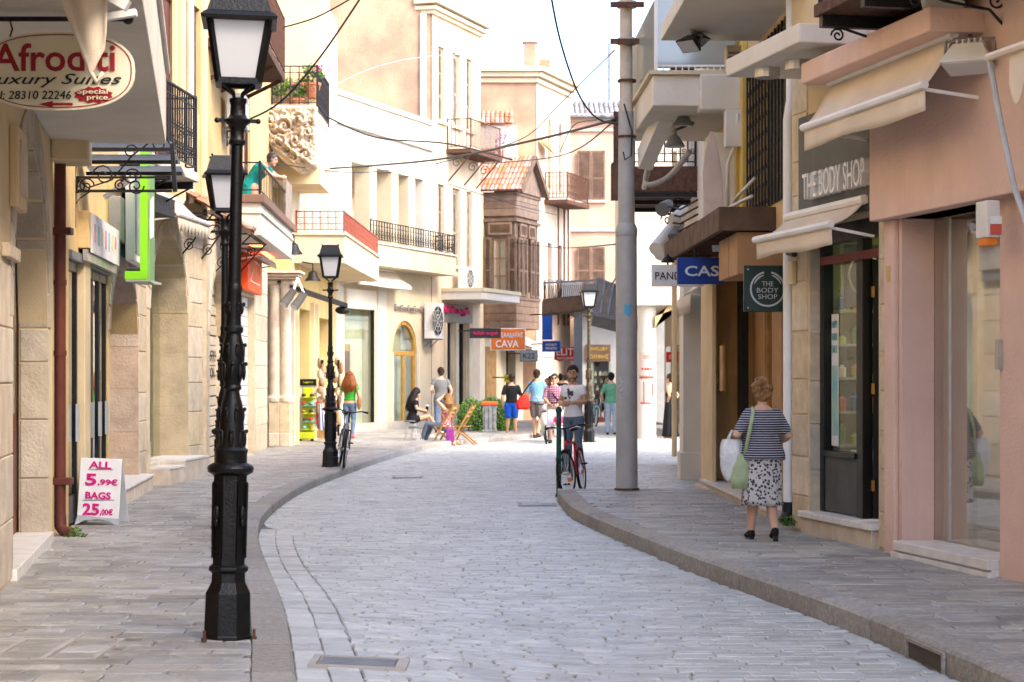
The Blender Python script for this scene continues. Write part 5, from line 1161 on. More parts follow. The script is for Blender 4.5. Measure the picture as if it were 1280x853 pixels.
# tall steel pole
t = thing('utility_pole', 'tall grey steel pole standing on the right pavement corner', 'pole'); Yp = 27.0; X = (783.5-640)*Yp/F
MB().tube([(X,Yp,ZR-.03),(X-.005,Yp,CAMZ+(HOR-296)*Yp/F)], [.148,.142], 24).build('lower_tube', galv, t, smooth=True)
MB().lathe([(.142,-.02),(.15,0),(.15,.08),(.115,.16)], (X-.005,Yp,CAMZ+(HOR-294)*Yp/F), 24).build('sleeve', galv, t, smooth=True)
MB().tube([(X-.005,Yp,CAMZ+(HOR-288)*Yp/F),(X-.01,Yp,CAMZ+(HOR-140)*Yp/F)], [.115,.102], 24).build('middle_tube', galv, t, smooth=True); MB().tube([(X-.01,Yp,CAMZ+(HOR-142)*Yp/F),(X-.012,Yp,8.5)], [.09,.074], 24).build('upper_tube', polep, t, smooth=True)
for y in (52, 6):
    MB().bar(P(763,y,26.8), P(805,y,26.8), .02, .035).build('cross_bar', rust, t); MB().tube([P(783.5,y-4,Yp), P(783.5,y+4,Yp)], .13, 16).build('clamp', polep, t)
for y in (100, 170): MB().tube([P(783.5,y,Yp), P(783.5,y+3,Yp)], .128, 20).build('strap', rust, t)
MB().lathe([(.17,0),(.17,.025),(.15,.03)], (X,Yp,ZR), 24).build('base_ring', rust, t)
q = MB(); a0=-.6; q.grid(lambda u,v: (X+.15*math.sin(-.3+.7*u), Yp-.15*math.cos(-.3+.7*u), 2.52+.14*v+.02*math.sin(9*u)), 6, 2); q.build('sticker', paint('sticker_blue', (.12,.4,.6)), t)
q = MB(); q.grid(lambda u,v: (X+.1495*math.sin(-.9+.5*u), Yp-.1495*math.cos(-.9+.5*u), 1.4+.3*v), 6, 2); q.build('paper_remains', mat('torn_paper', (.5,.5,.47), .9, .3, 30, .2), t)
q = MB(); q.tube([P(780,130,26.8), P(790,165,26.8), P(789,195,26.8), P(781,200,26.8), P(779,190,26.8)], .012, 5); q.build('cable_loop', dplast, t, smooth='all')
t = thing('rusty_post', 'short rusty vertical post with a wooden box behind the tall steel pole', 'post'); MB().bar(P(772,140,34), P(772,212,34), .07).build('post', rust, t); MB().box(P(764,0,34).x, P(782,0,34).x, 33.8, 34.2, P(0,250,34).z, P(0,205,34).z).build('box', wood, t)
# ---------------------------------------------------------------- yellow souvenir shop with red balcony
t = thing('souvenir_shop', 'narrow yellow building with a red railed balcony above a souvenir shop', 'building')
yel = mat('yellow_plaster', (.74,.56,.24), .85, .1, 1.2, .2, streak=.25, stain=(.55,.38,.16))
m = MB(); wall(m, FL5, 45.6, 55.2, 0, 4.3, [(46.2, 49.0, ZL, 3.3, 0), (50.2, 54.0, ZL, 3.2, 0)], t=.4); m.build('wall', yel, t)
m = MB(); wall(m, FL5, 45.6, 55.2, 4.3, 11.5, [(47, 48.1, 4.9, 7.2, 0), (51, 52.1, 4.9, 7.2, 0)], t=.25, o=.01); m.build('upper_wall', cream, t)
MB().fb(FL5, 45.6, 53.4, -6, -1.2, 0, 11.5).build('rear_mass', yel, t); MB().fb(FL5, 46, 54.2, -1.15, -1.1, .1, 3.3).build('shop_interior', warmin, t); MB().fb(FL5, 45.55, 45.6, -1.2, .0, 0, 11.5).build('end_wall', yel, t)
for y in (47.01, 47.56, 51.01, 51.56): louvre(t, FL5.pt(y,-.1,4.9), FL5.u, UP, .53, 2.3, white)
for y in (46.05, 49.1, 50.0): MB().fb(FL5, y, y+.15, .0, .1, ZL, 3.5).build('pilaster', beige, t)
RB = 1.18
MB().fb(FL5, 46.0, 55.0, .012, RB, 4.30, 4.95).build('balcony_box', cream, t, bevel=.015); MB().fb(FL5, 45.95, 55.05, .012, RB+.05, 4.95, 5.0).build('balcony_coping', cream, t)
redr = mat('red_rail_paint', (.34,.10,.07), .6, .15, 6, .1)
railing(t, [FL5.pt(46.05,.05,5.0), FL5.pt(46.05,RB-.03,5.0), FL5.pt(54.9,RB-.03,5.0)], .5, redr, .16, .012, .02, fancy=2)
# carved stone console and flower balcony
t = thing('carved_console', 'carved baroque stone console with curling volutes under the flower balcony', 'stonework')
q = MB(); rr = random.Random(3); Yz = 43.6; zm = Yz/F
g = lambda x, y, d=0: Vector(((x-640)*zm, Yz+d, CAMZ+(HOR-y)*zm))
q.prism([g(318,130,.12), g(394,130,.12), g(395,178,.12), g(392,205,.12), g(372,214,.12), g(350,198,.12), g(330,176,.12), g(318,165,.12)], (0,1.2,0)); q.build('core', stonew, t, bevel=.05)
from mathutils import noise as mno
ctr = [(338,150,12),(356,158,11),(374,150,11),(350,178,11),(370,176,12),(386,165,9),(382,194,10),(366,198,9)]
def relief(u, v):
    x = 318+78*u; ytop = 132; ybot = 168+52*min(1, u*1.15)-14*max(0, u-.75)*4; y = ytop+(ybot-ytop)*v
    d = .0; p_ = Vector((x*.11, y*.11, 0)); d += .16*mno.fractal(p_, 1, 2, 5)
    for cx_, cy_, r_ in ctr:
        dx, dy = x-cx_, y-cy_; q_ = math.hypot(dx, dy)/r_
        if q_ < 1.25: d += .13*(1.25-q_)**.5*(.5+.5*math.sin(q_*11+math.atan2(dy, dx)*1.0))
    d += .09*max(0, math.sin((y-x*.75)*.42))*(1 if v > .6 else .25)
    e = min(u, 1-u, v, 1-v)*9; return g(x, y, -.02-d*min(1, e)*1.1+(.25 if e < .2 else 0))
MB().grid(relief, 110, 100).build('carved_face', mat('carved_stone', (.66,.54,.40), .9, .25, 3, 1.0, 18, stain=(.42,.3,.2)), t, smooth='all')
t = thing('flower_balcony', 'small stone balcony with iron railing and potted flowers, upper left', 'balcony')
Yb0, Yb1, z0 = 43.8, 46.6, 7.5
for i in range(4): MB().box((341-640)*44/F, (398-640)*44/F-.0-.07*i, Yb0+.02*i, Yb1, z0-.42+.0-.11*i+.32, z0-.42-.11*i+.42).build('slab_moulding', white, t, bevel=.03)
xa, xb = (341-640)*44/F, (399-640)*44/F
railing(t, [(xa,Yb0+.05,z0), (xb-.03,Yb0+.05,z0), (xb-.03,Yb1-.05,z0)], 1.02, iron, .17, .012, .02, fancy=2)
terrac = mat('terracotta', (.5,.2,.1), .85, .15, 6, .2)
for i, (px, col, lb) in enumerate(((351,None,'terracotta trough of green herbs on the flower balcony'),(371,'r','round terracotta pot in the middle of the flower balcony'),(391,'p','terracotta pot of pink flowers at the corner of the flower balcony'))):
    p = thing('potted_plant', lb, 'potted plant'); c = Vector(((px-640)*44.3/F, 44.3, z0+.02))
    if i == 0: MB().box(c.x-.28, c.x+.28, c.y-.1, c.y+.1, c.z, c.z+.26).build('trough', terrac, p, bevel=.02)
    else: MB().lathe([(.12,0),(.17,.28),(.19,.29),(.19,.34),(.17,.34)], c+UP*(.0 if i==1 else .35), 14).build('pot', terrac, p, smooth=True)
    q = MB()
    for k in range(3): tuft(q, c+UP*(.42+.1*k+(.3 if i==2 else 0))+Vector((rr.uniform(-.15,.15),0,0)), .22, 90, i*7+k, .09)
    q.build('foliage', mat('pot_leaf', (.11,.22,.035), .6, .3, 12, .1, rnd=.3), p, kind='stuff')
    if i:
        q = MB(); tuft(q, c+UP*.95+Vector((.2,-.1,0)) if i==2 else c+UP*.6, .2, 26, 50+i, .08); q.build('blossom', paint('pink_petal', (.7,.06,.2)), p, kind='stuff')
MB().box(-6.4, -4.3, 44.6, 47, 6, 11.5).build('wall_above_console', beige, t)
# ---------------------------------------------------------------- white building with loggia
t = W1 = thing('white_loggia_building', 'cream and white building with arched shop door and upper loggia, left of centre', 'building')
A0, A1 = 54.3, 62.2
ops = [(55.75, 57.75, .15, 3.95, 0), (59.15, 61.05, .15, 3.36, .95)]
m = MB(); wall(m, FW, A0, A1, 0, 4.8, ops, t=.35); m.build('ground_floor_wall', cream, t)
m = MB(); wall(m, FW, A0, A1, 4.8, 9.6, [(56.2, 61.5, 4.85, 7.75, 0)], t=1.3, o=.012); m.build('upper_wall', white, t)
MB().fb(FW, A0, A1, -6, -1.35, 0, 9.5).build('rear_mass', cream, t)
MB().fb(FW, A0, A0+.05, -1.35, 0, 0, 9.6).build('end_wall', white, t)
MB().fb(FW, A0, A1, .012, .12, 8.7, 8.85).build('string_course', white, t, bevel=.02); MB().fb(FW, A0-.1, A1, -.3, .1, 9.5, 9.65).build('coping', white, t, bevel=.02)
for y in (57.5, 59.1, 60.4): MB().fb(FW, y, y+.5, -.5, .0, 4.85, 7.74).build('loggia_pillar', cream, t, bevel=.02)
for y in (56.5, 58.3): MB().fb(FW, y, y+.9, -1.28, -1.2, 4.85, 7.0).build('loggia_shutter', mat('pale_shutter', (.66,.58,.44), .7), t)
MB().fb(FW, 55.4, 58.2, -.45, -.36, .1, 4.2).build('shop_interior', mat('pale_green_room', (.62,.64,.5), .8, .12, 1.5, 0), t); MB().fb(FW, 59.0, 61.2, -.45, -.36, .1, 4.2).build('shop_interior', mat('pale_green_room', (.62,.64,.5)), t)
# first shop: glass, roller box
MB().fb(FW, 55.75, 57.75, -.06, -.05, .15, 3.9).build('shop_window', gl, t); MB().fb(FW, 57.68, 57.75, -.06, .03, .15, 3.95).build('window_jamb', blackp, t); MB().fb(FW, 55.7, 57.75, -.1, .1, 3.6, 4.15).build('roller_box', white, t, bevel=.01)
for i in range(6): MB().fb(FW, 55.75, 57.7, .1, .115, 3.64+i*.08, 3.70+i*.08).build('roller_slat', white, t)
MB().fb(FW, 55.9, 56.5, -.35, -.16, .2, 2.6).build('display_case', woodl, t); MB().fb(FW, 55.98, 56.42, -.16, -.15, .5, 2.4).build('display_panel', brownp, t)
awning('white folded awning above the tall glass shop window', FW, 55.3, 59.2, (.05, 4.78), (.6, 4.35), .1, white, bar=False)
# arched door
oak2 = mat('honey_wood', (.5,.27,.05), .5, .15, 4, .1)
q = MB()
for y0, y1, z0, z1 in ((59.2,59.32,.15,2.5),(60.88,61.0,.15,2.5),(60.05,60.17,.15,2.35),(59.32,60.88,2.3,2.44),(59.32,60.88,.15,.35)): q.fb(FW, y0, y1, -.12, -.04, z0, z1)
q.build('door_frame', oak2, t, bevel=.01)
voussoirs(t, FW, 59.25, 60.95, 2.42, .82, .12, oak2, o=-.12, t=.08, n=7, name='arch_frame')
MB().fb(FW, 59.2, 61.0, -.1, -.09, .2, 3.35).build('door_glass', gl, t)
MB().fb(FW, 59.05, 59.12, .0, .05, .15, 2.4).build('arch_moulding', white, t); MB().fb(FW, 61.08, 61.15, .0, .05, .15, 2.4).build('arch_moulding', white, t)
q = MB(); c = FW.pt(59.6,-.33,0); q.tube([(c.x,c.y,.9),(c.x,c.y,1.15),(c.x,c.y,1.4),(c.x,c.y,1.6),(c.x,c.y,1.72)], [.07,.06,.08,.07,.03], 10); q.build('mannequin', paint('mannequin_skin', (.6,.5,.42)), t, smooth='all'); q = MB(); q.tube([(c.x,c.y,.75),(c.x,c.y,1.2),(c.x,c.y,1.5)], [.1,.08,.09], 10); q.build('mannequin_dress', paint('teal_dress', (.08,.25,.38)), t, smooth='all')
flat_letters(t, 'intimissimi', FW, 494, 527, 386, .2, .04, mat('grey_letters', (.28,.25,.22), .5), ext=.03)
MB().fb(FW, 54.6, 55.6, .0, .05, .15, 4.4).build('pilaster', white, t, bevel=.01); MB().fb(FW, 58.0, 58.6, .0, .05, .15, 4.4).build('pilaster', white, t, bevel=.01)
MB().fb(FW, 54.5, 62.1, .0, .08, .1, .35).build('plinth', mat('grey_plinth', (.5,.46,.4), .8), t)
# long balcony with dark rail
MB().fb(FW, 56.0, 62.5, .013, .7, 4.82, 5.43).build('balcony_box', cream, t, bevel=.015); MB().fb(FW, 55.95, 62.55, .013, .75, 5.43, 5.48).build('balcony_coping', white, t)
railing(t, [FW.pt(56.05,.66,5.48), FW.pt(62.45,.66,5.48), FW.pt(62.45,.05,5.48)], .6, iron, .2, .014, .02, fancy=2)
# ---------------------------------------------------------------- tall peach tower house
t = thing('peach_house', 'tall weathered peach house with grey wooden windows behind the white building', 'building')
B0, B1 = 62.2, 66.5
wins = [(62.72, 63.25), (63.95, 64.65), (65.2, 65.7)]
ops = [(a, b, 9.75, 12.1, 0) for a, b in wins]+[(a, b, 5.25, 7.75, 0) for a, b in wins]+[(63.3, 64.05, .15, 3.4, 0), (64.35, 65.2, .15, 3.4, 0)]
m = MB(); wall(m, FW, B0, B1, 0, 13.3, ops, t=.25, o=.014); m.build('street_wall', mat('cream_peach', (.76,.60,.42), .85, .12, 1, .3, stain=(.6,.45,.3)), t)
MB().box(-9.5, FW.X(B0)-.02, B0, B0+.4, 0, 15.5).build('gable_wall', peach, t)
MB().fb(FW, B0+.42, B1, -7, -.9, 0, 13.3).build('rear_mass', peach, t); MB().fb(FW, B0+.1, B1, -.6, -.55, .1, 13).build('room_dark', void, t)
MB().fb(FW, B1-.05, B1, -.9, 0, 0, 13.3).build('end_wall', peach, t)
for i, z in enumerate((13.0, 13.12, 13.3)): MB().fb(FW, B0-.1-.08*i, B1+.08*i+.05, -.5, .12+.1*i, z, z+.13 if i < 2 else z+.2).build('cornice', cream, t, bevel=.02)
MB().box(FW.X(B0)-.35, FW.X(B0)-.15, B0-.08, B0-.003, 5, 13).build('corner_quoin', cream, t)
for a, b in wins:
    for z0, z1 in ((9.75,12.1),(5.25,7.75)):
        L = (b-a)*math.hypot(1,.337); window(t, FW.pt(a,-.12,z0), FW.u, UP, L, z1-z0, greyw, gld, 2, 3, .09)
        MB().fb(FW, a-.1, b+.1, .014, .12, z0-.1, z0).build('window_sill', stonew, t)
louvre(t, FW.pt(63.98,-.03,5.3), FW.u, UP, .34, 2.3, greyw); louvre(t, FW.pt(64.0,-.03,9.8), FW.u, UP, .34, 2.2, greyw); louvre(t, FW.pt(65.25,-.03,5.3), FW.u, UP, .24, 2.3, greyw)
MB().fb(FW, 62.9, 65.6, .014, .08, 3.42, 4.0).build('sign_panel', mat('grey_panel', (.32,.29,.25), .6), t)
pinkl = paint('hot_pink', (.62,.02,.13)); flat_letters(t, 'fullah sugah', FW, 554, 586, 389, .3, .12, pinkl, ext=.05, bold=.02)
for a, b in ((63.3,64.05),(64.35,65.2)):
    MB().fb(FW, a, b, -.2, -.19, .2, 3.4).build('shop_window', gld, t); MB().fb(FW, b-.14, b, -.22, -.1, .15, 3.4).build('window_frame', blackp, t)
MB().fb(FW, 63.2, 63.3, .014, .1, .15, 3.4).build('pilaster', cream, t); MB().fb(FW, 64.08, 64.32, .014, .1, .15, 3.4).build('pilaster', cream, t); MB().fb(FW, 65.25, 65.6, .014, .1, .15, 3.4).build('pilaster', cream, t)
MB().fb(FW, 63.0, 66.5, .014, 1.4, 4.1, 4.42).build('canopy_slab', white, t, bevel=.02); MB().fb(FW, 62.97, 66.53, .014, 1.44, 4.36, 4.47).build('canopy_edge', cream, t)
MB().fb(FW, 63.4, 66.3, .014, .85, 8.8, 8.92).build('small_balcony_slab', rust, t)
railing(t, [FW.pt(63.45,.05,8.92), FW.pt(63.45,.82,8.92), FW.pt(66.2,.82,8.92)], .95, rust, .12, .012, .02)
for y in (63.6, 65, 66.1):
    q = MB(); q.bar(FW.pt(y,0,7.9), FW.pt(y,.8,8.78), .02); spiral(q, FW.pt(y,.3,8.5), .18, FW.n, UP, 1.4, 0, .014); q.build('balcony_bracket', rust, t)
ac_unit(FW.pt(61.75,.06,2.85), FW.u, 'tall white air conditioner between the arched door and the pink lettered shop', .9, 1.1, .3)
ac_unit(FW.pt(64.2,.2,4.47), FW.u, 'white air conditioner standing on the concrete canopy slab', .8, .7, .3)
# ---------------------------------------------------------------- wooden oriel house
FO = Fac(-.95, 68.0, .337, 1)
bayw = mat('bay_wood', (.19,.13,.095), .85, .3, 4, .5, 60, col2=(.10,.07,.052))
t = thing('oriel_house', 'house with a brown wooden oriel under a small red tiled gable', 'building')
m = MB(); wall(m, FO, 66.7, 72, 0, 7.6, [(68.2, 69.0, .15, 2.6, 0), (70.2, 71.2, .15, 2.6, 0)], t=.3); m.build('wall', cream, t)
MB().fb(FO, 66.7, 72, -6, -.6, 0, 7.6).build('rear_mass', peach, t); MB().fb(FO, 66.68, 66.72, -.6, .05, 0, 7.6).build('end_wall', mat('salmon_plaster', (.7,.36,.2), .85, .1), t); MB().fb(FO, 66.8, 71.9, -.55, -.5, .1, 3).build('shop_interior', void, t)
MB().fb(FO, 68, 70.4, .0, 1.1, 4.3, 7.9).build('oriel_core', bayw, t)
MB().fb(FO, 67.97, 70.43, .0, 1.13, 3.3, 4.28).build('oriel_apron', bayw, t)
owood = mat('warm_brown_wood', (.24,.165,.12), .8, .25, 4, .4, 60, col2=(.15,.105,.078), rnd=.08)
nb = FO.pt(68,1.1,0); na = FO.pt(68,0,0); rn = (nb-na).normalized()
for i in range(18):
    z = 3.32+i*.255
    if 4.5 < z+.1 < 7.0: continue
    q = MB(); q.fb(FO, 67.93, 67.968, .0, 1.13, z, z+.24); q.build('weatherboard', owood, t); q = MB(); q.fb(FO, 67.97, 70.43, 1.131, 1.165, z, z+.24); q.build('weatherboard', owood, t)
for z in (4.3, 6.95, 7.85): MB().fb(FO, 67.9, 70.46, .0, 1.2, z, z+.1).build('oriel_moulding', bayw, t)
window(t, na-rn*0+Vector((0,-.05,4.45))+rn*.3, rn, UP, .55, 1.9, bayw, glass('white_pane', (.9,.9,.85), .3), 2, 3, .06)
MB().prism([na+rn*.36+Vector((0,-.02,4.5)), na+rn*.8+Vector((0,-.02,4.5)), na+rn*.8+Vector((0,-.02,6.3)), na+rn*.36+Vector((0,-.02,6.3))], (0,.01,0)).build('curtain', paint('curtain', (.7,.68,.62)), t)
louvre(t, na+rn*.0+Vector((0,-.09,4.42)), rn, UP, .28, 2.0, bayw); louvre(t, na+rn*.87+Vector((0,-.09,4.42)), rn, UP, .3, 2.0, bayw); louvre(t, na+rn*.15+Vector((0,-.07,6.5)), rn, UP, .85, .42, owood, mid=False)
for y in (68.15, 68.6, 69.4, 69.9): louvre(t, FO.pt(y,1.17,4.42), FO.u, UP, .42, 2.0, bayw)
for y in (68.3, 69.2): louvre(t, FO.pt(y,1.17,6.45), FO.u, UP, .7, .45, owood, mid=False)
# gable roof: ridge runs out from the house
q = MB(); e0, e1, ym = 67.75, 70.6, 69.2; zr, ze = 9.25, 7.98
p = lambda Y, o, z: FO.pt(Y, o, z)
tiles(q, p(e0,-.5,ze), p(e0,1.45,ze)-p(e0,-.5,ze), p(ym,-.5,zr)-p(e0,-.5,ze), 13, 6, .05); tiles(q, p(e1,-.5,ze), p(e1,1.45,ze)-p(e1,-.5,ze), p(ym,-.5,zr)-p(e1,-.5,ze), 13, 6, .05); q.build('roof_tile', tilem, t, kind='stuff')
MB().prism([p(e0+.1,1.2,ze-.02), p(e1-.1,1.2,ze-.02), p(ym,1.2,zr-.08)], FO.n*.05).build('gable_board', owood, t)
for a in (e0, e1): MB().bar(p(a,1.42,ze-.04), p(ym,1.42,zr-.02), .05, .09).build('bargeboard', bayw, t)
MB().fb(FO, 68.1, 69.1, .0, .04, .15, 2.7).build('door_surround', woodl, t); MB().fb(FO, 66.8, 67.6, .0, .04, .15, 2.9).build('pale_door', white, t); MB().fb(FO, 70.1, 71.3, .0, .04, 2.6, 3.0).build('lintel', white, t)
awning('cream awning beneath the wooden oriel', FO, 69.5, 72.0, (.05, 3.15), (1.2, 2.7), .35, cloth, bar=False)
# small tiled roof behind
t = thing('tiled_lean_to', 'low white wall with a red tiled roof behind the wooden oriel', 'building')
zb = lambda y: CAMZ+(HOR-y)*71/F
MB().box(-1.4, .2, 71, 72.0, 7.4, zb(157)).build('wall', white, t); q = MB(); tiles(q, Vector((-1.45,70.9,zb(156))), Vector((1.5,0,0)), Vector((0,1.0,.55)), 9, 4, .06); q.build('roof_tile', tilem, t, kind='stuff')
q = MB(); tiles(q, Vector((-1.4,70.2,zb(203))), Vector((1.2,0,0)), Vector((0,.8,.45)), 8, 3, .06); q.build('lower_roof_tile', tilem, t, kind='stuff')
q = MB(); rr = random.Random(9)
for i in range(30): q.ell((rr.uniform(-.6,-.2), 70.6, zb(rr.uniform(170,195))), rr.uniform(.02,.05), 5, 4)
tag(q.build('bougainvillea', paint('magenta_petal', (.45,.12,.4))), 'sprig of purple flowers above the oriel roof', 'plant', None)['kind'] = 'stuff'
# ---------------------------------------------------------------- corner house with roof railing
FC = Fac(.87, 72.0, .337, 1)
t = thing('cornice_house', 'peach corner house with pointed windows, curved cornice and roof railing', 'building')
ops = [(73.35, 73.75, 8.6, 11.2, .5), (74.6, 75.0, 8.6, 11.2, .5), (73.3, 73.8, 4.4, 6.6, 0), (74.6, 75.0, 4.4, 6.6, 0)]
m = MB(); wall(m, FC, 72, 76, 0, 12.6, ops, t=.25); m.build('street_wall', mat('pale_stucco', (.72,.56,.42), .9, .12, 2, .4, stain=(.5,.38,.28)), t)
MB().box(-5, .85, 72, 72.3, 0, 12.6).build('gable_wall', peach, t); MB().fb(FC, 72.3, 76, -5, -.5, 0, 12.6).build('rear_mass', peach, t)
for i, z in enumerate((12.3, 12.5, 12.68)):
    MB().fb(FC, 71.9-.05*i, 76.1, -.3, .1+.14*i, z, z+.17).build('cornice', cream, t, bevel=.02); MB().box(-5, .87+.12*i, 71.9-.12*i, 71.998, z, z+.17).build('cornice', cream, t)
MB().box(.45, .85, 71.9, 72.4, 12.86, 13.75).build('chimney', peach, t, bevel=.02); MB().box(.38, .92, 71.85, 72.45, 13.75, 13.85).build('chimney_cap', cream, t); MB().box(1.0, 1.4, 73, 73.5, 12.8, 13.3).build('chimney', tilem, t)
railing(t, [(-1.6,71.95,12.86), (.42,71.95,12.86)], .75, mat('pale_iron', (.45,.38,.32), .7), .16, .014, .02)
for a, b in ((73.35,73.75),(74.6,75.0)):
    MB().fb(FC, a, b, -.2, -.15, 8.6, 11.2).build('window', void, t); louvre(t, FC.pt(a,-.12,8.6), FC.u, UP, .2, 2.0, greyw); louvre(t, FC.pt(b-.2,-.12,8.6), FC.u, UP, .2, 2.0, greyw); MB().fb(FC, a, b, -.2, -.15, 4.4, 6.6).build('window', void, t)
MB().fb(FC, 72.9, 75.6, .0, .9, 8.0, 8.14).build('balcony_slab', rust, t); railing(t, [FC.pt(72.95,.05,8.14), FC.pt(72.95,.86,8.14), FC.pt(75.5,.86,8.14)], 1.0, rust, .12, .014, .02, fancy=2)
MB().fb(FC, 72.8, 75.6, .0, .7, 4.2, 4.4).build('lower_balcony', stonew, t, bevel=.03); railing(t, [FC.pt(72.85,.05,4.4), FC.pt(72.85,.66,4.4), FC.pt(75.5,.66,4.4)], .8, greym, .13, .02, .02)
for y in (74.2, 74.9, 75.4): MB().tube([FC.pt(y,.12,3.6), FC.pt(y,.12,8.0)], .035, 6).build('vertical_pipe', rust, t)
MB().prism([FC.pt(72.1,.1,10.2), FC.pt(72.1,.5,9.9), FC.pt(73.0,.5,9.7), FC.pt(73.0,.1,10.0)], (0,0,.15)).build('window_hood', ochre, t)
# ---------------------------------------------------------------- orange end house
t = thing('orange_house', 'orange plaster house with brown louvred shutters closing the street', 'building'); Ye = 80.0
X_ = lambda px: (px-640)*Ye/F
Z_ = lambda py: CAMZ+(HOR-py)*Ye/F
MB().box(X_(690), X_(930), Ye, Ye+8, 0, Z_(150)).build('wall', orangew, t)
for y, h in ((152,.3),(165,.12),(290,.14)): MB().box(X_(690), X_(930), Ye-.12, Ye-.002, Z_(y), Z_(y)+h).build('string_course', mat('light_orange', (.78,.6,.42), .85), t, bevel=.02)
q = MB(); tiles(q, Vector((X_(700),Ye-.4,Z_(149))), Vector((X_(800)-X_(700),0,0)), Vector((0,2.6,.95)), 16, 5, .08); q.build('roof_tile', tileg, t, kind='stuff')
for y0, y1 in ((250,189),(362,309)):
    for x0 in (721.5, 739):
        louvre(t, (X_(x0),Ye-.1,Z_(y0)), XR, UP, X_(x0+17)-X_(x0), Z_(y1)-Z_(y0), mat('faded_brown', (.24,.15,.10), .85, .25, 4, .3, col2=(.14,.09,.065)), slat=.09)
    MB().box(X_(719), X_(758), Ye-.14, Ye-.003, Z_(y0)-.12, Z_(y0)-.01).build('window_sill', stonew, t)
# jeweller's ground floor
t = thing('jeweller_shop', 'grey shop front with brown sign board and bright jewellery window, street end', 'shop'); Yj = 74.0
X_ = lambda px: (px-640)*Yj/F
Z_ = lambda py: CAMZ+(HOR-py)*Yj/F
gry = mat('grey_render', (.34,.34,.33), .8, .1, 2, .1)
MB().box(X_(728), X_(742), Yj, Yj+5, 0, Z_(392)).build('pier', gry, t); MB().box(X_(761), X_(835), Yj, Yj+5, 0, Z_(392)).build('pier', gry, t); MB().box(X_(742), X_(761), Yj, Yj+5, Z_(432), Z_(392)).build('lintel', gry, t); MB().box(X_(700), X_(835), Yj-.9, Yj+5, Z_(391), Z_(362)).build('concrete_band', greym, t)
MB().box(X_(732), X_(763), Yj-.1, Yj-.004, Z_(452), Z_(431)).build('sign_board', wood, t); gold = paint('gold_letters', (.55,.38,.08))
text('JEWELLERY', (X_(748),Yj-.12,Z_(437)), XR, UP, 5*Yj/F, gold, t, width=22*Yj/F); text('ΙΩΑΝΝΗΣ', (X_(748),Yj-.12,Z_(446)), XR, UP, 5*Yj/F, gold, t, width=24*Yj/F)
MB().box(X_(734), X_(762), Yj+.8, Yj+.9, .3, Z_(452)).build('window_back', mat('jewel_backdrop', (.10,.05,.03), .7, .2), t); rr = random.Random(2)
for i in range(5): MB().box(X_(735.5), X_(761), Yj+.1, Yj+.7, .55+i*.27, .57+i*.27).build('shelf', brownp, t)
for i in range(26): c = (X_(rr.uniform(736,760)), Yj+.3, .62+.27*rr.randrange(5)); MB().lathe([(.05,0),(.06,.07),(.03,.14),(.02,.18)], c, 7).build('necklace_stand', paint('cream_velvet', (.7,.62,.42)), t)
MB().box(X_(733), X_(763), Yj-.02, Yj-.012, .4, Z_(453)).build('pane', gl, t); MB().box(X_(732), X_(764), Yj-.1, Yj-.004, 0, .4).build('stall_riser', brownp, t)
# metal and glass kiosk roof on a grey post
t = thing('steel_canopy', 'brown steel canopy with a tilted glass panel on a grey post', 'canopy'); Yk = 62.0; k = Yk/F
g = lambda x, y, d=0: Vector(((x-640)*k, Yk+d, CAMZ+(HOR-y)*k))
MB().prism([g(679,392), g(737,386), g(737,368), g(679,374)], (0,3,0)).build('deck', wood, t); MB().bar(g(723,540,.3), g(723,390,.3), .13).build('post', mat('slate_steel', (.17,.19,.21), .5, .1), t)
MB().bar(g(679,354), g(752,350), .03).build('top_rail', greym, t)
q = MB(); 
for i in range(22): q.tube([g(680+i*2.4,373,0), g(680.6+i*2.4,364,0), g(679.6+i*2.4,356,0)], .012, 4)
q.build('balustrade_scrolls', rust, t, kind='stuff')
gp = [g(741,392), g(778,400), g(790,362,1.2), g(748,346,1.2)]
MB().prism(gp, (0,.03,0)).build('glass_panel', frosted('dusty_glass', (.30,.30,.29)), t)
for i in range(5):
    a, b = gp[0].lerp(gp[1], i/4), gp[3].lerp(gp[2], i/4); MB().bar(a-Vector((0,.03,0)), b-Vector((0,.03,0)), .04).build('glazing_bar', greym, t)
MB().bar(gp[3], gp[2], .05).build('edge_bar', greym, t); MB().bar(gp[0], gp[1], .05).build('edge_bar', greym, t); MB().prism([g(742,392), g(800,402), g(800,420,2), g(742,405,2)], (0,.1,0)).build('fascia', greym, t)
# ---------------------------------------------------------------- far shop signs
def sign(px0, px1, py0, py1, Y, col, label, txt, tcol, dep=.12, border=None, name='projecting_sign', shape_=None):
    t = thing(name, label, 'sign'); k = Y/F; g = lambda x, y, d=0: Vector(((x-640)*k, Y+d, CAMZ+(HOR-y)*k))
    if border: MB().prism([g(px0-1.2,py1+1.2), g(px1+1.2,py1+1.2), g(px1+1.2,py0-1.2), g(px0-1.2,py0-1.2)], (0,dep,0)).build('border', border, t); y_ = -.02
    else: y_ = 0
    if shape_: MB().prism([g(x,y,y_) for x, y in shape_], (0,dep,0)).build('board', col, t)
    else: MB().prism([g(px0,py1,y_), g(px1,py1,y_), g(px1,py0,y_), g(px0,py0,y_)], (0,dep*.8,0)).build('board', col, t)
    for s, x, y, h, w_ in txt: text(s, g(x,y,y_-.01), XR, UP, h*k, tcol, t, width=w_*k, ext=.004, bold=.015)
    MB().bar(g(px0,py0+3,dep/2), g(px0-14,py0+3,dep/2+.6), .02).build('bracket', iron, t); return t
sign(587,626,410.5,423,60.5, paint('sign_dark', (.035,.03,.03)), 'dark hanging sign with pink lettering in front of the orange sign', [('fullah sugah',607,417,5.5,31)], pinkl)
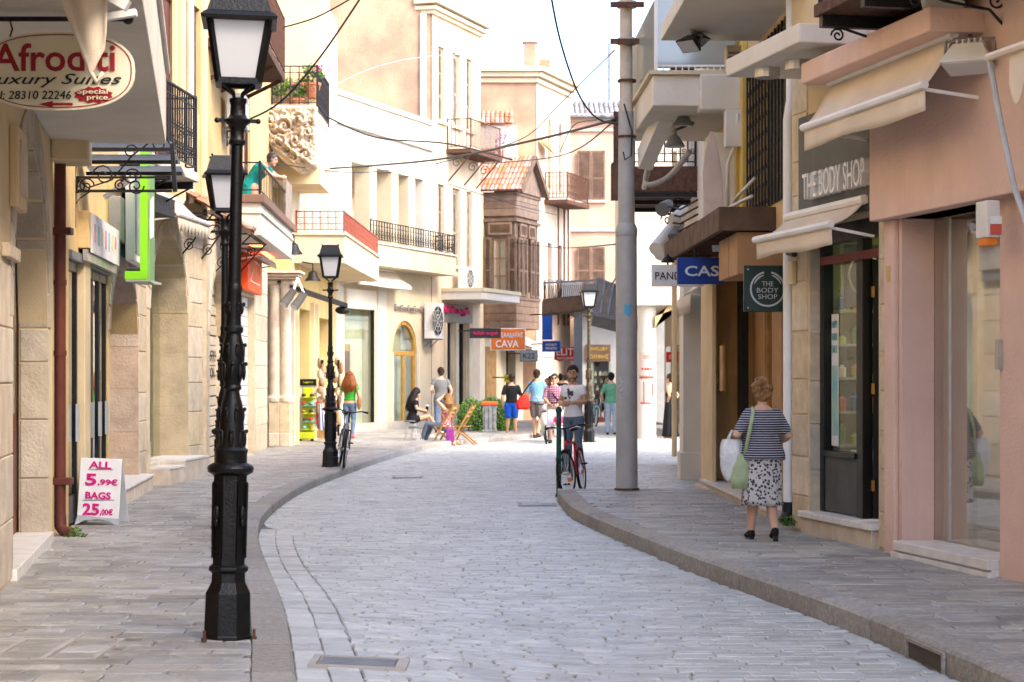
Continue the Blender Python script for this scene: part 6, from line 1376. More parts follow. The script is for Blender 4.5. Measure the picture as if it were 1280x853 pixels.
sign(614,656,411.5,437,63, paint('sign_orange', (.72,.18,.03)), 'orange hanging sign with white lettering, white border', [('ΒΡΕΛΑΔΑΚΗΣ',637,419,6,34),('CAVA',634,430,9,29)], whitep, border=whitep)
sign(651,671,439,451,66, mat('weathered_teal', (.25,.36,.38), .7, .4, 6, .2, col2=(.4,.3,.22)), 'small weathered grey sign under the orange sign', [('K22',661,445,7,15)], paint('dark_letters', (.06,.08,.1)), border=greym)
sign(677.5,690.5,390,425,66, paint('sign_royal', (.02,.10,.45)), 'tall plain blue upright sign beside the steel canopy', [], whitep)
sign(678.5,700,427,439,64, paint('sign_navy', (.02,.07,.36)), 'small blue street name sign with white border', [('ΑΡΚΑΔΙΟΥ',689,431,3.2,15),('ARKADIOU',689,435.5,3.2,15)], whitep, border=paint('sign_pale_blue', (.3,.4,.65)))
sign(693,723,434,451,65, paint('sign_bright_red', (.6,.03,.03)), 'red shaped sign with white capitals beside the grey post', [('ELITE',709,440,9,27),('PHOTOGRAPHS',708,448,3,24)], whitep, shape_=[(693,436),(700,433.5),(708,435.5),(716,433.5),(723,435),(723,450),(716,451.5),(708,449.5),(700,452),(693,450)])
sign(630,637,469,478,66.3, paint('sign_yellow', (.75,.62,.03)), 'small yellow notice on the pale wall behind the men', [('24h',633.5,473,4,5)], blk, dep=.03)
# wall spotlights on the left by the columns
for i, (px, py, Y, lb) in enumerate(((361,372,41.5,'left of two grey barrel spotlights beside the stone columns'),(374,376,42.5,'right of two grey barrel spotlights beside the stone columns'))):
    t = thing('barrel_spotlight', lb, 'spotlight'); c = P(px,py,Y); MB().tube([c+Vector((.12,0,.17)), c, c+Vector((-.1,-.1,-.15))], [.075,.09,.1], 14).build('barrel', mat('dull_grey_metal', (.13,.125,.115), .6, .15), t, smooth=True); MB().tube([c+Vector((-.1,-.1,-.15)), c+Vector((-.104,-.104,-.156))], .085, 14).build('lens', frost, t); q = MB(); q.bar(c+Vector((.1,0,.15)), P(372,348,44), .02); q.build('arm', whitep, t)
t = thing('light_rail', 'black horizontal rail with a small lamp behind the second street lamp', 'rail'); MB().bar(P(372,362,44), P(432,382,48), .05).build('rail', iron, t); MB().ell(P(428,388,48), (.18,.1,.1), 10, 6).build('lamp', iron, t, smooth='all'); MB().bar(P(380,362,44), P(362,358,45), .03).build('arm', iron, t)
for i, (px, py, Y, lb) in enumerate(((367,312,41,'black bell lamp on the corner of the white boxed balcony'),(391,346,46,'black bell lamp under the red railed balcony'))):
    t = thing('bell_lamp', lb, 'lamp'); c = P(px,py,Y); MB().lathe([(.19,-.1),(.185,-.08),(.12,.0),(.09,.1),(.03,.14)], c, 14).build('shade', iron, t, smooth=True); MB().lathe([(.1,-.11),(.1,-.09)], c, 12).build('lens', frost, t); MB().tube([c+UP*.13, c+UP*.3, c+Vector((-.25,0,.34))], .018, 6).build('arm', iron, t)
# ---------------------------------------------------------------- cables and far poles
cable([P(413,211,47), P(545,200,40), P(670,175,32), P(768,150,27)], 'thick black cable from the left houses to the steel pole', .022, .03)
cable([P(408,146,46), P(470,172,46), P(560,180,44), P(640,200,40)], 'sagging black cable below the flower balcony', .02, .0, 10)
cable([P(686,-20,24), P(700,50,25), P(722,115,26), P(745,147,27), P(772,156,27)], 'dark cable dropping steeply from the sky to the steel pole', .013, .0, 8)
cable([P(306,152,34), P(350,128,34), P(400,72,33), P(456,-10,31)], 'black cable rising past the flower balcony to the upper edge', .018, .02)
cable([P(340,38,36), P(395,22,36), P(450,-8,35)], 'black cable at the top beside the peach gable', .016, .02)
cable([P(334,203,40), P(450,216,50), P(548,204,62)], 'thin grey wire across the white loggia wall', .012, .15)
cable([P(400,115,50), P(540,70,60), P(760,68,95)], 'thin pale wire crossing the peach gable', .012, .2, 16, galv)
cable([P(545,205,60), P(650,175,60), P(700,130,55), P(768,63,45)], 'black wire climbing to the right towards the far pole', .016, .1)
cable([P(700,190,58), P(716,158,50), P(745,150,36), P(770,147,27)], 'black wire looping from the corner house to the steel pole', .016, .05)
cable([P(560,230,60), P(640,255,62), P(700,270,70)], 'thin dark wire sagging across the oriel house', .012, .1)
cable([P(710,400,66), P(745,380,50), P(780,332,27.2)], 'thin dark wire rising to the steel pole above the far lamp', .012, .05)
cable([P(640,303,66), P(700,310,60), P(778,305,27.2)], 'thin wire crossing in front of the oriel shutters', .01, .05)
cable([P(770,150,27), P(700,195,40), P(600,205,56)], 'second black wire from the steel pole towards the oriel roof', .014, .1)
t = thing('telegraph_pole', 'distant pale telegraph pole with wire arms above the roofs', 'pole'); Yt = 110.0
MB().tube([P(763,240,Yt), P(763,55,Yt)], .14, 8).build('mast', galv, t, smooth=True)
for y in (66, 82, 98, 112): MB().bar(P(750,y+3,Yt), P(770,y-2,Yt), .06).build('cross_arm', galv, t)
# ---------------------------------------------------------------- bush, bin, shoe rack, goods
t = thing('green_bush', 'dense clipped green bush behind the litter bin', 'bush'); q = MB(); rr = random.Random(12); Yb = 57.5
cx = (608-640)*Yb/F
def lump(seed):
    pass
for i in range(7500):
    while True:
        u, v, w_ = rr.uniform(-1,1), rr.uniform(-1,1), rr.uniform(0,1)
        if (u*u)**1.6+(v*v)+w_**4 < 1.0+.12*math.sin(u*9+v*5) and (u*u)**1.6+v*v+w_**4 > .45: break
    c = Vector((cx+u*.86+rr.gauss(0,.02), Yb+v*.55, .16+w_*.88+.06*math.sin(u*7)+rr.gauss(0,.02)))
    a = Vector((rr.gauss(0,1), rr.gauss(0,1), rr.gauss(.4,1))).normalized()*.035; e = a.orthogonal().normalized()*.02
    q.add([c-a, c+e, c+a, c-e], [(0,1,2,3)])
q.build('foliage', mat('bush_leaf', (.13,.26,.03), .55, .3, 8, 0, rnd=.35, col2=(.06,.14,.02)), t, kind='stuff')
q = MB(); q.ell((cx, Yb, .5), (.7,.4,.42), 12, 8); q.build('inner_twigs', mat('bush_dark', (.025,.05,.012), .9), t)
for i in range(5): MB().tube([(cx-.5+i*.25,Yb,ZL-.02),(cx-.55+i*.27,Yb,.5)], .025, 6).build('stem', wood, t)
t = thing('litter_bin', 'grey square litter bin with an orange bag liner', 'litter bin'); Yn = gy(540,ZL); c = Vector(((612-640)*Yn/F, Yn, ZL))
prof = [(.30,0),(.30,.06),(.26,.07),(.28,.75)]
q = MB(); q.lathe(prof, c, 4, 0); q.build('body', mat('bin_grey', (.28,.29,.29), .7, .25, 8, .2), t, bevel=.015)
for s in (-.12, 0, .12): MB().box(c.x+s-.012, c.x+s+.012, c.y-.215, c.y-.19, c.z+.08, c.z+.72).build('rib', mat('bin_grey', (.28,.29,.29)), t)
MB().lathe([(.29,.74),(.33,.76),(.335,.82),(.31,.86),(.27,.86),(.26,.7)], c, 4, 0).build('bag_liner', mat('orange_bag', (.75,.13,.03), .5, .2, 20, .5), t, bevel=.02)
t = thing('shoe_rack', 'lime green display rack with sandals under a black header', 'display rack'); Yr = gy(551,ZL); k = Yr/F; g = lambda x, y, d=0: Vector(((x-640)*k, Yr+d, CAMZ+(HOR-y)*k))
limeg = paint('lime_rack', (.55,.62,.03)); MB().prism([g(373,549), g(396,549), g(396,482), g(375,482)], (0,.06,0)).build('back_panel', paint('rack_cream', (.72,.68,.5)), t); MB().prism([g(379,547,-.02), g(391,547,-.02), g(391,484,-.02), g(379,484,-.02)], (0,.02,0)).build('centre_strip', limeg, t)
MB().prism([g(375,482,-.04), g(395.5,482,-.04), g(395.5,474,-.04), g(375,474,-.04)], (0,.1,0)).build('header', blackp, t); text('Lagarto', g(385.5,478,-.05), XR, UP, 3*k, limeg, t, width=12*k)
MB().prism([g(373,548,-.3), g(394,548,-.3), g(394,540,-.3), g(373,540,-.3)], (0,.35,0)).build('base', limeg, t); rr = random.Random(8)
for x in (376, 391): MB().tube([g(x,551,-.2), g(x,551,-.15)], .05, 10).build('wheel', rubber, t)
for i in range(5):
    y = 496+i*10; o = MB().prism([g(377,y+1.5,-.2), g(395,y+1.5,-.2), g(395,y,-.2), g(377,y,-.2)], (0,.2,0)).build('shelf', (limeg, paint('teal_shelf', (.15,.5,.5)))[i%2], t)
    for j in range(2): c = g(381+9*j+rr.uniform(-1,1), y-2, -.15); MB().ell(c, (.06,.13,.035), 8, 5).build('sandal', (blackp, brownp, paint('red_sandal', (.6,.03,.03)), paint('teal_shelf', (.15,.5,.5)), woodl)[(i*2+j)%5], o)
MB().prism([g(395.5,530,-.05), g(398,530,-.05), g(398,502,-.05), g(395.5,502,-.05)], (0,.05,0)).build('side_card', paint('red_sandal', (.6,.03,.03)), t)
# souvenir goods hanging at the yellow shop door
gcol = [(.5,.36,.22),(.6,.46,.3),(.42,.16,.08),(.36,.26,.16),(.6,.5,.38),(.28,.16,.08)]
rr = random.Random(21)
for j, (px0, px1, Y, lb) in enumerate(((399,407,48.6,'hanging bags and towels at the yellow shop door'),(418,428,50.5,'column of hanging sponges and hats behind the second lamp'))):
    t = thing('goods_display', lb, 'goods'); MB().bar(P((px0+px1)/2,545,Y), P((px0+px1)/2,450,Y), .03).build('stand', iron, t)
    for i in range(22):
        c = P(rr.uniform(px0,px1), 452+i*4, Y+rr.uniform(-.15,.1)); MB().ell(c, (rr.uniform(.04,.09), .04, rr.uniform(.08,.16)), 8, 6).build('hanging_item', paint('goods%d' % (i%6), gcol[i%6], .8), t, smooth='all')
t = thing('striped_towel', 'blue and white striped towel hanging beside the shoe rack', 'towel')
for i in range(4): MB().prism([P(399+i*2,540-i*2,47.8), P(401+i*2,540-i*2,47.8), P(400.5+i*1.2,505,47.9), P(399+i*1.2,505,47.9)], (0,.02,0)).build('stripe', (paint('towel_blue', (.06,.12,.4)), whitep)[i%2], t)
MB().prism([P(396,548,47.6), P(406,548,47.6), P(406,538,47.6), P(396,538,47.6)], (0,.3,0)).build('crate', woodl, t)
# ---------------------------------------------------------------- people
skin = mat('skin', (.52,.30,.19), .55, .08, 8, .05); skint = mat('tanned_skin', (.48,.27,.16), .55, .08, 8, .05); skinp = mat('fair_skin', (.60,.36,.25), .55, .08, 8, .05)
def hairm(name, col): return mat(name, col, .5, .35, 30, .5, 120)
DEF = dict(pelvis=(0,0,.93), spine=None, neck=(0,0,1.49), head=(0,.025,1.635), hw=.19,
           hipL=(-.09,0,.9), hipR=(.09,0,.9), kneeL=(-.1,.02,.5), kneeR=(.1,.02,.5), ankL=(-.1,-.03,.085), ankR=(.1,-.03,.085), toeL=None, toeR=None,
           elL=(-.26,-.04,1.14), elR=(.26,-.04,1.14), wrL=(-.25,.05,.9), wrR=(.25,.05,.9), look=0, tilt=0)
def V(*a): return Vector(a)
class Body:
    def __init__(s, label, loc, rz, H=1.75, fat=1.0, vox=.011, skin_=skin, **kw):
        s.t = thing('person', label, 'person', fixed=True); s.t.location = loc; s.t.rotation_euler = (0,0,RAD(rz)); s.k = H/1.75; s.t.scale = (s.k,)*3
        s.vox = vox; s.fat = fat; s.sk = skin_
        d = dict(DEF); d.update(kw); s.d = {k: (Vector(v) if isinstance(v, tuple) else v) for k, v in d.items()}
        d = s.d; s.pel, s.nk = d['pelvis'], d['neck']; s.mid = d['spine'] or (s.pel+s.nk)/2+V(0,.012,0)
        ax = (d['hipR']-d['hipL']).normalized(); s.ax = ax
        sh = d.get('shR'); up = (s.nk-s.mid).normalized()
        s.shR = d.get('shR') or s.nk-up*.098+ax*d['hw']*.9; s.shL = d.get('shL') or s.nk-up*.098-ax*d['hw']*.9
        s.body()
    def spine(s, t):      # quadratic through pelvis, mid, neck; t 0..1
        a, b, c = s.pel, s.mid*2-(s.pel+s.nk)/2, s.nk
        return a*(1-t)**2+b*2*t*(1-t)+c*t*t
    SEC = [(-.16,.10,.08),(-.08,.155,.105),(.02,.168,.118),(.14,.15,.108),(.28,.135,.098),(.42,.143,.104),(.58,.162,.114),(.72,.178,.114),(.84,.17,.10),(.92,.115,.08),(1.0,.06,.06)]
    def torso(s, b, t0=-.2, t1=1.1, inf=0, flare=None):
        pts, rx, ry = [], [], []
        f = s.fat
        for t, x, y in s.SEC:
            if t < t0 or t > t1: continue
            belly = 1+(f-1)*(1 if t < .75 else .4)
            pts.append(s.spine(t) if t >= 0 else s.pel+(s.pel-s.spine(.15)).normalized()*(-t*.56)); e = flare(t) if flare else 0
            rx.append(x*belly+inf+e); ry.append(y*(belly*1.08-.08 if f > 1 else belly)+inf+e)
        b.tube(pts, rx, 16, True, ry, xax=s.ax)
    def limb(s, b, pts, rs, n=10):
        b.tube(pts, rs, n); b.ell(pts[0], rs[0]*.98, n, 6); b.ell(pts[-1], rs[-1]*.98, n, 6)
    def arm(s, b, side, inf=0, t1=1.0, hand=True):
        sh, el, wr = (s.shL, s.d['elL'], s.d['wrL']) if side < 0 else (s.shR, s.d['elR'], s.d['wrR'])
        f = 1+(s.fat-1)*.6
        P_ = [sh, sh.lerp(el,.35), sh.lerp(el,.75), el, el.lerp(wr,.3), el.lerp(wr,.75), wr]; R_ = [.056,.052,.045,.041,.043,.034,.027]
        R_ = [r*f+inf for r in R_]; ts = [0,.2,.4,.5,.65,.85,1.0]
        k = [i for i, t in enumerate(ts) if t <= t1+1e-6]; s.limb(b, [P_[i] for i in k], [R_[i] for i in k])
        if hand and t1 >= 1: s.hand(b, el, wr, side)
    def hand(s, b, el, wr, side):
        d = (wr-el).normalized(); inn = (s.ax*(-side)); inn = (inn-d*inn.dot(d)); inn = inn.normalized() if inn.length > .1 else d.orthogonal().normalized(); w_ = d.cross(inn)*1.0
        pc = wr+d*.045; M = Matrix((w_*.042, inn*.018, d*.055)).transposed(); b.ell(pc, 1, 10, 6, M)
        for i, (x, L) in enumerate(((-.03,.06),(-.01,.072),(.011,.068),(.03,.052))):
            p0 = wr+d*.08+w_*x; p1 = p0+d*L*.55+inn*.008; p2 = p1+d*L*.38+inn*.028; b.tube([p0-d*.02, p0, p1, p2], [.0095,.0095,.009,.008], 6); b.ell(p2, .0082, 6, 4)
        q = wr+d*.03+w_*(.036 if True else 0); b.tube([q-w_*.015, q+w_*.012+d*.025+inn*.012, q+w_*.012+d*.055+inn*.024], [.013,.011,.009], 6)
    def leg(s, b, side, inf=0, t0=0., t1=1.0, tap=None):
        hp, kn, an = (s.d['hipL'], s.d['kneeL'], s.d['ankL']) if side < 0 else (s.d['hipR'], s.d['kneeR'], s.d['ankR'])
        f = 1+(s.fat-1)*.7
        P_ = [hp, hp.lerp(kn,.3), hp.lerp(kn,.75), kn, kn.lerp(an,.25)+V(0,-.008,0), kn.lerp(an,.6), an.lerp(kn,.08), an]; R_ = [.088,.082,.062,.055,.057,.046,.036,.037]; ts = [0,.15,.38,.5,.62,.8,.96,1]
        if tap: R_ = [max(r, tap) for r in R_]
        k = [i for i, t in enumerate(ts) if t0-1e-6 <= t <= t1+1e-6]; s.limb(b, [P_[i] for i in k], [R_[i]*f+inf for i in k], 12)
    def toe(s, side):
        an = s.d['ankL'] if side < 0 else s.d['ankR']; tz = s.d['toeL'] if side < 0 else s.d['toeR']
        if tz: return tz
        a = 0; return V(an.x*1.15, an.y+.17, an.z-.06)
    def foot(s, b, side, inf=0, heel=0):
        an = s.d['ankL'] if side < 0 else s.d['ankR']; to = s.toe(side); fd = (to-an); fd.z = 0; fd = fd.normalized() if fd.length > .02 else V(0,1,0); z = min(to.z, an.z-.045)
        he = V(an.x, an.y, an.z-.045)-fd*.035
        b.tube([he-fd*.01, he+fd*.06+V(0,0,.005), V(to.x,to.y,to.z)-fd*.05, V(to.x,to.y,to.z-.003)+fd*.015], [.03+inf,.038+inf,.042+inf,.025+inf], 10, True, [.034+inf,.04+inf,.026+inf,.018+inf], xax=fd.cross(UP)); b.ell(he, .034+inf, 8, 6); b.tube([an, he+V(0,0,.0)], [.036+inf,.033+inf], 8)
    def headM(s): return Matrix.Rotation(RAD(s.d['look']), 3, 'Z') @ Matrix.Rotation(RAD(s.d['tilt']), 3, 'X')
    def body(s):
        b = MB(); s.torso(b)
        for q in (-1, 1): s.arm(b, q); s.leg(b, q); s.foot(b, q)
        h = s.d['head']; M = s.headM(); b.tube([s.nk-(s.nk-s.mid).normalized()*.05, s.nk.lerp(h,.35), h+M@V(0,-.01,-.04)], [.058,.052,.05], 12)
        b.ell(h+M@V(0,-.012,.02), (.078,.095,.098), 16, 12, M); b.ell(h+M@V(0,.02,-.035), (.062,.072,.085), 14, 10, M)
        b.tube([h+M@V(0,.085,.03), h+M@V(0,.102,-.005), h+M@V(0,.112,-.022), h+M@V(0,.09,-.036)], [.01,.012,.016,.014], 8)
        b.ell(h+M@V(0,.088,-.062), (.025,.012,.012), 8, 6, M); b.ell(h+M@V(0,.074,-.105), (.03,.025,.022), 8, 6, M)
        for q in (-1, 1): b.ell(h+M@V(q*.078,-.005,-.005), (.012,.022,.034), 8, 6, M); b.ell(h+M@V(q*.033,.082,.035), (.03,.014,.01), 8, 5, M)
        o = b.build('body', s.sk, s.t, smooth='all'); remesh(o, s.vox*.8, 2)
    def face(s, shades=False, beard=None):
        h = s.d['head']; M = s.headM(); b = MB()
        if shades:
            for q in (-1, 1): b.ell(h+M@V(q*.034,.095,.012), (.03,.01,.022), 10, 6, M)
            b.bar(h+M@V(-.08,.05,.018), h+M@V(.08,.05,.018), .004); b.build('sunglasses', blackp, s.t, smooth='all')
        else:
            for q in (-1, 1): b.ell(h+M@V(q*.032,.088,.01), (.014,.008,.007), 8, 6, M)
            b.build('eyes', paint('eye_dark', (.03,.02,.015)), s.t, smooth='all', kind='stuff')
        b = MB()
        for q in (-1, 1): b.tube([h+M@V(q*.014,.1,.032), h+M@V(q*.034,.1,.038), h+M@V(q*.055,.085,.033)], [.005,.006,.003], 6)
        b.build('eyebrows', beard or paint('eye_dark', (.03,.02,.015)), s.t, kind='stuff')
        b = MB(); b.ell(h+M@V(0,.097,-.062), (.022,.007,.006), 8, 5, M); b.build('lips', paint('lips', (.38,.13,.1)), s.t, smooth='all')
        if beard:
            b = MB(); b.ell(h+M@V(0,.024,-.078), (.0625,.0675,.05), 14, 10, M); o = b.build('beard', beard, s.t, smooth='all')
    def hair(s, m, kind='short', L=.3, vol=1.0):
        h = s.d['head']; M = s.headM(); b = MB(); rr = random.Random(int(L*100)+len(kind))
        b.ell(h+M@V(0,-.025,.04), (.088*vol,.098*vol,.095*vol), 16, 12, M); b.ell(h+M@V(0,-.05,-.02), (.082*vol,.068*vol,.085*vol), 14, 10, M)
        if kind == 'puffy':
            for i in range(40):
                d = V(rr.gauss(0,1), rr.gauss(-.4,1), rr.gauss(.4,1)).normalized()
                if d.y > .45 and d.z < .5: continue
                b.ell(h+M@(V(0,-.025,.03)+V(d.x*.085,d.y*.09,d.z*.095)*vol), rr.uniform(.018,.032)*vol, 8, 6)
        if kind == 'short':
            for i in range(50):
                d = V(rr.gauss(0,1), rr.gauss(-.1,1), rr.gauss(.9,.8)).normalized()
                if d.z < .1 and d.y > -.2: continue
                b.ell(h+M@(V(0,-.022,.045)+V(d.x*.08,d.y*.09,d.z*.088)), rr.uniform(.014,.024), 6, 5)
        if kind == 'long':
            for i in range(26):
                a = math.pi*(1+ (i/25))  ; a = math.pi+math.pi*i/25
                x, y = math.cos(a)*.085*vol, math.sin(a)*.075*vol-.02
                ln = L*rr.uniform(.8,1.05)
                p0 = h+M@V(x*.8,y*.8,.07); p1 = h+M@V(x*1.1,y*1.15-.01,0); p2 = h+M@V(x*1.35*vol,y*1.25-.03,-ln*.55); p3 = h+M@V(x*1.1+rr.uniform(-.02,.02),y*1.1-.02,-ln)
                b.tube([p0,p1,p2,p3], [.03,.034,.036*vol,.012], 6)
        if kind == 'bun': b.ell(h+M@V(0,-.10,.09), .05, 10, 8); b.ell(h+M@V(0,-.09,.11), .04, 8, 6)
        o = b.build('hair', m, s.t, smooth='all'); remesh(o, .011, 1)
        st = MB(); c0 = h+M@V(0,-.025,.03); n_ = 420 if s.vox < .012 else 90
        for i in range(n_):
            d = V(rr.gauss(0,1), rr.gauss(-.5,1), rr.gauss(.5,.9)).normalized()
            if d.y > .35 and d.z < .55: continue
            R_ = V(d.x*.094, d.y*.1, d.z*.1)*vol
            if kind == 'long':
                q0 = c0+M@(R_*.98); ln = L*rr.uniform(.6,1.05)*(1 if d.y < .1 else .5); sw = V(rr.uniform(-.02,.02), rr.uniform(-.02,.01), 0)
                st.tube([q0, q0+M@(V(d.x*.02,d.y*.02-.01,-ln*.3)), q0+M@(V(d.x*.04,d.y*.03-.02,-ln*.65)+sw), q0+M@(V(d.x*.03,d.y*.02-.015,-ln)+sw*2)], [.004,.005,.004,.002], 3)
            else:
                tg = V(-d.y, d.x, rr.uniform(-.6,.3))+V(rr.gauss(0,.6),rr.gauss(0,.6),rr.gauss(0,.6)); tg = tg-d*tg.dot(d); tg = tg.normalized() if tg.length > .01 else V(0,0,1); k_ = .05 if kind == 'puffy' else .03
                st.tube([c0+M@(R_*.97), c0+M@(R_*1.04+tg*k_*.5), c0+M@(R_*(1.04 if kind == 'puffy' else 1.0)+tg*k_)], [.004,.0035,.0015], 3)
        st.build('hair_strands', m, s.t, kind='stuff'); return o
    def top(s, m, name='shirt', sleeve=.42, t0=.0, inf=.013, flare=None, collar=True, t1=.95):
        b = MB(); s.torso(b, t0, t1, inf, flare)
        if sleeve:
            for q in (-1, 1): s.arm(b, q, min(inf,.013), sleeve, False)
        else:
            pass
        o = b.build(name, m, s.t, smooth='all'); remesh(o, s.vox*.9, 3); return o
    def legs(s, m, name='trousers', t1=1.0, inf=.014, tap=None, top=.1):
        b = MB(); s.torso(b, -.2, top, inf*.8)
        for q in (-1, 1): s.leg(b, q, inf, 0, t1, tap)
        o = b.build(name, m, s.t, smooth='all'); remesh(o, s.vox*.9, 2); return o
    def skirt(s, m, z0, z1, r0, r1, name='skirt', folds=9, amp=.014, n=48, ry=.8, cx=0, cy=0):
        b = MB(); k = 10
        def fn(u, v):
            a = 2*math.pi*u; z = z0+(z1-z0)*v; r = r0+(r1-r0)*(v**.8)+amp*v*math.sin(folds*a+1.3*math.sin(a*2)+v); return V(cx*v+s.pel.x+r*math.cos(a), cy*v+s.pel.y+r*ry*math.sin(a), z)
        b.grid(fn, n, k); return b.build(name, m, s.t, smooth='all', solid=.006)
    def shoes(s, m, name='shoe', inf=.008):
        for q in (-1, 1):
            b = MB(); s.foot(b, q, inf); o = b.build(name, m, s.t, smooth='all'); remesh(o, .009, 1)
    def cls(s, name, col, **k): return paint(name, col, .85, bump=.12, **k)
def fab(name, col, var=.12): return mat(name, col, .88, var, 14, 1.0, 9)
def wrinkle(n, L, b):
    tc = n.new('ShaderNodeTexCoord'); z = n.new('ShaderNodeTexNoise'); z.inputs['Scale'].default_value = 9; z.inputs['Detail'].default_value = 4; z.inputs['Distortion'].default_value = 1.2; L.new(tc.outputs['Object'], z.inputs['Vector'])
    bp = n.new('ShaderNodeBump'); bp.inputs['Strength'].default_value = .9; bp.inputs['Distance'].default_value = .03; L.new(z.outputs['Fac'], bp.inputs['Height']); L.new(bp.outputs[0], b.inputs['Normal'])
def striped(name, c1, c2, scale, axis='Z', width=.5):
    m = bpy.data.materials.new(name); m.use_nodes = True; n = m.node_tree.nodes; L = m.node_tree.links; b = n['Principled BSDF']; b.inputs['Roughness'].default_value = .85; wrinkle(n, L, b)
    tc = n.new('ShaderNodeTexCoord'); w_ = n.new('ShaderNodeTexWave'); w_.bands_direction = axis; w_.inputs['Scale'].default_value = scale; w_.inputs['Distortion'].default_value = .4; w_.inputs['Detail Scale'].default_value = .6
    r = n.new('ShaderNodeValToRGB'); r.color_ramp.interpolation = 'CONSTANT'; r.color_ramp.elements[0].color = (*c1,1); r.color_ramp.elements[1].color = (*c2,1); r.color_ramp.elements[1].position = width
    L.new(tc.outputs['Object'], w_.inputs['Vector']); L.new(w_.outputs['Fac'], r.inputs[0]); L.new(r.outputs[0], b.inputs['Base Color']); return m
def patterned(name, c1, c2, scale, thr=.5, c3=None):
    m = bpy.data.materials.new(name); m.use_nodes = True; n = m.node_tree.nodes; L = m.node_tree.links; b = n['Principled BSDF']; b.inputs['Roughness'].default_value = .85; wrinkle(n, L, b)
    tc = n.new('ShaderNodeTexCoord'); v = n.new('ShaderNodeTexVoronoi'); v.inputs['Scale'].default_value = scale
    r = n.new('ShaderNodeValToRGB'); r.color_ramp.elements[0].color = (*c1,1); r.color_ramp.elements[1].color = (*c2,1); r.color_ramp.elements[0].position = thr-.08; r.color_ramp.elements[1].position = thr+.08
    if c3: e = r.color_ramp.elements.new(thr+.2); e.color = (*c3,1)
    L.new(tc.outputs['Object'], v.inputs['Vector']); L.new(v.outputs['Distance'], r.inputs[0]); L.new(r.outputs[0], b.inputs['Base Color']); return m
def checked(name, c1, c2, c3, s=30):
    m = bpy.data.materials.new(name); m.use_nodes = True; n = m.node_tree.nodes; L = m.node_tree.links; b = n['Principled BSDF']; b.inputs['Roughness'].default_value = .85; wrinkle(n, L, b)
    tc = n.new('ShaderNodeTexCoord'); ws = []
    for ax in 'XZ':
        w_ = n.new('ShaderNodeTexWave'); w_.bands_direction = ax; w_.inputs['Scale'].default_value = s/6.28; L.new(tc.outputs['Object'], w_.inputs['Vector']); r = n.new('ShaderNodeMath'); r.operation = 'GREATER_THAN'; r.inputs[1].default_value = .55; L.new(w_.outputs['Fac'], r.inputs[0]); ws.append(r)
    a = n.new('ShaderNodeMix'); a.data_type = 'RGBA'; a.inputs['A'].default_value = (*c1,1); a.inputs['B'].default_value = (*c2,1); L.new(ws[0].outputs[0], a.inputs['Factor'])
    c = n.new('ShaderNodeMix'); c.data_type = 'RGBA'; c.inputs['B'].default_value = (*c3,1); L.new(a.outputs['Result'], c.inputs['A']); L.new(ws[1].outputs[0], c.inputs['Factor']); L.new(c.outputs['Result'], b.inputs['Base Color']); return m
def gp(px, py, z=0): Y = gy(py, z); return ((px-640)*Y/F, Y, z)
# --- elderly woman walking away on the right pavement (faces +Y)
lw = gp(953, 675, ZR)
p = Body('grey-blonde older woman in striped top and patterned skirt walking away with bags', lw, 4, 1.49, 1.28, .0085, skinp,
         kneeL=(-.09,.05,.5), ankL=(-.11,.10,.095), kneeR=(.09,.04,.5), ankR=(.1,-.20,.135), toeR=(.11,-.03,.05), toeL=(-.12,.27,.035), elL=(-.30,-.06,1.17), wrL=(-.25,.16,1.12), elR=(.29,-.03,1.16), wrR=(.22,.17,1.08), head=(0,.05,1.635), tilt=-12, hw=.165)
EW = p
p.top(striped('navy_stripes', (.025,.028,.06), (.5,.5,.54), 12.0, 'Z', .82), 'striped_top', .4, -.1, .026, lambda t: .02*(t < .35)+.012*(t < .0))
skm = patterned('black_white_pattern', (.04,.04,.05), (.55,.53,.52), 30, .42); p.skirt(skm, .98, .385, .205, .225, folds=11, amp=.012, ry=.74)
p.hair(hairm('ash_blonde_hair', (.36,.19,.08)), 'puffy', .1, 1.2); p.shoes(fab('black_leather', (.012,.012,.012)), 'slipper')
for q in (-1, 1):
    an = p.d['ankL'] if q < 0 else p.d['ankR']; b = MB(); b.box(an.x-.025, an.x+.025, an.y-.06, an.y-.01, 0, an.z-.05); b.build('heel', blackp, p.t)
k = p.k; rot = Matrix.Rotation(RAD(4), 3, 'Z'); wl = lambda v: Vector(lw)+rot@(Vector(v)*k)
t = thing('shopping_bag', 'white plastic carrier bag hanging from the older woman\'s arm', 'bag')
bagm = mat('thin_plastic_bag', (.75,.76,.76), .35, .12, 14, .8, 25)
q = MB(); rr = random.Random(6); c = wl((-.34,.02,.86))
def bagf(u, v):
    a = 2*math.pi*u; r = (.04+.075*math.sin(math.pi*min(1,v*.9+.12))**.6)*(1+.12*math.sin(5*a+4*v)); return c+V(r*math.cos(a), r*.7*math.sin(a), .22-.4*v)
q.grid(bagf, 24, 12); q.f.append(tuple(range(12, 25*13, 13))); q.build('bag', bagm, t, smooth='all')
q = MB(); hp = wl((-.27,.1,1.13))
for s in (-.04, .04): q.tube([c+V(s,0,.2), c.lerp(hp,.6)+V(s*.6,0,.16), hp+V(0,0,.03)], [.02,.012,.01], 6)
q.build('handle', bagm, t, smooth='all')
t = thing('shoulder_bag', 'light green shoulder bag worn by the older woman', 'bag'); lg = fab('light_green_cloth', (.40,.48,.28))
q = MB(); c = wl((-.245,-.05,.77)); q.tube([c+V(0,0,.16), c+V(0,0,.05), c-V(.01,0,.1), c-V(.01,0,.17)], [.07,.09,.095,.08], 12, True, [.03,.05,.055,.04], xax=(1,0,0)); o = q.build('pouch', lg, t, smooth='all')
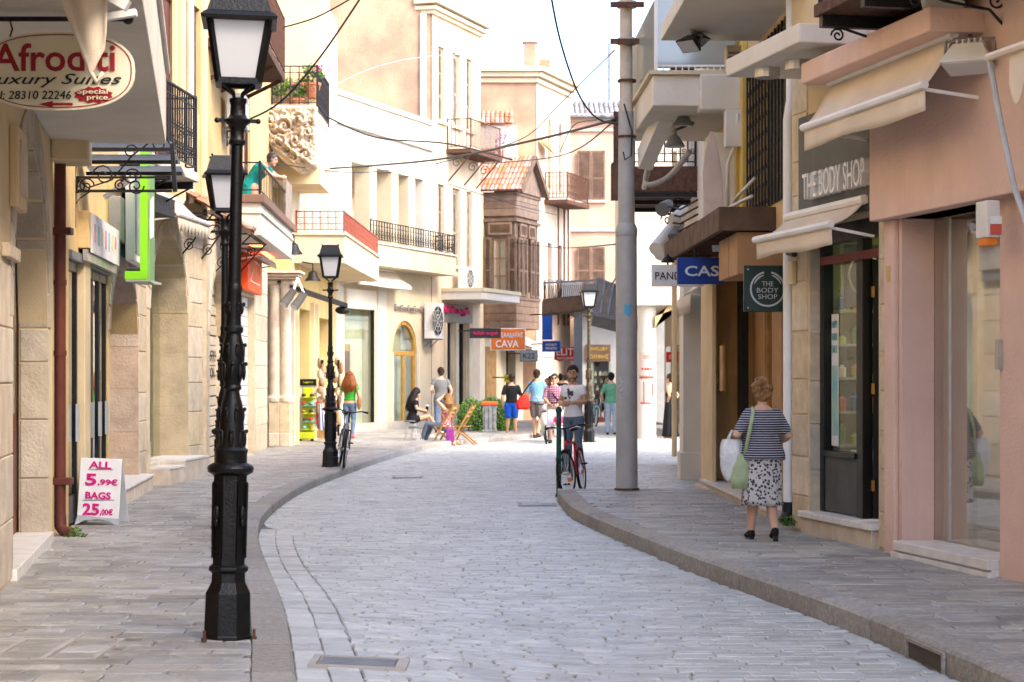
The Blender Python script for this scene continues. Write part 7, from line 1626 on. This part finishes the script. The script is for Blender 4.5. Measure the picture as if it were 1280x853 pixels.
q = MB(); q.tube([wl((-.22,-.08,.9)), wl((-.175,-.155,1.2)), wl((-.125,-.12,1.42)), wl((-.11,-.0,1.475)), wl((-.15,.12,1.35)), wl((-.24,.08,.95))], .018, 6, True, .006, xax=(1,0,0)); q.build('strap', lg, t, smooth='all')
# --- man with white T-shirt beside the red bicycle (turned half to the camera, looking at it)
mb_ = gp(716, 592); mb_ = ((717-640)*mb_[1]/F, mb_[1], 0)
p = Body('dark-haired man in white printed T-shirt and jeans standing beside the red bicycle', mb_, 142, 1.86, 1.03, .009, skint,
         elL=(-.24,.02,1.17), wrL=(-.14,.26,1.16), elR=(.25,.03,1.16), wrR=(.02,.27,1.14), look=28, hw=.185, ankL=(-.12,-.03,.085), ankR=(.1,.05,.085))
p.top(fab('white_tshirt', (.72,.71,.72), .06), 'tshirt', .3, -.1, .011); p.legs(fab('slate_jeans', (.10,.14,.19)), 'jeans', 1.0, .016, .056)
p.hair(hairm('black_hair', (.015,.012,.01)), 'short', .12); p.face(beard=hairm('dark_stubble', (.16,.09,.055))); p.shoes(fab('brown_shoe', (.10,.05,.03)))
q = MB(); rr = random.Random(31)
for i in range(16): q.ell((rr.gauss(-.01,.03), .128+.006*rr.random(), rr.gauss(1.27,.05)), (rr.uniform(.012,.034), .012, rr.uniform(.015,.04)), 8, 6)
q.build('shirt_print', fab('charcoal_print', (.07,.075,.085)), p.t, smooth='all', kind='stuff')
# --- red-haired woman in green by the second lamp
p = Body('woman with long auburn hair in green top and jeans behind the second lamp', gp(437, 549, ZL), -8, 1.66, 1.0, .011, skin, elL=(-.25,-.03,1.15), wrL=(-.27,.04,.92), ankL=(-.08,0,.09), ankR=(.1,-.12,.12), toeR=(.1,.04,.05))
p.top(fab('grass_green', (.04,.30,.03)), 'green_top', .3, .05, .012); p.legs(fab('blue_jeans', (.12,.18,.28), .2), 'jeans', 1, .012); p.hair(hairm('auburn_hair', (.26,.08,.02)), 'long', .42, 1.25); p.shoes(fab('coral_shoe', (.6,.12,.12)))
q = MB(); q.ell((.27,-.05,.95), (.06,.10,.17), 12, 8); q.tube([(.25,-.08,1.1),(.2,-.1,1.4),(.16,0,1.47)], .014, 6); q.build('handbag', fab('tan_leather', (.30,.12,.05)), p.t, smooth='all')
# --- seated woman in black with coffee, on a stool, facing right (+X => local +Y to +X : rz=-90)
sb = gp(514, 549, ZL)
seat = dict(pelvis=(0,0,.52), neck=(0,.10,1.06), head=(0,.15,1.2), hipL=(-.09,.03,.5), hipR=(.09,.03,.5), kneeL=(-.09,.44,.53), kneeR=(.07,.46,.60), ankL=(-.09,.55,.10), ankR=(-.02,.75,.20), toeL=(-.09,.72,.05), toeR=(-.02,.92,.18))
p = Body('woman in black with long dark hair sitting on a stool holding a cup', sb, -78, 1.68, .97, .011, skin, elL=(-.24,.08,.80), wrL=(-.12,.32,.72), elR=(.24,.1,.80), wrR=(.05,.36,.74), tilt=-15, **seat)
blackf = fab('black_cotton', (.012,.012,.014)); p.top(blackf, 'black_top', .35, -.05, .014); b = MB(); [p.leg(b, q, .016, 0, .26) for q in (-1,1)]; p.torso(b, -.2, .2, .016); remesh(b.build('shorts', blackf, p.t, smooth='all'), .011, 2)
p.hair(hairm('black_hair', (.015,.012,.01)), 'long', .5, 1.1); p.shoes(fab('white_trainer', (.7,.68,.66)), 'trainer', .014)
SB = (sb, RAD(-78), p.k)
def at_p(sp, v): return Vector(sp[0])+Matrix.Rotation(sp[1], 3, 'Z')@(Vector(v)*sp[2])
t = thing('paper_cup', 'dark paper cup with white lid in the seated woman\'s hand', 'cup'); c = at_p(SB, (.0,.42,.72)); MB().lathe([(.03,0),(.04,.13)], c, 12).build('cup', blackp, t, smooth=True); MB().lathe([(.043,.13),(.043,.145),(.035,.16)], c, 12).build('lid', plastic, t, smooth=True)
def stool(c, label, h=.46):
    t = thing('metal_stool', label, 'stool'); c = Vector(c); MB().lathe([(.17,h-.03),(.19,h-.02),(.19,h+.005),(.17,h+.015)], c, 20).build('seat', greym, t, smooth=True)
    for i in range(4):
        a = math.pi/4+math.pi/2*i; d = V(math.cos(a), math.sin(a), 0); MB().tube([c+d*.13+UP*(h-.03), c+d*.21+UP*.0], .012, 6).build('leg', alum, t, smooth=True)
    MB().tube([c+V(math.cos(a)*.185,math.sin(a)*.185,.14) for a in [i*math.pi/8 for i in range(17)]], .008, 5).build('foot_ring', alum, t, smooth=True)
stool((sb[0],sb[1],ZL), 'round metal stool under the woman in black')
# --- seated woman in floral dress with raised hands, on a folding chair on the road edge, facing left-ish
sf = gp(557, 557); sf = (sf[0]+.0, sf[1], 0)
fs = dict(pelvis=(0,0,.48), neck=(0,-.05,1.02), head=(0,-.03,1.17), hipL=(-.09,.03,.46), hipR=(.09,.03,.46), kneeL=(-.1,.46,.56), kneeR=(.1,.44,.5), ankL=(-.06,.62,.16), ankR=(.1,.6,.10), toeL=(-.06,.78,.10), toeR=(.1,.76,.05))
p = Body('blonde woman in red floral top sitting on a wooden folding chair, arms raised', sf, 72, 1.68, 1.0, .011, skin, elL=(-.28,.13,1.14), wrL=(-.08,.05,1.24), elR=(.28,.05,1.16), wrR=(.09,-.05,1.24), **fs)
p.top(patterned('red_floral', (.10,.03,.05), (.62,.08,.10), 26, .4, (.7,.4,.38)), 'floral_top', 0, -.12, .014, t1=.8); p.legs(fab('dusty_jeans', (.13,.17,.23)), 'jeans', 1, .013); p.hair(hairm('dark_blonde_hair', (.30,.15,.05)), 'long', .24, 1.2); p.shoes(fab('light_shoe', (.6,.57,.52)))
SF = (sf, RAD(72), p.k)
def folding_chair(c, rz, label):
    t = thing('folding_chair', label, 'chair', 'wooden folding chairs', fixed=True); t.location = c; t.rotation_euler = (0,0,rz)
    for s in (-.22, .22): MB().bar((s,.28,.0), (s,-.27,.98), .018, .028, up=(1,0,0)).build('back_leg', woodl, t); MB().bar((s*.88,-.32,.0), (s*.88,.22,.46), .018, .028, up=(1,0,0)).build('front_leg', woodl, t)
    for i in range(6): MB().box(-.21, .21, -.15+i*.065, -.15+i*.065+.05, .445, .465).build('seat_slat', woodl, t)
    for i in range(3): z = .68+i*.1; y = .28-.55*(z/.98); MB().box(-.2, .2, y-.012, y+.012, z, z+.07).build('back_slat', woodl, t)
    MB().bar((-.2,.1,.3), (.2,.1,.3), .012).build('stretcher', woodl, t); return t
folding_chair(sf, RAD(72), 'wooden folding chair under the woman in the floral top'); folding_chair((sf[0]+.42, sf[1]+.5, 0), RAD(80), 'empty wooden folding chair behind the seated blonde woman')
stool((sf[0]-.72, sf[1]+.1, 0), 'round metal stool used as a table between the seated women', .45)
t = thing('shopping_bag', 'purple cloth bag hanging from the wooden folding chair', 'bag'); c = Vector(sf)+V(.12,-.28,.25); q = MB(); q.box(c.x-.1, c.x+.1, c.y-.03, c.y+.03, c.z-.16, c.z+.16); q.build('pouch', fab('purple_cloth', (.28,.04,.25)), t, bevel=.02); MB().tube([c+V(-.06,0,.15), c+V(0,.1,.35), c+V(.06,0,.15)], .01, 5).build('handle', fab('purple_cloth', (.28,.04,.25)), t)
# --- standing men, seen from behind
p = Body('man in grey T-shirt standing behind the seated women', gp(551, 541, ZL), 8, 1.80, 1.08, .011, skinp, elL=(-.28,-.03,1.16), wrL=(-.22,.2,1.12), elR=(.28,-.03,1.15)); p.top(fab('mid_grey_tshirt', (.17,.175,.18)), 'tshirt', .33, -.12, .014); p.legs(fab('blue_jeans', (.12,.18,.28), .2), 'jeans', 1, .018, .06); p.hair(hairm('dark_brown_hair', (.05,.03,.02)), 'short'); p.shoes(fab('dark_shoe', (.03,.03,.03)))
p = Body('man in black T-shirt and bright blue shorts standing by the bush', gp(639.5, 547), 4, 1.74, 1.0, .011, skin, ankL=(-.13,0,.085), ankR=(.11,-.04,.085)); p.top(blackf, 'tshirt', .42, -.1, .018); p.legs(fab('royal_blue', (.01,.10,.55)), 'shorts', .40, .03); p.hair(hairm('dark_brown_hair', (.05,.03,.02)), 'short'); p.shoes(fab('dark_sandal', (.06,.04,.03)), 'sandal', .004)
bm = gp(671, 548); p = Body('man in light blue shirt and checked shorts with a red shoulder bag', bm, -22, 1.86, 1.06, .011, skin, kneeL=(-.09,.06,.5), ankL=(-.1,.1,.085), kneeR=(.1,.03,.5), ankR=(.1,-.2,.13), toeR=(.1,-.05,.05), elR=(.27,.1,1.16), wrR=(.2,.3,1.0)); p.top(fab('sky_blue', (.20,.42,.62)), 'shirt', .42, -.12, .02); p.legs(checked('grey_check', (.14,.12,.11), (.22,.19,.17), (.09,.085,.085), 60), 'shorts', .48, .03); p.hair(hairm('dark_brown_hair', (.05,.03,.02)), 'short'); p.shoes(fab('dark_sandal', (.06,.04,.03)), 'sandal', .004)
t = thing('sports_bag', 'bright red sports bag hanging at the blue-shirted man\'s side', 'bag'); red = fab('bright_red_bag', (.62,.03,.02)); c = Vector(bm)+V(-.36,-.1,.98); MB().tube([c+V(.06,0,.2), c+V(.02,0,.1), c+V(-.02,0,-.05), c+V(-.02,0,-.2)], [.05,.14,.2,.16], 12, True, [.04,.09,.11,.1], xax=(1,0,0)).build('pouch', red, t, smooth='all'); MB().box(c.x-.14, c.x+.14, c.y-.15, c.y-.12, c.z-.15, c.z-.02).build('pocket', red, t, bevel=.03); MB().tube([c+V(-.08,0,.15), c+V(.15,.02,.48), c+V(.28,.08,.62), c+V(.3,.22,.5)], .022, 6).build('strap', blackf, t, smooth='all')
p = Body('man in green T-shirt and pale jeans standing right of the far lamp', gp(764, 543.5), -6, 1.78, 1.06, .011, skin, elL=(-.28,-.04,1.16), wrL=(-.25,.12,.96)); p.top(fab('sea_green', (.10,.30,.20)), 'tshirt', .42, -.12, .018); p.legs(fab('pale_jeans', (.32,.42,.52), .15), 'jeans', 1, .016, .056); p.hair(hairm('black_hair', (.015,.012,.01)), 'short'); p.shoes(fab('dark_shoe', (.03,.03,.03)))
# --- plaid man facing the camera, with pushchair and child
pm_ = gp(693, 554); p = Body('man in red plaid shirt and sunglasses pushing the pushchair', pm_, 176, 1.74, 1.02, .011, skin, elL=(-.26,.06,1.15), wrL=(-.12,.3,1.0), elR=(.26,.06,1.15), wrR=(.12,.3,1.0)); p.top(checked('red_plaid', (.42,.06,.10), (.55,.42,.45), (.10,.05,.14), 34), 'plaid_shirt', .6, -.12, .018); p.legs(fab('beige_shorts', (.4,.34,.26)), 'shorts', .5, .025); p.hair(hairm('dark_brown_hair', (.05,.03,.02)), 'short'); p.face(True); p.shoes(fab('dark_shoe', (.03,.03,.03)))
q = MB(); q.tube([p.shR+V(-.03,.06,.05), V(0,.16,1.2), V(-.2,.08,1.0)], .016, 6); q.build('bag_strap', blackf, p.t)
t = thing('pushchair', 'pushchair with metal frame in front of the plaid-shirted man', 'pushchair'); c = Vector((pm_[0]+.02, pm_[1]-.62, 0))
for sx_ in (-.22, .22):
    MB().tube([c+V(sx_,-.3,.12), c+V(sx_,.1,.55), c+V(sx_,.5,1.02)], .014, 6).build('frame_tube', alum, t, smooth=True); MB().tube([c+V(sx_,.35,.12), c+V(sx_,.0,.5)], .014, 6).build('frame_tube', alum, t, smooth=True)
    for y in (-.3, .35):
        o = MB().tube([c+V(sx_+.02*math.copysign(1,sx_),y+math.cos(a)*.1,.11+math.sin(a)*.1) for a in [i*math.pi/8 for i in range(17)]], .016, 6).build('wheel', rubber, t, smooth=True)
MB().bar(c+V(-.22,.5,1.02), c+V(.22,.5,1.02), .016).build('handle', rubber, t); MB().prism([c+V(-.2,-.15,.38), c+V(.2,-.15,.38), c+V(.2,.1,.34), c+V(-.2,.1,.34)], (0,0,.06)).build('seat', fab('stroller_cloth', (.55,.5,.55)), t, bevel=.02); MB().prism([c+V(-.2,.08,.38), c+V(.2,.08,.38), c+V(.2,.3,.85), c+V(-.2,.3,.85)], (0,.05,0)).build('backrest', fab('stroller_cloth', (.55,.5,.55)), t, bevel=.02)
ch = dict(pelvis=(0,0,.78), neck=(0,-.02,1.34), head=(0,.02,1.56), hipL=(-.09,.03,.76), hipR=(.09,.03,.76), kneeL=(-.1,.4,.78), kneeR=(.1,.4,.78), ankL=(-.1,.5,.42), ankR=(.1,.5,.42), toeL=(-.1,.62,.36), toeR=(.1,.62,.36), elL=(-.24,.05,1.0), elR=(.24,.05,1.0), wrL=(-.16,.28,.92), wrR=(.16,.28,.92))
p = Body('small child in pink sitting in the pushchair', (c.x+.08, c.y, .0), 170, .92, 1.15, .02, skinp, **ch); p.top(fab('hot_pink_cloth', (.65,.05,.2)), 'top', .5, -.1, .02); p.legs(fab('white_leggings', (.6,.55,.58)), 'leggings', 1, .016); p.hair(hairm('light_brown_hair', (.28,.13,.06)), 'short', .2, 1.15); p.shoes(fab('hot_pink_cloth', (.65,.05,.2)))
# --- others in the crowd
p = Body('long-haired woman in orange top half hidden behind the blue-shirted man', gp(684, 538), 150, 1.62, 1.0, .014, skin); p.top(fab('orange_cloth', (.65,.22,.08)), 'top', .3, -.1, .016); p.legs(fab('beige_shorts', (.4,.34,.26)), 'trousers', 1, .016); p.hair(hairm('light_brown_hair', (.28,.13,.06)), 'long', .35); p.shoes(fab('dark_shoe', (.03,.03,.03)))
for px, py, col, lb, h in ((688, 530, (.55,.05,.16), 'person in pink top in the crowd behind the plaid man', 1.68), (701, 532, (.012,.012,.014), 'dark-dressed person with black hair behind the man with the red bicycle', 1.76), (707, 528, (.2,.1,.06), 'person in brown top furthest back in the crowd', 1.74)):
    p = Body(lb, gp(px, py), 10, h, 1.0, .016, skin); p.top(fab('crowd%d' % px, col), 'top', .42, -.1, .018); p.legs(fab('dark_trousers', (.04,.04,.05)), 'trousers', 1, .016); p.hair(hairm('black_hair', (.015,.012,.01)), 'short'); p.shoes(fab('dark_shoe', (.03,.03,.03)))
p = Body('woman with hair up in a long black backless dress, far right', gp(838, 548), 62, 1.74, .97, .011, skin, elL=(-.30,-.1,1.16), wrL=(-.17,.0,1.02), elR=(.30,-.1,1.16), wrR=(.17,.0,1.02)); p.top(blackf, 'dress_bodice', 0, .0, .012, t1=.62); p.skirt(blackf, 1.0, .05, .16, .25, 'long_skirt', 8, .02, ry=.85); p.hair(hairm('dark_brown_hair', (.05,.03,.02)), 'bun', .1, 1.1)
p = Body('dark man with a small backpack walking in the far side street', gp(825, 521), 5, 1.78, 1.0, .014, skint); p.top(fab('black_green', (.02,.03,.02)), 'tshirt', .42, -.1, .018); p.legs(fab('navy_shorts', (.02,.05,.12)), 'shorts', .48, .03); p.hair(hairm('black_hair', (.015,.012,.01)), 'short'); p.shoes(fab('dark_shoe', (.03,.03,.03))); MB().box(-.13, .13, -.24, -.12, 1.08, 1.42).build('backpack', paint('lime_rack', (.55,.62,.03)), p.t, bevel=.04)
# --- woman leaning on the white boxed balcony
bw = FL4.pt(37.6, .28, 4.42)
p = Body('grey-haired woman in teal dress leaning over the white boxed balcony', bw, -100, 1.62, 1.2, .011, skinp, pelvis=(0,-.12,.93), spine=(0,.04,1.18), neck=(0,.25,1.38), head=(0,.37,1.47), elL=(-.26,.42,1.12), wrL=(-.1,.58,1.1), elR=(.26,.42,1.12), wrR=(.1,.58,1.1), tilt=-20); p.top(fab('teal_cloth', (.01,.26,.26)), 'dress', .3, -.16, .02); p.skirt(fab('teal_cloth', (.01,.26,.26)), .95, .45, .2, .24, cy=0); p.hair(hairm('grey_hair', (.13,.12,.12)), 'puffy', .1, 1.02); p.shoes(blackf)
# ---------------------------------------------------------------- bicycles
def bicycle(label, loc, rz, frame_m, lean=0, steer=0, basket=False, group='parked bicycles', acc=None):
    t = thing('bicycle', label, 'bicycle', group, fixed=True); t.location = loc; t.rotation_euler = (RAD(lean), 0, RAD(rz)); R = .33
    def wheel(x, M=None, pv=None):
        f = (lambda v: pv+M@(Vector(v)-pv)) if M is not None else (lambda v: Vector(v))
        n = 40; c = V(x,0,R); w_ = MB().tube([f(c+V(math.cos(2*math.pi*i/n)*(R-.02),0,math.sin(2*math.pi*i/n)*(R-.02))) for i in range(n+1)], .022, 8); o = w_.build('wheel', rubber, t, smooth='all')
        MB().tube([f(c+V(math.cos(2*math.pi*i/n)*(R-.05),0,math.sin(2*math.pi*i/n)*(R-.05))) for i in range(n+1)], .012, 6).build('rim', alum, o, smooth='all')
        s = MB()
        for i in range(18): a = 2*math.pi*i/18; s.bar(f(c+V(0,.02*(-1)**i,0)), f(c+V(math.cos(a)*(R-.05),0,math.sin(a)*(R-.05))), .0018)
        s.build('spokes', alum, o, kind='stuff'); MB().tube([f(c+V(0,-.05,0)), f(c+V(0,.05,0))], .02, 8).build('hub', alum, o)
    hd, bbx, st = V(.42,0,.78), V(-.08,0,.29), V(-.24,0,.76); hl = V(.455,0,.66)
    pv = V(.45,0,.7); SM = Matrix.Rotation(RAD(steer), 3, 'Z')
    wheel(-.52); wheel(.55, SM, pv); g = lambda v: pv+SM@(Vector(v)-pv)
    q = MB(); q.tube([st+V(.01,0,-.03), hd], .02, 8); q.tube([bbx, hl], .023, 8); q.tube([bbx, st], .018, 8); q.tube([hd, hl], .022, 8)
    for s in (-.05, .05): q.tube([bbx+V(0,s*.6,0), V(-.52,s,R)], .011, 6); q.tube([st+V(0,s*.3,-.04), V(-.52,s,R)], .010, 6)
    q.build('frame', frame_m, t, smooth='all')
    q = MB(); q.tube([g(hl+V(.01,-.05,-.02)), g((.55,-.055,R))], .014, 6); q.tube([g(hl+V(.01,.05,-.02)), g((.55,.055,R))], .014, 6); q.tube([g(hl+V(.01,-.055,-.01)), g(hl+V(.01,.055,-.01))], .018, 6); q.build('fork', blackp, t, smooth='all')
    q = MB(); q.tube([hd, hd+V(-.03,0,.14), g(hd+V(.04,0,.18))], .016, 6); q.build('stem', blackp, t, smooth='all')
    h = hd+V(.04,0,.18); MB().tube([g(h+V(-.06,-.31,.02)), g(h+V(-.02,-.18,.03)), g(h+V(0,-.05,0)), g(h+V(0,.05,0)), g(h+V(-.02,.18,.03)), g(h+V(-.06,.31,.02))], .012, 8).build('handlebar', blackp, t, smooth='all')
    for s in (-1, 1): MB().tube([g(h+V(-.045,s*.2,.027)), g(h+V(-.06,s*.31,.02))], .018, 8).build('grip', rubber, t, smooth=True); MB().tube([g(h+V(.01,s*.19,.02)), g(h+V(.03,s*.27,-.01))], .006, 5).build('brake_lever', alum, t)
    MB().tube([st, st+V(-.03,0,.14)], .013, 6).build('seat_post', alum, t); q = MB(); z = st.z+.17; q.tube([(st.x-.16,0,z),(st.x-.1,0,z+.012),(st.x,0,z),(st.x+.13,0,z-.005)], [.03,.075,.05,.018], 10, True, [.015,.03,.028,.014], xax=(0,1,0)); q.build('saddle', blackp, t, smooth='all')
    MB().tube([bbx+V(0,-.05,0), bbx+V(0,-.056,0)], .09, 20).build('chainring', greym, t); q = MB(); q.bar(bbx+V(0,-.07,0), bbx+V(.1,-.075,-.13), .01); q.build('crank', alum, t); q = MB(); q.bar(bbx+V(0,.07,0), bbx+V(-.1,.075,.13), .01); q.build('crank', alum, t)
    MB().box(bbx.x+.06, bbx.x+.14, -.17, -.08, bbx.z-.145, bbx.z-.12).build('pedal', blackp, t); MB().box(bbx.x-.14, bbx.x-.06, .08, .17, bbx.z+.12, bbx.z+.145).build('pedal', blackp, t)
    q = MB(); q.bar(bbx+V(0,-.053,.085), V(-.52,-.053,R+.04), .004); q.bar(bbx+V(0,-.053,-.085), V(-.52,-.053,R-.04), .004); q.build('chain', greym, t)
    if acc: MB().box(.40, .43, -.03, .03, .2, .26).build('reflector', acc, t)
    return t
b1 = gp(436, 588, ZL)
bicycle('black and white mountain bicycle leaning on the second lamp', (-2.95, 34.5, ZL), -80, mat('white_black_frame', (.55,.55,.56), .35, .3, 6, 0, col2=(.03,.03,.03)), -6, -8)
b2 = gp(712, 608)
bicycle('red bicycle locked to the green post near the pavement corner', (.93, 28.6, 0), -102, paint('bike_red', (.5,.02,.03), .3), 6, -12, acc=paint('reflector_orange', (.8,.25,.02)))
bicycle('bicycle parked far behind the man in the green T-shirt', (gp(752,528)[0], gp(752,528)[1], 0), 60, paint('bike_dark', (.05,.07,.1), .3), 6, 20)
bicycle('bicycle parked among the crowd right of the far lamp', (gp(742,533)[0], gp(742,533)[1], 0), 96, paint('bike_teal', (.05,.25,.25), .3), 5, 10)
t = thing('green_post', 'thin green iron post beside the red bicycle', 'post'); gpst = mat('green_iron', (.02,.09,.06), .5, .3, 12, .2); x0, y0 = (698.5-640)*27.9/F, 27.9
MB().tube([(x0,y0,0),(x0,y0,1.2)], .036, 10).build('shaft', gpst, t, smooth=True); MB().lathe([(.05,0),(.05,.04),(.04,.05)], (x0,y0,.0), 12).build('foot', gpst, t); MB().lathe([(.046,0),(.046,.05)], (x0,y0,.5), 12).build('ring', gpst, t); MB().lathe([(.045,1.19),(.05,1.22),(.03,1.26),(.01,1.27)], (x0,y0,0), 12).build('cap', gpst, t, smooth=True)
# motor scooter among the crowd
t = thing('motor_scooter', 'silver motor scooter parked behind the blue-shirted man', 'scooter'); c = Vector(gp(683, 552)); 
MB().tube([c+V(0,-.3,.75), c+V(0,-.28,.5), c+V(0,-.2,.25)], [.12,.17,.13], 12).build('leg_shield', plastic, t, smooth='all'); MB().ell(c+V(0,.3,.55), (.16,.4,.2), 14, 10).build('body_shell', galv, t, smooth='all'); MB().ell(c+V(0,.25,.74), (.14,.36,.07), 12, 8).build('seat', blackp, t, smooth='all')
for y in (-.42, .48): MB().tube([c+V(0,y+math.cos(i*math.pi/12)*.17,.22+math.sin(i*math.pi/12)*.17) for i in range(25)], .055, 8).build('wheel', rubber, t, smooth='all')
MB().tube([c+V(-.32,-.2,.98), c+V(0,-.28,.95), c+V(.32,-.2,.98)], .018, 6).build('handlebar', blackp, t); MB().ell(c+V(0,-.34,.9), (.1,.08,.08), 10, 8).build('headlight', frost, t, smooth='all')
for s in (-1, 1): MB().ell(c+V(s*.24,-.24,1.14), (.05,.015,.04), 8, 6).build('mirror', alum, t, smooth='all'); MB().bar(c+V(s*.2,-.24,.98), c+V(s*.24,-.24,1.12), .006).build('mirror_stalk', blackp, t)
MB().box(c.x-.13, c.x+.13, c.y-.2, c.y+.1, .24, .28).build('footboard', blackp, t)

# dry leaves and scraps lying on the paving
q = MB(); rr = random.Random(77)
for i in range(170):
    Y = rr.uniform(10.3, 34); 
    x = rr.choice((kx(Y)-rr.uniform(.3,2.4), kx(Y)+abs(rr.gauss(0,.5)), (kr(Y) if Y < 27 else 2)-abs(rr.gauss(0,.5)), rr.uniform(-3,2.5)))
    if x < kx(Y)-.27: z = ZL
    elif Y < 27 and x > kr(Y): continue
    elif x < kx(Y)+.02: continue
    else: z = road_z(x, Y)
    if x < interp(LEFTX, Y)+.1: continue
    s_ = rr.uniform(.008,.022); a = rr.uniform(0,6.28); u = V(math.cos(a), math.sin(a), rr.uniform(-.1,.3))*s_; v_ = V(-math.sin(a), math.cos(a), rr.uniform(-.2,.2))*s_*.5; c = V(x, Y, z+.012)
    q.add([c-u, c+v_, c+u, c-v_], [(0,1,2,3)])
o = q.build('leaf_litter', mat('dry_leaf', (.22,.15,.08), .8, .4, 20, 0), kind='stuff'); o['label'] = 'scattered dry leaves and scraps lying on the paving'; o['category'] = 'litter'
finalize()
